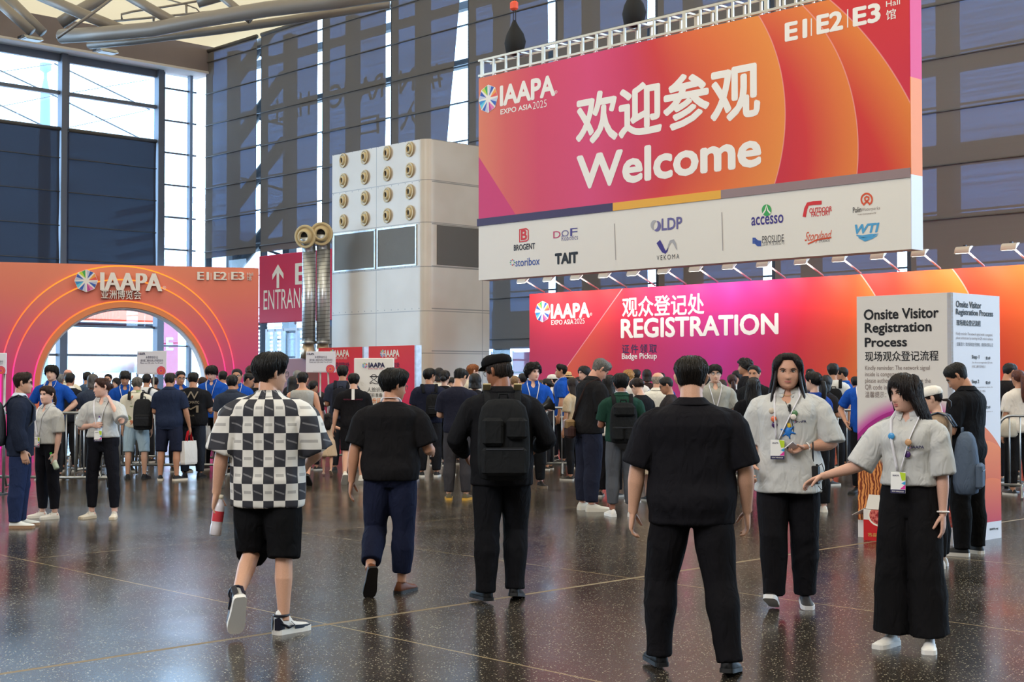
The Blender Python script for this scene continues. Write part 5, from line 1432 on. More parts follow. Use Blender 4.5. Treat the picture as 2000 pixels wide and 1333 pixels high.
def dress(f, root, spec, lod):
    """all parts of one figure under its root"""
    v = {0: (.0055, .009), 1: (.009, .012), 2: (.013, .017)}[lod]
    if spec.get('face') and lod == 0: v = (.0042, .008)
    wr = {0: .0058, 1: .005, 2: .0}[lod]
    g = spec.get
    hm = hairm(g('hairc', (26, 22, 22))); sk = skin(g('skin', (206, 158, 132)))
    put('body', f.body('body', v[0]), root).data.materials.append(sk)
    sc = g('top', (30, 30, 32)); stm = spec['topmat'] if g('topmat') else fabric(sc)
    o = put('shirt', f.shirt('shirt', v[1], wr=wr * g('twr', 1), **dict(dict(vneck=.055 if g('collar') else .012), **g('shirt', {}))), root); o.data.materials.append(stm)
    shirt = o
    if g('collar'): f.collar(root, g('collarm') or stm)
    if g('skirt'):
        put('skirt', f.skirt('skirt', v[1], **g('skirt')), root).data.materials.append(g('legmat') or fabric(g('leg', (30, 30, 34))))
    elif g('leg') is not None or g('legmat'):
        put('trousers' if g('trousers', {}).get('end', 2) > 1.3 else 'shorts', f.trousers('trousers', v[1], wr=wr, **g('trousers', {})), root).data.materials.append(g('legmat') or fabric(g('leg')))
    if g('shoes', 1):
        kind, uc, solc = g('shoes', ('sneaker', (34, 32, 32), (200, 196, 190)))
        for i in (0, 1):
            up, so = f.shoe(i, kind); o = up.build('shoe', fabric(uc, 'shoe_%02x%02x%02x' % tuple(uc), rough=.5, spec=.22, folds=.1), root); so.build('sole', mat('sole_%02x%02x%02x' % tuple(solc), solc, .6), o)
            if g('laces'):
                M = f.footM(i)
                for yy in (.03, .055, .08):
                    MB().tube([Vector(f.P(f.ank[i] + M @ V3(x, yy + .006 * (abs(x) < .01), .028 - yy * .62 - abs(x) * .55))) for x in (-.03, 0, .03)], .004 * f.k, 6).build('lace', PAPER, o)
    if g('hair'): f.hair(g('hair'), root, hm, g('seed', 0.0), extra=g('hx'), strands={0: 420, 1: 140, 2: 0}[lod] * (2 if g('hair') in ('long', 'fringe') else 1))
    if g('face') is not None: f.face(root, hm, **(g('face') or {}))
    if g('glasses'): f.glasses(root)
    if g('lanyard'): f.lanyard(root, mat('lanyard_white', (222, 220, 228), .5), **g('lanyard'))
    return shirt
FIGS = {}
def person(key, label, px, feet, top, yaw, pose, spec, lod=1, d=None, group=None, name='person', dx=0.0):
    """a figure standing where its feet are seen, as tall as the photo shows it"""
    base = ground(px, feet) if d is None else atY(px, 735, d)
    base = Vector((base.x, base.y, 0))
    hgt = atY(px, top, base.y).z
    f = Fig(**pose).fit(hgt); f.ears = spec.get('hair') not in ('long', 'fringe', 'bob')
    root = thing(name, label, 'person', base, R(yaw), group)
    if dx: root.location = base + Vector((dx, 0, 0))
    shirt = dress(f, root, spec, lod)
    FIGS[key] = (f, root)
    return f, root, shirt
def world_of(key, p): f, r = FIGS[key]; return r.matrix_basis @ Vector(p)
# ------------------------------------------------------------------ the people of the photograph
D = V3
def wm(d_): return d_
SKIN_A, SKIN_B, SKIN_C, SKIN_D = (206, 158, 132), (190, 138, 110), (216, 172, 150), (222, 176, 158)
BLACK_C, NAVY_C, BLUE_C, GREY_C = (30, 29, 31), (38, 42, 60), (30, 78, 168), (192, 191, 189)
POLO_B = dict(top=BLUE_C, collar=1, leg=(26, 26, 28), lanyard=dict(style=2, badge_z=.17))
def stand(**k): return dict(dict(ua=(D(-.16, 0, -1), D(.16, 0, -1)), fa=(D(-.03, .18, -1), D(.03, .18, -1))), **k)
FRONT = dict(ua=(D(-.22, .12, -1), D(.22, .12, -1)), fa=(D(.30, .95, .05), D(-.30, .95, .05)))
WALK_L = dict(th=(D(-.05, -.12, -1), D(.05, .10, -1)), sh=(D(-.03, -.55, -1), D(.03, -.04, -1)), feet=((8, 40), (-8, 0)))
WALK_R = dict(th=(D(-.05, .10, -1), D(.05, -.12, -1)), sh=(D(-.03, -.04, -1), D(.03, -.55, -1)), feet=((8, 0), (-8, 40)))
TEE = dict(sleeve=.82, se=.022, st=.014, drape=.96, hem=-.08, ease=.020)
POLO = dict(sleeve=.80, se=.020, st=.012, drape=.95, hem=-.07, ease=.020)

# --- walking man in the checked shirt
m, nt, b = new_mat('checked_print')
x, y, z = obj_coords(nt)
uu = (x.atan2(y * -1) * .17) + x * .35
cu, cz = uu / .088, z / .104
chk = (cu.floor() + cz.floor()).mod(2.0).gt(.5)
fu, fz = cu.mod(1.0), cz.mod(1.0)
mark = (fz - .5).abs().lt(.09) * (fu - .5).abs().lt(.34)
wave = ((fz - .5 + (fu * 1.0) * .25 - .12).abs().lt(.05)) * (fu - .5).abs().lt(.4)
c = mixc(nt, chk, mixc(nt, mark * .55, (216, 212, 206), (120, 116, 116)), mixc(nt, wave * .5, (42, 42, 50), (150, 148, 150)))
nt.links.new(c.k, b.inputs['Base Color']); b.inputs['Roughness'].default_value = .8
CHECK = m
person('checked', 'man walking away in an oversized black and white checked shirt and black shorts', 522, 1236, 692, 0,
       dict(w=1.06, hy=-52, hp=4, ua=(D(-.34, -.06, -1), D(.42, .12, -1)), fa=(D(-.16, .10, -1), D(-.35, .9, -.35)), th=(D(-.05, .20, -1), D(.03, -.03, -1)), sh=(D(-.12, -1.1, -.85), D(.01, -.05, -1)), feet=((25, 60), (-38, 0)), curl=(.7, .4)),
       dict(topmat=CHECK, skin=SKIN_A, hair='short', hx=dict(t=.030, nape=-.5, quiff=.012), hairc=(22, 20, 22), glasses=1, collar=1, collarm=CHECK, shirt=dict(sleeve=.98, se=.045, st=.018, drape=1.08, hem=-.15, ease=.03), leg=(22, 22, 24), trousers=dict(end=1.04, e0=.026, ease=.02), shoes=('high', (226, 224, 222), (232, 228, 222)), laces=1, twr=1.6), 0)
f, r = FIGS['checked']
for i in (0, 1):   # dark overlays of the high-top shoe
    M = f.footM(i)
    mb = MB()
    for sg in (-1, 1):
        mb.loft([[Vector(f.P(f.ank[i] + M @ V3(sg * hw, y_, z_))) for z_ in (a, b_)] for y_, hw, a, b_ in ((-.085, .010, -.05, .02), (-.07, .036, -.05, .03), (-.045, .041, -.045, .0), (-.03, .042, -.045, -.03))], False, closed=False)
        mb.loft([[Vector(f.P(f.ank[i] + M @ V3(sg * hw, y_, z_))) for z_ in (a, b_)] for y_, hw, a, b_ in ((.05, .046, -.055, -.03), (.10, .051, -.055, -.034), (.15, .051, -.056, -.036), (.185, .038, -.056, -.042), (.197, .02, -.056, -.046))], False, closed=False)
        mb.tube([Vector(f.P(f.ank[i] + M @ V3(sg * hw, y_, z_))) for y_, hw, z_ in ((-.06, .043, -.005), (0, .044, -.038), (.05, .047, -.03), (.02, .045, -.005))], [.003 * f.k, .010 * f.k, .006 * f.k, .002 * f.k], 6)
    mb.build('shoe_overlay', mat('overlay_navy', (24, 26, 42), .4), r)
    mb = MB().tube([Vector(f.P(f.ank[i] + M @ V3(.040 * math.sin(a), -.02 + .048 * math.cos(a), .035))) for a in np.linspace(0, 2 * PI, 14)], .009 * f.k, 6).build('shoe_collar', mat('overlay_navy'), r)

# --- man in black shirt and navy trousers
person('loafers', 'man walking away in a black shirt, cropped navy trousers and brown loafers', 762, 1158, 724, 0,
       dict(w=1.16, belly=.03, hy=-58, hp=8, ua=(D(-.30, -.10, -1), D(.36, -.02, -1)), fa=(D(-.10, .12, -1), D(.05, 1, -.12)), th=(D(-.05, .05, -1), D(.02, .0, -1)), sh=(D(-.04, -.95, -.85), D(-.04, -.03, -1)), feet=((20, 62), (-25, 0)), lean=3),
       dict(top=(28, 27, 29), skin=SKIN_B, hair='short', hx=dict(t=.034, nape=-.50, quiff=.008), hairc=(20, 19, 21), glasses=1, shirt=dict(sleeve=.86, se=.030, st=.02, drape=.98, hem=-.06, ease=.022), leg=(30, 34, 54), trousers=dict(end=1.80, e0=.014, ease=.018), shoes=('loafer', (104, 58, 34), (34, 28, 26)), lanyard=dict(badge=False)), 0)
# --- man with the flat cap
person('cap', 'tall man walking away in black with a black flat cap and large black backpack', 980, 1176, 694, 3,
       dict(w=1.16, hy=50, hp=10, ua=(D(-.50, -.02, -1), D(.50, -.12, -1)), fa=(D(.28, .80, -.45), D(-.25, .85, -.25)), th=(D(-.02, -.05, -1), D(.02, .20, -1)), sh=(D(-.03, -.05, -1), D(-.02, -.12, -1)), feet=((22, 0), (-12, 10))),
       dict(top=(27, 27, 30), skin=(148, 98, 74), hair='buzz', hx=dict(t=.004, front=.5, side=-.1), hairc=(46, 36, 32), glasses=1, collar=1, shirt=dict(sleeve=1.86, se=.022, st=-.002, drape=.98, hem=-.13, ease=.024), leg=(24, 24, 27), trousers=dict(end=2.06, e0=.012, ease=.02), shoes=('boot', (26, 26, 28), (22, 22, 24))), 0)
f, r = FIGS['cap']
S_ = Shell(); rs = []
for zn, off in ((.40, .016), (.46, .022), (.6, .030), (.78, .032), (.92, .026), (.985, .02)):
    rs.append(np.array([f.H(head_pt((2 * PI * j / 32 + PI) % (2 * PI) - PI, zn - .10 * math.cos(2 * PI * j / 32) * (1 - zn), off + .012 * max(0, math.cos(2 * PI * j / 32)), False)) for j in range(32)]))
S_.rings(rs)
VV, FF = S_.data(); o = MB().add(VV, FF, True).build('flat_cap', fabric((26, 25, 26), 'cap_felt'), r)
MB().loft([[Vector(f.H((x_ * (1 - .35 * (abs(x_) / .07) ** 2 * 0), y_ - .35 * x_ * x_ / .07, z_ + t_))) for x_ in np.linspace(-.065, .065, 9)] for y_, z_, t_ in ((.07, .062, .004), (.125, .046, .002), (.150, .034, 0), (.148, .030, 0), (.07, .054, 0))], False, closed=False).build('peak', fabric((26, 25, 26), 'cap_felt'), o)
# --- broad man in the black polo, closest of the walkers
person('broad', 'broad man walking away in a black polo shirt and black trousers', 1352, 1312, 697, -4,
       dict(w=1.28, belly=.02, hy=-4, hp=4, ua=(D(-.34, .02, -1), D(.32, -.04, -1)), fa=(D(-.10, .14, -1), D(.06, .30, -1)), th=(D(-.16, .16, -1), D(.12, -.12, -1)), sh=(D(-.03, .0, -1), D(.10, -.20, -1)), feet=((14, 0), (-14, 8)), curl=(.6, .5)),
       dict(top=(27, 26, 30), skin=SKIN_A, hair='short', hx=dict(t=.020, fade=1, nape=-.42), hairc=(30, 24, 20), collar=1, shirt=dict(sleeve=.95, se=.030, st=.016, drape=.96, hem=-.13, ease=.022), leg=(24, 23, 26), trousers=dict(end=2.06, e0=.014, ease=.018), shoes=('boot', (24, 24, 26), (20, 20, 22))), 0)
# --- woman in grey polo with the radio
person('radio', 'woman walking forward in a loose grey polo and black trousers, phone in hand', 1541, 1187, 692, 166,
       dict(female=True, w=1.22, fw=1.13, hy=4, hp=2, armw=1.12, ua=(D(-.42, .02, -1), D(.22, -.05, -1)), fa=(D(.72, .60, -.08), D(-.02, .85, -.62)), th=(D(-.02, -.05, -1), D(.0, .20, -1)), sh=(D(.0, -.12, -1), D(.0, -.02, -1)), feet=((10, 6), (-6, -22)), hand=({'n': (.2, .4, .9), 'd': (.7, .7, -.35)}, None), curl=(.6, .5)),
       dict(top=GREY_C, skin=(200, 150, 126), hair='long', hx=dict(t=.020, nape=-3.6, side=-1.6, front=.72, temple=.22, locks=[([(sg * .074, .030, .02), (sg * .088, .028, -.09), (sg * .108, .050, -.17), (sg * .118, .100, -.25), (sg * .112, .125, -.36)], .034) for sg in (-1, 1)]), hairc=(30, 20, 22), face=dict(lips=(184, 112, 104)), collar=1, shirt=dict(sleeve=1.02, se=.032, st=.018, drape=1.0, hem=-.15, ease=.026, flare=.02), leg=(25, 24, 27), trousers=dict(end=2.02, e0=.016, ease=.022, flare=.0), shoes=('sneaker', (52, 50, 52), (222, 220, 222)), lanyard=dict(style=1, badge_z=.20, x=.06, off=.034), twr=1.4), 0)
# --- young woman pointing
person('pointing', 'young woman in tucked grey polo and wide black trousers, one arm stretched out', 1778, 1266, 730, 148,
       dict(female=True, w=.98, hy=-32, hp=6, ua=(D(-.14, -.02, -1), D(.46, .22, -.82)), fa=(D(-.03, .10, -1), D(.80, .50, -.26)), th=(D(-.045, .02, -1), D(.045, .0, -1)), sh=(D(-.035, -.02, -1), D(.035, -.02, -1)), feet=((14, 0), (-14, 0)), hand=(None, {'d': (.85, .35, -.45), 'n': (-.1, .35, -.9)}), curl=(.3, .4)),
       dict(top=GREY_C, skin=(206, 160, 140), hair='fringe', hx=dict(t=.018, front=.44, temple=-.3, side=-2.3, nape=-3.2), hairc=(32, 24, 25), face=dict(lips=(176, 88, 86), mouth=True), collar=1, shirt=dict(sleeve=1.0, se=.026, st=.02, drape=.92, hem=.09, ease=.020), leg=(26, 25, 27), trousers=dict(waist=.135, end=1.97, e0=.006, ease=.018, flare=.028), shoes=('chunky', (232, 228, 224), (236, 232, 228)), lanyard=dict(style=1, badge_z=.17, x=.015, off=.03), twr=1.3), 0)
f, r = FIGS['pointing']
o_, d_, n_, t_ = f.hand_frame(0)
MB().tube([Vector(f.P(o_ + d_ * -.02 + (t_ * math.cos(a) + n_ * math.sin(a)) * .034)) for a in np.linspace(0, 2 * PI, 20)], .006 * f.k, 8).build('bead_bracelet', mat('pearl', (238, 230, 224), .35), r)
f, r = FIGS['radio']
o_, d_, n_, t_ = f.hand_frame(0); d_ = f.fa[0]
MB().tube([Vector(f.P(o_ + d_ * -.035 + (t_ * math.cos(a) + n_ * math.sin(a)) * .035)) for a in np.linspace(0, 2 * PI, 20)], .009 * f.k, 8, flat=.5).build('wrist_watch', mat('watch_white', (226, 222, 218), .3), r)
def polo_logo(key, x0=-.125, z0=.33, w_=.085):
    f, r = FIGS[key]
    P = [f.chest(x_, z0, .034) for x_ in (x0, x0 + w_)]
    c = (P[0] + P[1]) / 2; a = math.atan2(P[0][1] - P[1][1], P[0][0] - P[1][0])
    e = put('polo_emblem', None, r); e.location = Vector(f.P(c)); e.rotation_euler = (R(-8), 0, PI + math.atan2(P[1][1] - P[0][1], P[1][0] - P[0][0]))
    lettering(e, 'IAAPA', (-w_ * .28, -.008, w_ * .55, .008), NAVY, .03, y=-.006); wheel_logo(e, -w_ * .42, 0, .011, .011, y=-.006, dark=True)
polo_logo('radio'); polo_logo('pointing')
# --- man reading the box, woman with cap beside him
person('reader', 'man in a black polo and black trousers looking down beside the information box', 1890, 1084, 714, 48,
       dict(w=1.08, hy=22, hp=34, **FRONT, feet=((12, 0), (-20, 0)), th=(D(-.08, .03, -1), D(.08, -.02, -1))),
       dict(top=(24, 24, 27), skin=SKIN_B, hair='short', hx=dict(t=.014, fade=1, front=.52), hairc=(34, 32, 32), face={}, collar=1, shirt=dict(sleeve=.85, se=.024, drape=.95, hem=-.09, ease=.022), leg=(24, 24, 26), trousers=dict(end=2.03, e0=.012), shoes=('sneaker', (30, 30, 32), (214, 208, 200))), 0)
person('whitecap', 'woman in a white baseball cap and beige jacket beside the reading man', 1830, 1090, 756, 66,
       dict(female=True, hp=14, ua=(D(-.2, .1, -1), D(.2, .1, -1)), fa=(D(.3, .9, .2), D(-.3, .9, .2))),
       dict(top=(150, 128, 108), skin=SKIN_C, hair='up', hx=dict(t=.005, tail=(-.09, -.03, .10, .014)), hairc=(40, 28, 26), shirt=dict(sleeve=1.6, se=.028, drape=1.0, hem=-.05, ease=.03), leg=(26, 26, 28), trousers=dict(e0=.01), shoes=('sneaker', (206, 202, 198), (214, 210, 206))), 1, d=11.8)
def ball_cap(key, col, strap=True):
    f, r = FIGS[key]
    S_ = Shell(); S_.rings([np.array([f.H(head_pt((2 * PI * j / 28 + PI) % (2 * PI) - PI, zn, off, False)) for j in range(28)]) for zn, off in ((.26, .016), (.28, .020), (.45, .026), (.7, .030), (.9, .026), (.99, .022))])
    VV, FF = S_.data(); o = MB().add(VV, FF, True).build('cap', fabric(col), r)
    MB().loft([[Vector(f.H((x_, y_ - .30 * x_ * x_ / .07, z_ - .12 * x_ * x_ / .07))) for x_ in np.linspace(-.07, .07, 9)] for y_, z_ in ((.075, .052), (.13, .046), (.168, .034), (.167, .030), (.075, .046))], False, closed=False).build('peak', fabric(col), o)
ball_cap('whitecap', (228, 222, 214))
# --- left group
person('jacket', 'man with glasses in navy jacket and jeans carrying a grey backpack, facing right', 38, 1030, 728, -72,
       dict(w=1.06, hy=-2, hp=2, ua=(D(-.14, -.06, -1), D(.14, -.08, -1)), fa=(D(-.04, .22, -1), D(-.08, .26, -1)), th=(D(-.05, .06, -1), D(.05, -.05, -1))),
       dict(top=(36, 42, 58), skin=SKIN_A, hair='short', hx=dict(t=.016, fade=1, quiff=.012), hairc=(50, 36, 30), face={}, glasses=1, collar=1, collarm=fabric((206, 214, 226)), shirt=dict(sleeve=1.92, se=.022, drape=.98, hem=-.14, ease=.026), leg=(38, 48, 78), trousers=dict(end=2.03, e0=.01), shoes=('sneaker', (222, 222, 216), (150, 118, 92)), laces=1), 0)
person('smiling', 'smiling woman in grey polo and black trousers next to the man in the navy jacket', 92, 1013, 754, 150,
       dict(female=True, hy=6, hp=-2, ua=(D(-.12, .0, -1), D(.16, 0, -1)), fa=(D(-.05, .25, -1), D(-.4, .7, -.3)), feet=((-20, 0), (-40, 0))),
       dict(top=GREY_C, skin=SKIN_D, hair='up', hx=dict(front=.52, temple=.2, tail=(-.09, .0, .16, .022)), hairc=(58, 36, 30), face=dict(lips=(206, 150, 140)), collar=1, shirt=dict(sleeve=.9, se=.03, drape=.95, hem=.04, ease=.02), leg=(30, 30, 36), trousers=dict(waist=.09, end=1.88), shoes=('chunky', (230, 222, 212), (226, 218, 206)), laces=1, lanyard=dict(style=1, badge_z=.12)), 0)
person('ear', 'woman in grey polo and black trousers touching her ear, blue can in hand', 200, 1013, 738, 178,
       dict(female=True, w=1.08, hy=-52, hp=2, ua=(D(-.34, .55, -.50), D(.42, .02, -1)), fa=(D(.78, -.45, 1), D(-.78, .55, .12)), th=(D(-.10, .0, -1), D(.10, .0, -1)), feet=((10, 0), (-30, 0)), hand=({'d': (.5, -.25, 1), 'n': (.9, -.1, -.4)}, {'d': (-.85, .45, .05), 'n': (-.5, -.9, 0)}), curl=(.15, .75)),
       dict(top=GREY_C, skin=SKIN_D, hair='up', hx=dict(bun=(-.115, .012, .036), t=.012), hairc=(72, 44, 36), face=dict(lips=(204, 140, 132)), collar=1, shirt=dict(sleeve=.95, se=.032, drape=.92, hem=.06, ease=.020), leg=(28, 28, 34), trousers=dict(waist=.10, end=1.86, ease=.014), shoes=('sneaker', (226, 214, 196), (206, 190, 166)), laces=1, lanyard=dict(style=1, badge_z=.14)), 0)
# --- visitors and staff at the arch
person('mop', 'young man with mop hair in a blue polo, hands on hips before the arch', 100, 937, 714, 178, stand(ua=(D(-.62, -.08, -.85), D(.5, -.08, -.9)), fa=(D(.62, .42, -.62), D(-.6, .42, -.62)), hp=-3), dict(POLO_B, skin=SKIN_C, hair='mop', hx=dict(t=.026), face={}, shirt=POLO, leg=(58, 60, 66), lanyard=dict(style=2, badge_z=.18, x=.05)), 1)
m, nt, b = new_mat('floral_print')
tc = nt.nodes.new('ShaderNodeTexCoord'); vo = nt.nodes.new('ShaderNodeTexVoronoi'); vo.inputs['Scale'].default_value = 7; nt.links.new(tc.outputs['Object'], vo.inputs['Vector'])
nz = nt.nodes.new('ShaderNodeTexNoise'); nz.inputs['Scale'].default_value = 26; nt.links.new(tc.outputs['Object'], nz.inputs['Vector'])
sc_ = nt.nodes.new('ShaderNodeSeparateColor'); nt.links.new(vo.outputs['Color'], sc_.inputs[0])
msk = (NX(nt, vo.outputs['Distance']) + NX(nt, nz.outputs[0]) * .7).lt(.70)
c = mixc(nt, msk, (222, 214, 196), mixc(nt, NX(nt, sc_.outputs[0]).gt(.5), (140, 150, 106), (196, 124, 92))); nt.links.new(c.k, b.inputs['Base Color']); b.inputs['Roughness'].default_value = .85
person('floral', 'grey haired man in a cream floral shirt and pale blue shorts seen from behind', 266, 936, 737, 6, stand(hp=10, th=(D(-.10, 0, -1), D(.10, 0, -1))), dict(topmat=m, skin=SKIN_A, hair='short', hx=dict(t=.016), hairc=(112, 106, 100), shirt=POLO, leg=(168, 190, 204), trousers=dict(end=1.06, e0=.02), shoes=('sneaker', (34, 33, 36), (40, 40, 42)), collar=1, collarm=m), 1)
person('navypolo', 'balding man in navy polo and navy shorts holding a white tote bag', 330, 939, 728, -6, stand(w=1.14, belly=.03, hp=4, ua=(D(-.2, .1, -1), D(.26, .08, -1)), fa=(D(.2, .8, -.3), D(.12, .34, -1)), th=(D(-.08, 0, -1), D(.08, -.02, -1)), feet=((20, 0), (-30, 0))), dict(top=(40, 48, 70), skin=SKIN_B, hair='short', hx=dict(t=.007, front=.40), hairc=(52, 46, 44), collar=1, shirt=dict(POLO, hem=-.12), leg=(36, 40, 58), trousers=dict(end=1.04, e0=.02), shoes=('sneaker', (34, 34, 38), (226, 214, 196))), 1)
person('tourtee', 'heavy man in a black t-shirt with pale back print and dark jeans', 376, 934, 727, 2, stand(w=1.24, belly=.03, ua=(D(-.2, .15, -1), D(.25, .15, -1)), fa=(D(.4, .8, -.1), D(-.1, .9, -.1))), dict(top=(31, 31, 34), skin=SKIN_B, hair='short', hx=dict(t=.012, fade=1), hairc=(34, 32, 34), shirt=TEE, leg=(44, 48, 58), trousers=dict(e0=.01), shoes=('boot', (36, 36, 40), (34, 34, 36))), 1)
person('bluedown', 'young man in a blue polo looking down under the arch edge', 415, 919, 716, 172, stand(hp=22, **FRONT), dict(POLO_B, skin=SKIN_D, hair='mop', hx=dict(t=.024, front=.3), face={}, shirt=POLO, shoes=('sneaker', (40, 40, 44), (214, 210, 206))), 1)
person('slate', 'man in a slate shirt and light jeans walking off behind the checked shirt', 452, 952, 733, 4, stand(w=1.1, **WALK_L), dict(top=(52, 58, 72), skin=SKIN_B, hair='short', hx=dict(t=.016), hairc=(34, 31, 33), collar=1, shirt=POLO, leg=(110, 140, 166), trousers=dict(e0=.008), shoes=('sneaker', (60, 60, 64), (190, 186, 180))), 1)
# --- family group in the middle
person('tank', 'man in a grey tank top walking away past the notice board', 590, 948, 727, 2, stand(ua=(D(-.3, -.05, -1), D(.28, .0, -1)), fa=(D(-.1, .1, -1), D(.22, .1, -1)), **WALK_R), dict(top=(170, 168, 164), skin=(206, 150, 122), hair='short', hx=dict(t=.014, fade=1), hairc=(30, 28, 30), shirt=dict(sleeve=0, hem=-.12, ease=.016, drape=.94, top=.50), leg=(40, 42, 48), trousers=dict(end=1.0, e0=.02), shoes=('sandal', (34, 32, 32), (34, 32, 32))), 1)
person('blacktee', 'man in a black t-shirt and black shorts holding the little girl\'s hand', 690, 946, 730, 4, stand(w=1.12, ua=(D(-.30, .0, -1), D(.2, .1, -1)), fa=(D(-.16, .12, -1), D(-.1, .9, -.2)), hp=8, **WALK_L), dict(top=(29, 28, 31), skin=(212, 160, 134), hair='short', hx=dict(t=.020), hairc=(24, 22, 24), shirt=dict(TEE, hem=-.12), leg=(26, 25, 28), trousers=dict(end=.98, e0=.02), shoes=('sneaker', (214, 204, 190), (226, 220, 210))), 1)
person('girl', 'little girl in a beige dress with long dark hair', 640, 930, 808, 2, dict(female=True, child=True, w=.95, ua=(D(-.5, .1, .35), D(.6, .05, -.2)), fa=(D(-.25, .2, .9), D(.6, .1, .5)), **WALK_R), dict(top=(214, 186, 164), skin=(212, 162, 138), hair='long', hx=dict(t=.02, nape=-2.6), hairc=(28, 22, 24), shirt=dict(sleeve=.15, hem=.02, ease=.014), skirt=dict(end=-.42, ease=.03, flare=.16), legmat=fabric((214, 188, 160)), shoes=('sandal', (206, 176, 160), (196, 170, 150))), 1, name='child')
person('navyback', 'man in a slate t-shirt with a dark backpack facing the bag counter', 669, 930, 714, 0, stand(w=1.1, **FRONT), dict(top=(54, 58, 74), skin=SKIN_B, hair='short', hx=dict(t=.018), hairc=(30, 28, 30), shirt=TEE, leg=(40, 40, 44), shoes=('sneaker', (40, 40, 44), (60, 60, 60))), 1, d=23.5)
person('sling', 'man with glasses in navy t-shirt carrying a black sling backpack', 838, 932, 720, 6, stand(w=1.12, hy=-48, **FRONT), dict(top=(36, 38, 54), skin=SKIN_B, hair='short', hx=dict(t=.018), glasses=1, shirt=TEE, leg=(32, 32, 36), trousers=dict(e0=.016), shoes=('sneaker', (36, 36, 38), (222, 218, 212))), 1)
person('clip', 'woman in black with her hair held up by a silver claw clip', 868, 930, 724, 0, stand(female=True, hy=-12, **FRONT), dict(top=(28, 27, 30), skin=SKIN_C, hair='up', hx=dict(t=.016, bun=(-.10, -.01, .05)), hairc=(30, 26, 28), shirt=TEE, leg=(28, 28, 30)), 1, d=22.5)
person('fade', 'man with shaved sides in dark navy t-shirt and grey trousers looking down', 894, 977, 722, -8, stand(hp=26, hy=-26, **FRONT), dict(top=(36, 37, 50), skin=SKIN_A, hair='short', hx=dict(t=.016, fade=1, nape=-.35), hairc=(28, 27, 29), shirt=dict(TEE, hem=-.06), leg=(62, 60, 64), trousers=dict(e0=.010), shoes=('sneaker', (92, 82, 58), (206, 158, 60))), 1)
person('redhair', 'red haired man with glasses in a cream shirt behind the shaved haircut', 920, 930, 712, -62, stand(hp=6), dict(top=(216, 204, 184), skin=SKIN_D, hair='short', hx=dict(t=.016, fade=1), hairc=(150, 88, 48), glasses=1, shirt=POLO, leg=(60, 60, 66)), 1, d=23.5)
person('megaphone', 'curly haired young man in blue polo and black trousers carrying a megaphone', 1040, 953, 711, 186, stand(hy=30, ua=(D(-.25, .1, -1), D(.2, 0, -1)), fa=(D(.45, .85, .05), D(.0, .2, -1))), dict(POLO_B, skin=SKIN_D, hair='curly', hx=dict(t=.036), face={}, shirt=POLO, lanyard=dict(badge=False), trousers=dict(e0=.012), shoes=('sneaker', (34, 33, 34), (120, 104, 88))), 1)
person('profileblue', 'man in blue polo with white trim standing in profile behind the barrier', 1098, 908, 712, 84, stand(hp=-2), dict(POLO_B, skin=SKIN_B, hair='short', hx=dict(t=.016, fade=1, quiff=.01), face={}, shirt=dict(POLO, hem=-.10), lanyard=dict(style=2, badge_z=.2), shoes=('sneaker', (40, 40, 44), (60, 60, 64))), 1)
f, r = FIGS['profileblue']
S_ = Shell(); f.torso(S_, -.125, -.095, .026, .95, n=3); VV, FF = S_.data(); MB().add(VV, FF, True).build('white_hem', PAPER, r)
person('greyhair', 'grey haired man in a black polo and navy trousers bent over his phone', 1150, 998, 706, -68, stand(w=1.1, hp=36, lean=6, hy=-4, **FRONT), dict(top=(32, 31, 33), skin=(206, 152, 130), hair='short', hx=dict(t=.016, fade=1, quiff=.026), hairc=(118, 114, 110), face={}, collar=1, shirt=dict(sleeve=.95, se=.032, st=.02, drape=1.0, hem=-.07, ease=.024), leg=(38, 40, 54), trousers=dict(end=1.93, e0=.016), shoes=('sneaker', (206, 200, 188), (206, 198, 184))), 0)
person('greenpolo', 'man in dark green polo and grey trousers with a black backpack, seen from behind', 1214, 1009, 731, 2, stand(hp=10, w=1.02, **FRONT), dict(top=(34, 62, 52), skin=(150, 100, 80), hair='short', hx=dict(t=.026, nape=-.6), hairc=(24, 22, 25), collar=1, shirt=dict(POLO, hem=-.03), leg=(84, 86, 92), trousers=dict(end=1.80, e0=.012), shoes=('chunky', (228, 222, 216), (230, 226, 222)), lanyard=dict(badge=False)), 0)
person('whiteblouse', 'woman with long black hair in a white blouse behind the green polo shirt', 1188, 985, 733, -20, stand(female=True), dict(top=(222, 214, 204), skin=SKIN_C, hair='long', hx=dict(t=.018, nape=-3.4), hairc=(26, 22, 24), shirt=POLO, leg=(28, 27, 30), trousers=dict(flare=.02)), 1, d=18.6)
m, nt, b = new_mat('patterned_skirt')
tc = nt.nodes.new('ShaderNodeTexCoord'); vo = nt.nodes.new('ShaderNodeTexVoronoi'); vo.inputs['Scale'].default_value = 42; nt.links.new(tc.outputs['Object'], vo.inputs['Vector'])
c = mixc(nt, NX(nt, vo.outputs['Distance']).lt(.34), (196, 172, 140), (150, 96, 96)); nt.links.new(c.k, b.inputs['Base Color']); b.inputs['Roughness'].default_value = .85
person('patterned', 'woman in black top and patterned skirt looking down at a pink phone', 1252, 985, 742, 40, stand(female=True, hp=32, **FRONT), dict(top=(30, 29, 32), skin=SKIN_C, hair='up', hx=dict(t=.016, bun=(-.11, .0, .04)), hairc=(44, 30, 30), shirt=TEE, skirt=dict(end=-.55, flare=.06), legmat=m), 1, d=17.9)
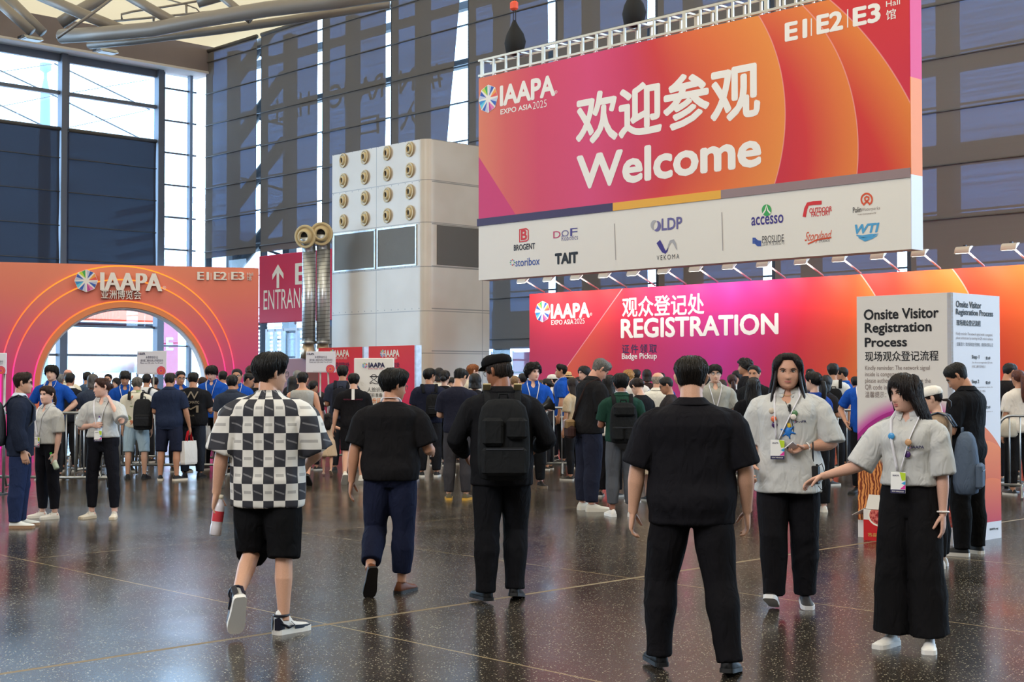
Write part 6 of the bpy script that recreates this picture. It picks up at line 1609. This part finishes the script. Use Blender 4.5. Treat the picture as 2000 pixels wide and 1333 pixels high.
person('baldwhite', 'bald man in a white long sleeved shirt next to the patterned skirt', 1284, 960, 727, -16, stand(w=1.05, hy=-30, **FRONT), dict(top=(224, 220, 210), skin=(214, 160, 134), hair='bald', hairc=(176, 160, 146), hx=dict(t=.006), collar=1, shirt=dict(POLO, sleeve=1.9), leg=(50, 50, 56)), 1, d=19.5)
person('glassesgrey', 'man with glasses in a grey polo and orange topped badge facing forward', 1396, 960, 713, 178, stand(w=1.05, ua=(D(-.3, -.05, -1), D(.2, 0, -1))), dict(top=(160, 158, 150), skin=SKIN_C, hair='mop', hx=dict(t=.022, front=.38, side=.0), hairc=(30, 27, 28), face={}, glasses=1, collar=1, shirt=POLO, leg=(50, 50, 56), lanyard=dict(style=2, badge_z=.20)), 1, d=19)
person('heels', 'woman with very long black hair in black top and beige skirt, black heels', 1472, 992, 738, -16, stand(female=True, **FRONT), dict(top=(26, 25, 27), skin=SKIN_B, hair='long', hx=dict(t=.018, nape=-4.6, side=-2), hairc=(22, 19, 21), shirt=TEE, skirt=dict(end=-.36, flare=.05), legmat=fabric((176, 162, 144)), shoes=('loafer', (24, 23, 25), (24, 23, 25))), 1)
person('clips', 'woman in blue uniform with pink hair clips and white striped black trousers', 1592, 1001, 727, 24, stand(female=True, w=1.05, hy=20, **FRONT), dict(top=(32, 62, 140), skin=SKIN_C, hair='up', hx=dict(t=.02, tail=(-.1, .0, .26, .03)), hairc=(28, 24, 26), shirt=dict(POLO, hem=-.12), leg=(26, 26, 28), trousers=dict(flare=.01), shoes=('sneaker', (214, 206, 194), (222, 214, 200))), 1)
f, r = FIGS['clips']
for sg in (-1, 1):
    pts, rad = f.leg_pts(1, 1.93, .016)
    MB().tube([Vector(f.P(p + V3(rad_[0] + .012, sg * .012, 0))) for p, rad_ in zip(pts[2:], rad[2:])], .006 * f.k, 6, flat=.5).build('trouser_stripe', PAPER, r)
person('bluehip', 'man in blue polo, hand on hip, half hidden by the information box', 1690, 966, 716, 150, stand(ua=(D(-.3, 0, -1), D(.62, -.15, -.9)), fa=(D(.2, .4, -.9), D(-.45, .55, -.7))), dict(POLO_B, skin=SKIN_B, hair='short', hx=dict(t=.018), shirt=dict(POLO, hem=-.1), trousers=dict(e0=.012), shoes=('boot', (30, 30, 32), (34, 34, 36))), 1)
# ------------------------------------------------------------------ the crowd further back, each person on their own
def far(px, top, d, yaw, label, fem=False, hair='short', hc=(28, 25, 27), top_c=(40, 40, 44), leg=(34, 34, 38), sk=SKIN_B, pose=None, face=None, **k):
    spec = dict(top=top_c, skin=sk, hair=hair, hairc=hc, leg=leg, shirt=dict(sleeve=k.pop('sleeve', .82), se=.022, drape=.95, hem=-.08, ease=.02), **k)
    if face: spec['face'] = {}
    return person('far_%d_%d' % (px, int(top)), label, px, 0, top, yaw, dict(stand(female=fem), **(pose or {})), spec, 2, d=d)
HP = dict(hp=20, **FRONT)
far(132, 721, 27.5, -4, 'bald man in a cream shirt deep in the arch', hair='bald', hc=(150, 120, 110), hx=dict(t=.004), top_c=(226, 218, 196), sk=(220, 160, 142), collar=1)
far(116, 731, 26.4, 6, 'grey haired man in dark clothes beside the mop haired staff member', hc=(130, 128, 128), top_c=(56, 62, 74))
far(136, 729, 23.6, -2, 'man in a black vest with white collar seen from behind in the arch', top_c=(34, 36, 44), collar=1, collarm=PAPER)
far(170, 727, 28.5, 10, 'dark haired visitor far back in the arch opening', top_c=(70, 86, 110))
far(181, 731, 22.2, 4, 'person with shoulder length greying hair and slate shirt in the arch', hair='bob', hc=(92, 86, 84), top_c=(58, 66, 82))
far(212, 731, 31, 178, 'visitor facing the hall from deep inside the arch', face=1, sk=SKIN_C, top_c=(60, 60, 70))
far(229, 738, 28, 150, 'woman with dark hair peering over behind the woman touching her ear', fem=True, hair='bob', face=1, sk=SKIN_C, top_c=(150, 90, 70))
far(244, 726, 23.5, 196, 'tall staff member in blue polo looking down behind the floral shirt', hair='mop', hx=dict(t=.024), face=1, top_c=BLUE_C, collar=1, pose=dict(hp=16), lanyard=dict(badge=False))
far(286, 731, 26, -6, 'man in a white shirt with dark backpack straps under the notice board', top_c=(220, 222, 226))
far(302, 737, 29, 20, 'dark haired person behind the pole of the notice board', top_c=(60, 50, 50))
far(351, 725, 23.5, 210, 'staff member with glasses in a blue polo between two visitors from behind', face=1, glasses=1, top_c=BLUE_C, collar=1, pose=dict(hp=8))
far(397, 737, 26, 60, 'woman with wavy brown hair behind the black t-shirt with back print', fem=True, hair='bob', hc=(58, 40, 34), top_c=(90, 40, 40))
far(435, 725, 26, 2, 'man in a dark suit with white collar seen from behind near the arch edge', hx=dict(t=.014, fade=1), top_c=(56, 58, 64), collar=1, collarm=PAPER, sleeve=1.9)
far(463, 721, 22.9, 184, 'staff member with glasses in a blue polo beside the arch edge', face=1, glasses=1, top_c=BLUE_C, collar=1, lanyard=dict(badge=False))
far(479, 730, 23.2, -80, 'man with shaved sides and white shirt looking at his phone in profile', hx=dict(t=.016, fade=1), top_c=(222, 214, 206), face=1, pose=HP)
far(490, 715, 26.4, -78, 'curly brown haired man in profile at the arch wall', hair='curly', hx=dict(t=.024), hc=(66, 44, 36), top_c=(70, 62, 60), face=1, sk=SKIN_D)
far(503, 730, 24.2, 6, 'person in a black shirt with orange back print next to the arch wall', top_c=(32, 32, 34))
far(581, 724, 26.4, 10, 'grey haired man behind the tank top', hc=(140, 138, 136), top_c=(48, 46, 50))
far(571, 736, 23.6, 20, 'woman with black hair in black beside the checked shirt', fem=True, hair='long', top_c=(34, 32, 36))
far(611, 744, 23.9, -30, 'woman with black hair tied back near the notice board legs', fem=True, hair='up', hx=dict(tail=(-.1, .0, .2, .024)), top_c=(38, 36, 40))
far(857, 719, 25, -8, 'woman in a white blouse behind the claw clip', fem=True, hair='bob', top_c=(222, 214, 198))
far(883, 738, 25.6, 170, 'boyish face with a black cap of hair between the claw clip and shaved haircut', hair='mop', hx=dict(t=.02), face=1, sk=SKIN_C, top_c=(70, 70, 76))
far(928, 731, 21, 8, 'woman with black hair hidden by the shoulder of the flat cap man', fem=True, hair='bob', hx=dict(t=.026), top_c=(40, 38, 42))
far(994, 722, 28, 0, 'man in a black baseball cap below the bright window', top_c=(40, 40, 46))
ball_cap('far_994_722', (34, 33, 36))
far(1005, 734, 24.6, -6, 'man with short blond hair behind the backpack', hc=(150, 116, 84), hx=dict(t=.010), sk=SKIN_D, top_c=(60, 54, 56))
far(1022, 730, 26.2, 30, 'dark haired visitor at the elbow of the megaphone carrier', hc=(30, 28, 30), top_c=(52, 50, 54))
far(1055, 742, 24.8, 4, 'person in a khaki top behind the megaphone carrier', hc=(70, 58, 46), top_c=(196, 172, 116), hx=dict(t=.012))
far(1070, 740, 24, 70, 'woman in black with hair tied back in profile left of the profile staff member', fem=True, hair='up', hx=dict(bun=(-.11, 0, .04)), face=1, top_c=(44, 42, 44))
far(1081, 732, 26.5, 75, 'man in a white baseball cap and white shirt', top_c=(216, 214, 214), sk=SKIN_C, face=1)
ball_cap('far_1081_732', (226, 222, 218))
far(1108, 728, 26, 30, 'person in a straw sun hat beside the barrier', fem=True, hair='bob', top_c=(206, 190, 160))
f, r = FIGS['far_1108_728']
Mh = Matrix.Translation(Vector(f.H((0, -.01, .045))))
o = MB().lathe([(.092, -.01), (.150, -.018), (.152, -.010), (.094, .006), (.088, .06), (.070, .085), (.02, .092)], 28, Mh).build('sun_hat', fabric((206, 168, 120), 'straw'), r)
MB().lathe([(.096, .004), (.093, .024)], 28, Mh, cap=False).build('hat_band', mat('band_dark', (60, 48, 40), .7), o)
far(1120, 738, 21.6, 50, 'woman with long dark brown hair between barrier and grey haired man', fem=True, hair='long', hc=(38, 28, 28), top_c=(190, 168, 140))
far(1129, 737, 25.4, 190, 'person with glasses behind the long brown hair', face=1, glasses=1, fem=True, hair='bob', top_c=(90, 60, 56))
far(1143, 716, 24.2, 120, 'young man with thick black hair behind the grey haired man', hair='mop', hx=dict(t=.024, front=.4), face=1, sk=SKIN_D, top_c=(60, 62, 66))
far(1226, 723, 24.2, -40, 'person with wavy blond hair above the green polo', hair='curly', hx=dict(t=.022), hc=(182, 132, 76), sk=SKIN_D, top_c=(226, 220, 216))
far(1242, 722, 26, -20, 'man with black hair in front of the Badge Pickup lettering', top_c=(222, 216, 212))
far(1264, 722, 27, 10, 'dark haired person below the Badge Pickup lettering', hc=(42, 30, 28), fem=True, hair='bob', top_c=(60, 44, 44))
far(1290, 729, 24.4, -6, 'staff member in blue uniform with yellow back print behind the bald man', top_c=(32, 74, 150), collar=1, hx=dict(t=.02))
lettering(FIGS['far_1290_729'][1], 'SERVICE', (-.14, 1.30, .14, 1.36), mat('print_yellow', (220, 206, 90), .6), .02, y=-.185)
far(1309, 738, 18.4, 86, 'woman with glasses in profile close to the broad man\'s shoulder', fem=True, hair='up', face=1, glasses=1, sk=SKIN_B, top_c=(52, 48, 50), pose=HP)
far(1362, 738, 24.6, 20, 'person with pale hat beside the man in the grey polo', hair='bob', hc=(206, 190, 170), top_c=(200, 190, 176))
far(1381, 735, 25.6, 30, 'black haired person behind the man in the grey polo', top_c=(44, 44, 50))
far(1411, 742, 24, 10, 'staff member in blue behind the shoulder of the grey polo', top_c=(30, 80, 168), hc=(60, 40, 36))
far(1430, 732, 23, 0, 'woman with brown ponytail and black top below the pink wall', fem=True, hair='up', hx=dict(tail=(-.09, .0, .30, .034)), hc=(62, 34, 34), top_c=(30, 30, 32))
far(1441, 724, 26, 130, 'woman facing sideways in white and blue behind the ponytail', fem=True, hair='bob', face=1, sk=SKIN_D, top_c=(206, 210, 222))
far(1458, 701, 22.5, 84, 'tall man with tousled black hair in profile behind the grey polo woman', hair='curly', hx=dict(t=.026), face=1, top_c=(30, 29, 32))
far(1474, 715, 20.3, 150, 'man in black t-shirt looking sideways next to the grey polo woman', face=1, hx=dict(t=.020), sk=SKIN_B, top_c=(32, 32, 34))
far(1557, 736, 24.4, 10, 'person with pale head covering right of the grey polo woman', hair='bob', hc=(214, 196, 178), top_c=(190, 150, 150))
far(1583, 721, 26.4, 160, 'woman with dark hair facing the hall behind the pink hair clips', fem=True, hair='up', face=1, sk=SKIN_D, top_c=(70, 70, 80))
far(1611, 734, 20.6, -50, 'woman in black t-shirt looking at her phone by the barrier', fem=True, hair='bob', hx=dict(t=.022, nape=-1.6), top_c=(42, 40, 44), pose=dict(FRONT))
far(1627, 711, 23.2, -10, 'man in a white t-shirt with black backpack strap', top_c=(206, 204, 200), hx=dict(t=.024), leg=(30, 30, 34))
far(1650, 719, 24.6, 70, 'staff member in blue uniform with yellow back print left of the information box', top_c=(32, 78, 156), collar=1, hx=dict(t=.024), pose=dict(hp=14))
far(1671, 736, 25, 0, 'dark haired person at the edge of the information box', top_c=(40, 40, 46))
far(1966, 711, 20.8, -70, 'man in a black jacket in profile right of the information box', face=1, hx=dict(t=.018), top_c=(34, 32, 34), sleeve=1.9, pose=HP)
far(1990, 723, 18.9, 8, 'woman with long auburn ponytail and cream top at the right edge', fem=True, hair='up', hx=dict(tail=(-.09, .03, .36, .036)), hc=(96, 52, 40), top_c=(222, 214, 206), leg=(30, 29, 31))
far(1975, 739, 22.3, 30, 'person in blue behind the auburn ponytail', top_c=(40, 90, 180), fem=True, hair='long')
# ------------------------------------------------------------------ things worn, carried and held
def pack(key, label, x=0.0, z=.25, size=(.30, .16, .44), col=(34, 35, 37), style=0, dy=0.0, **k):
    f, r = FIGS[key]
    p = f.P(f.bend(V3(x, -.135 * (.55 + .45 * f.w) - .012 + dy, z)))
    return wear_backpack(r.matrix_basis @ Vector(p), r.rotation_euler.z + f.tw, label, size, col, fig=f, root=r, style=style, **k)
for f_, r_ in FIGS.values(): pass
bpy.context.view_layer.update()
t = pack('cap', 'large black many pocketed backpack worn by the man in the flat cap', z=.20, size=(.36, .22, .56), dy=-.02)
f, r = FIGS['cap']
for sg in (-1, 1):
    p = t.matrix_basis.inverted() @ (r.matrix_basis @ Vector(f.P(f.bend(V3(sg * .108, -.055, .552)))))
    MB().rbox(p, (.058, .085, .012), .003, Matrix.Rotation(R(-38), 3, 'X')).build('reflective_patch', mat('patch_gold', (206, 186, 140), .35, .3), t)
pack('greenpolo', 'black drawstring backpack on the dark green polo shirt', z=.20, size=(.31, .18, .46), style=1)
pack('jacket', 'slate grey backpack on the man in the navy jacket', z=.22, size=(.32, .20, .48), col=(74, 80, 92), style=2)
pack('floral', 'black backpack hung on the shoulder of the floral shirt', x=.14, z=.16, size=(.29, .17, .48), col=(40, 41, 44), style=2)
pack('sling', 'small black sling pack on the navy t-shirt of the man with glasses', x=.06, z=.20, size=(.25, .14, .36), col=(30, 30, 32), style=2)
pack('navyback', 'dark backpack on the man facing the bag counter', z=.22, size=(.28, .15, .42), col=(36, 37, 44), style=2)
t = pack('whitecap', 'blue grey backpack on the woman in the white cap', z=.06, size=(.30, .20, .52), col=(86, 98, 116), style=2)
MB().rbox((.10, -.20, -.12), (.05, .012, .03), .004).build('logo_tag', mat('tag_green', (110, 190, 60), .5), t)
pack('far_286_731', 'dark backpack on the white shirt under the notice board', z=.22, size=(.28, .15, .42), col=(44, 46, 52), style=2)
pack('far_1627_711', 'black backpack on the man in the white t-shirt', z=.20, size=(.28, .15, .42), col=(30, 30, 32), style=2)

def held(key, i, name, label, cat, build, along=.075, out=.028, up=None, loc=None, yaw=0.0, group=None):
    """a thing in somebody's hand: BUILD(thing) makes its parts about the grip, z up"""
    f, r = FIGS[key]; g = f.grip(i, along, out)[0] if loc is None else loc
    t = thing(name, label, cat, r.matrix_basis @ Vector(g), r.rotation_euler.z + yaw, group)
    build(t); return t
def bottle(t, r_=.031, h=.20, body=(206, 216, 226), label=(60, 110, 190), cap=(90, 60, 130), z0=-.08, tilt=0):
    q = Matrix.Rotation(R(tilt), 4, 'Y') @ Matrix.Translation((0, 0, z0))
    m = mat('bottle_%d_%d' % (body[0], cap[0]), body, .12, spec=.6)
    MB().lathe([(r_ * .85, 0), (r_, .008), (r_, h * .25), (r_ * .93, h * .30), (r_, h * .35), (r_, h * .66), (r_ * .8, h * .78), (r_ * .42, h * .9), (r_ * .42, h * .93)], 20, q).build('bottle_body', m, t)
    MB().lathe([(r_ * 1.012, h * .36), (r_ * 1.012, h * .62)], 20, q, cap=False).build('label_band', mat('label_%d' % label[0], label, .4), t)
    MB().lathe([(r_ * .47, h * .92), (r_ * .47, h * 1.02)], 16, q).build('bottle_cap', mat('cap_%d' % cap[0], cap, .4), t)
held('checked', 0, 'drink_bottle', 'clear bottle with red and white wrapping in the hand of the checked shirt man', 'bottle', lambda t: bottle(t, .036, .25, (214, 208, 214), (196, 60, 70), (226, 214, 190), -.19, 8), along=.07, out=.03)
held('ear', 1, 'water_bottle', 'water bottle with blue label and purple cap held by the woman touching her ear', 'bottle', lambda t: bottle(t, .032, .20, (200, 216, 232), (50, 110, 200), (96, 66, 140), -.10), out=.036)
held('smiling', 0, 'tea_bottle', 'bottle with green cap and pale contents beside the smiling woman', 'bottle', lambda t: bottle(t, .031, .20, (206, 222, 200), (226, 232, 220), (70, 190, 60), -.12, 30), out=.03)
c = ground(1604, 946)
t = thing('floor_bottle', 'small water bottle standing on the floor by the barrier', 'bottle', c); bottle(t, .033, .22, (214, 222, 230), (70, 110, 190), (226, 226, 230), 0)
def phone(t, col=(40, 40, 44), w=.074, h=.155, rot=None):
    q = rot or Matrix.Rotation(R(-55), 3, 'X')
    MB().rbox((0, 0, 0), (w, .009, h), .003, q).build('phone_body', mat('phone_%d' % col[0], col, .25, .2), t)
    MB().box(q @ Vector((0, -.0052, 0)), (w * .92, .001, h * .93), q).build('screen', mat('phone_screen', (70, 84, 104), .1), t)
    o = MB()
    for z in (-.02, .02): o.lathe([(.007, 0), (.007, .003)], 12, Matrix.Translation(q @ Vector((w * .25, .005, h * .36 + z * .6))) @ q.to_4x4() @ Matrix.Rotation(-PI / 2, 4, 'X'))
    o.build('camera_lens', BLACK, t)
held('radio', 0, 'mobile_phone', 'silver phone in the hand of the woman with the radio', 'phone', lambda t: phone(t, (196, 192, 196), rot=(Matrix.Rotation(R(40), 3, 'Y') @ Matrix.Rotation(R(-60), 3, 'X'))), along=.08, out=.02)
held('reader', 0, 'mobile_phone', 'phone held by the man reading at the information box', 'phone', lambda t: phone(t, (36, 36, 40)), along=.085, out=.015)
held('greyhair', 0, 'mobile_phone', 'phone in the hands of the grey haired man', 'phone', lambda t: phone(t, (30, 30, 36)), along=.085, out=.015)
held('patterned', 1, 'mobile_phone', 'pink cased phone held by the woman in the patterned skirt', 'phone', lambda t: phone(t, (226, 176, 150), .08, .165), along=.09, out=.02)
held('far_1611_734', 0, 'mobile_phone', 'pale phone of the woman in black by the barrier', 'phone', lambda t: phone(t, (190, 200, 200)), along=.09, out=.02)
# walkie-talkie at the belt
f, r = FIGS['radio']
p = f.P(f.chest(-.185, -.03, .075)); t = thing('walkie_talkie', 'black walkie talkie with aerial clipped at the belt of the grey polo woman', 'radio', r.matrix_basis @ Vector(p), r.rotation_euler.z + R(58))
BLKP = mat('radio_black', (22, 22, 24), .5)
MB().rbox((0, 0, 0), (.036, .060, .125), .006).build('radio_body', BLKP, t)
MB().lathe([(.0065, .06), (.006, .15), (.005, .22), (.003, .225)], 12, Matrix.Translation((0, -.018, 0))).build('aerial', BLKP, t)
MB().lathe([(.008, .06), (.008, .075)], 12, Matrix.Translation((0, .014, 0))).build('volume_knob', BLKP, t)
MB().rbox((.0185, 0, -.03), (.002, .036, .03), .001).build('warning_label', mat('label_orange', (232, 150, 50), .5), t)
MB().tube([(0, .02, .06), (.01, .06, .08), (.02, .09, .02), (.01, .085, -.06), (0, .05, -.10), (.0, .02, -.07)], .003, 6).build('coil_cable', BLKP, t)
# pins on the lanyards
for key, pins in (('radio', ((.10, .40, (206, 190, 170)), (.085, .345, (222, 110, 70)), (.08, .305, (70, 40, 90)), (-.055, .385, (90, 130, 90)), (-.045, .36, (226, 214, 206)), (-.01, .30, (232, 196, 60)))), ('pointing', ((.062, .395, (70, 150, 210)), (-.048, .36, (196, 150, 110)), (-.035, .285, (80, 50, 110))))):
    f, r = FIGS[key]
    for x_, z_, col in pins:
        c_ = f.chest(x_, z_, .046); q = Matrix.Translation(Vector(f.P(c_))) @ Matrix.Rotation(-PI / 2, 4, 'X')
        MB().lathe([(.019, -.004), (.020, .0), (.016, .004), (.002, .005)], 18, q).build('pin_badge', mat('pin_%02x%02x%02x' % col, col, .3), r)
f, r = FIGS['radio']
S_ = Shell(); c_ = f.P(f.chest(-.01, .262, .055)); S_.ball(c_, (.026, .016, .034), 8)
for a in range(6): S_.tube([c_, c_ + V3(.052 * math.cos(a * 1.05 + .3), .006, .05 * math.sin(a * 1.05 + .3))], [.012, .004], 8)
VV, FF = S_.data(); MB().add(VV, FF, True).build('charm', mat('charm_blue', (40, 120, 206), .5), r)
f, r = FIGS['radio']
MB().tube([Vector(f.P(q)) for q in (f.chest(.01, .46, .03), f.chest(-.02, .40, .05), f.chest(-.04, .30, .06), f.chest(-.06, .18, .05), f.chest(-.10, .06, .05), V3(-.19, .10, .0))], .0028, 6).build('microphone_cable', BLKP, r)
p = f.chest(-.02, .42, .045); MB().rbox(Vector(f.P(p)), (.018, .02, .05), .004).build('microphone', BLKP, r)
MB().tube([Vector(f.P(f.bend(V3(.05 * math.sin(a) , .045 + .028 * math.cos(a) - .02 * 0, .535 - .035 * math.cos(a))))) for a in np.linspace(-1.3, 1.3, 12)], .0018, 6).build('necklace', mat('necklace_gold', (180, 150, 90), .3, .8), r)
# tote bags
def tote(t, w=.30, h=.36, d=.09, col=(230, 226, 222), strap=(206, 40, 50), blue=False, z0=-.52):
    m = fabric(col, folds=.35)
    MB().loft([[Vector((sx * w / 2 * kx, sy * d / 2 * ky, z)) for sx, sy in ((-1, -1), (1, -1), (1, 1), (-1, 1))] for z, kx, ky in ((z0, .92, .9), (z0 + .03, 1, 1), (z0 + h * .6, 1.0, .9), (z0 + h, .98, .5))], True, False).build('bag_body', m, t)
    for sy in (-1, 1):
        MB().tube([(-w * .22, sy * d * .2, z0 + h - .01), (-w * .10, sy * .01, -.02), (0, 0, .005), (w * .10, sy * .01, -.02), (w * .22, sy * d * .2, z0 + h - .01)], .011, 8, flat=.4).build('handle', fabric(strap, folds=.1), t)
    if blue: MB().box((0, -d * .45, z0 + h * .3), (w * .9, .015, h * .25)).build('blue_print', mat('tote_blue', (50, 130, 210), .6), t)
held('navypolo', 1, 'tote_bag', 'white tote bag with red handles held by the man in navy shorts', 'bag', lambda t: tote(t), along=.07, out=.02, yaw=R(70))
f, r = FIGS['bluedown']
for k, (x_, z_, lb, bl_) in enumerate(((.30, .78, 'white carrier bag with blue print hanging by the staff member looking down', True), (.12, .76, 'plain white carrier bag hanging by the staff member looking down', False))):
    t = thing('carrier_bag', lb, 'bag', r.matrix_basis @ Vector((x_ - .1, .32, z_ + .14)), r.rotation_euler.z + R(80), 'carrier bags at the arch')
    tote(t, .28, .36, .08, strap=(226, 222, 222), blue=bl_, z0=-.50)
# megaphone
def mega(t):
    q = Matrix.Rotation(R(64), 4, 'Y') @ Matrix.Rotation(R(10), 4, 'X')
    MB().lathe([(.028, -.20), (.034, -.10), (.040, 0), (.062, .08), (.112, .15), (.116, .152), (.105, .150), (.055, .08), (.03, .02)], 28, q).build('horn', mat('horn_black', (26, 26, 28), .35), t)
    MB().lathe([(.041, -.1), (.050, -.095), (.050, -.02), (.041, -.015)], 24, q).build('band', mat('horn_gold', (176, 150, 84), .35, .6), t)
    MB().tube([(0, 0, .0), (.005, 0, -.06), (-.01, 0, -.12)], .016, 10).build('pistol_grip', BLKP, t)
held('megaphone', 0, 'megaphone', 'black megaphone held by the curly haired man in blue', 'megaphone', mega, along=.07, out=.01, yaw=R(200))
# crossbody bag
f, r = FIGS['greyhair']
p = f.P(V3(-.04, -.21, .0)); t = thing('crossbody_bag', 'small brown crossbody bag at the hip of the grey haired man', 'bag', r.matrix_basis @ Vector(p), r.rotation_euler.z + R(-10))
MB().rbox((0, 0, -.06), (.24, .10, .15), .03).build('bag_body', fabric((62, 44, 42), folds=.2), t)
for i, cc_ in enumerate(((150, 140, 152), (120, 94, 62), (140, 110, 74))): MB().rbox((-.07 + i * .065, -.01, .03), (.055, .11, .12), .02, Matrix.Rotation(R(14), 3, 'Y')).build('pouch', mat('pouch_%d' % i, cc_, .5), t)
inv = t.matrix_basis.inverted() @ r.matrix_basis
MB().tube([inv @ Vector(f.P(f.bend(V3(*q)))) for q in ((-.08, -.17, .02), (.02, -.165, .22), (.13, -.12, .46), (.14, .0, .535), (.08, .14, .42), (-.06, .16, .2), (-.17, .10, .03), (-.19, -.06, .0))], .017, 8, flat=.3).build('strap', fabric((58, 44, 42)), t)
# handbag of the woman at the right edge
f, r = FIGS['far_1990_723']
t = thing('shoulder_bag', 'cream shoulder bag on the woman with the auburn ponytail', 'bag', r.matrix_basis @ Vector(f.P(V3(-.20, -.08, .05))), r.rotation_euler.z)
MB().loft([[Vector((.13 * kx * math.cos(a), .06 * kx * math.sin(a), z)) for a in np.linspace(0, 2 * PI, 17)[:-1]] for z, kx in ((-.18, .7), (-.15, 1), (0, .95), (.06, .8), (.07, .3))]).build('bag_body', fabric((206, 196, 180), folds=.4), t)
MB().tube([(-.10, 0, .05), (-.02, .05, .30), (.06, .07, .42), (.08, .12, .30), (.10, .02, .05)], .010, 8, flat=.5).build('strap', fabric((206, 196, 180)), t)
# tee prints
def back_print(key, items, dz=0.0):
    f, r = FIGS[key]
    for s, x0, z0, x1, z1, m, off in items:
        ym = min(f.P(f.bend(q))[1] for zz in (.2, .3, .4) for q in f.prof(zz, .034, .95))
        lettering(r, s, (x0, z0, x1, z1), m, off, y=ym - .006, name='back_print')
k_ = FIGS['tourtee'][0].k
TEEP = mat('tee_print', (150, 138, 120), .7)
back_print('tourtee', [('CHROMATIC', -.13, 1.17, .13, 1.21, TEEP, .02), ('W', -.12, 1.24, .12, 1.36, TEEP, .0), ('M', -.12, 1.03, .12, 1.14, TEEP, .0), ('TOUR', -.06, .97, .06, .995, TEEP, .0)])
back_print('blacktee', [('PEOPLE MAKE DANCE', -.14, 1.245, .14, 1.265, mat('print_wine', (120, 30, 60), .7), .0)])
f, r = FIGS['blacktee']
ym = min(f.P(f.bend(q))[1] for zz in (.3, .4) for q in f.prof(zz, .03, .95))
MB().box((0, ym - .002, 1.33), (.045, .004, .16), Matrix.Rotation(R(-8), 3, 'X')).build('back_label', PAPER, r)
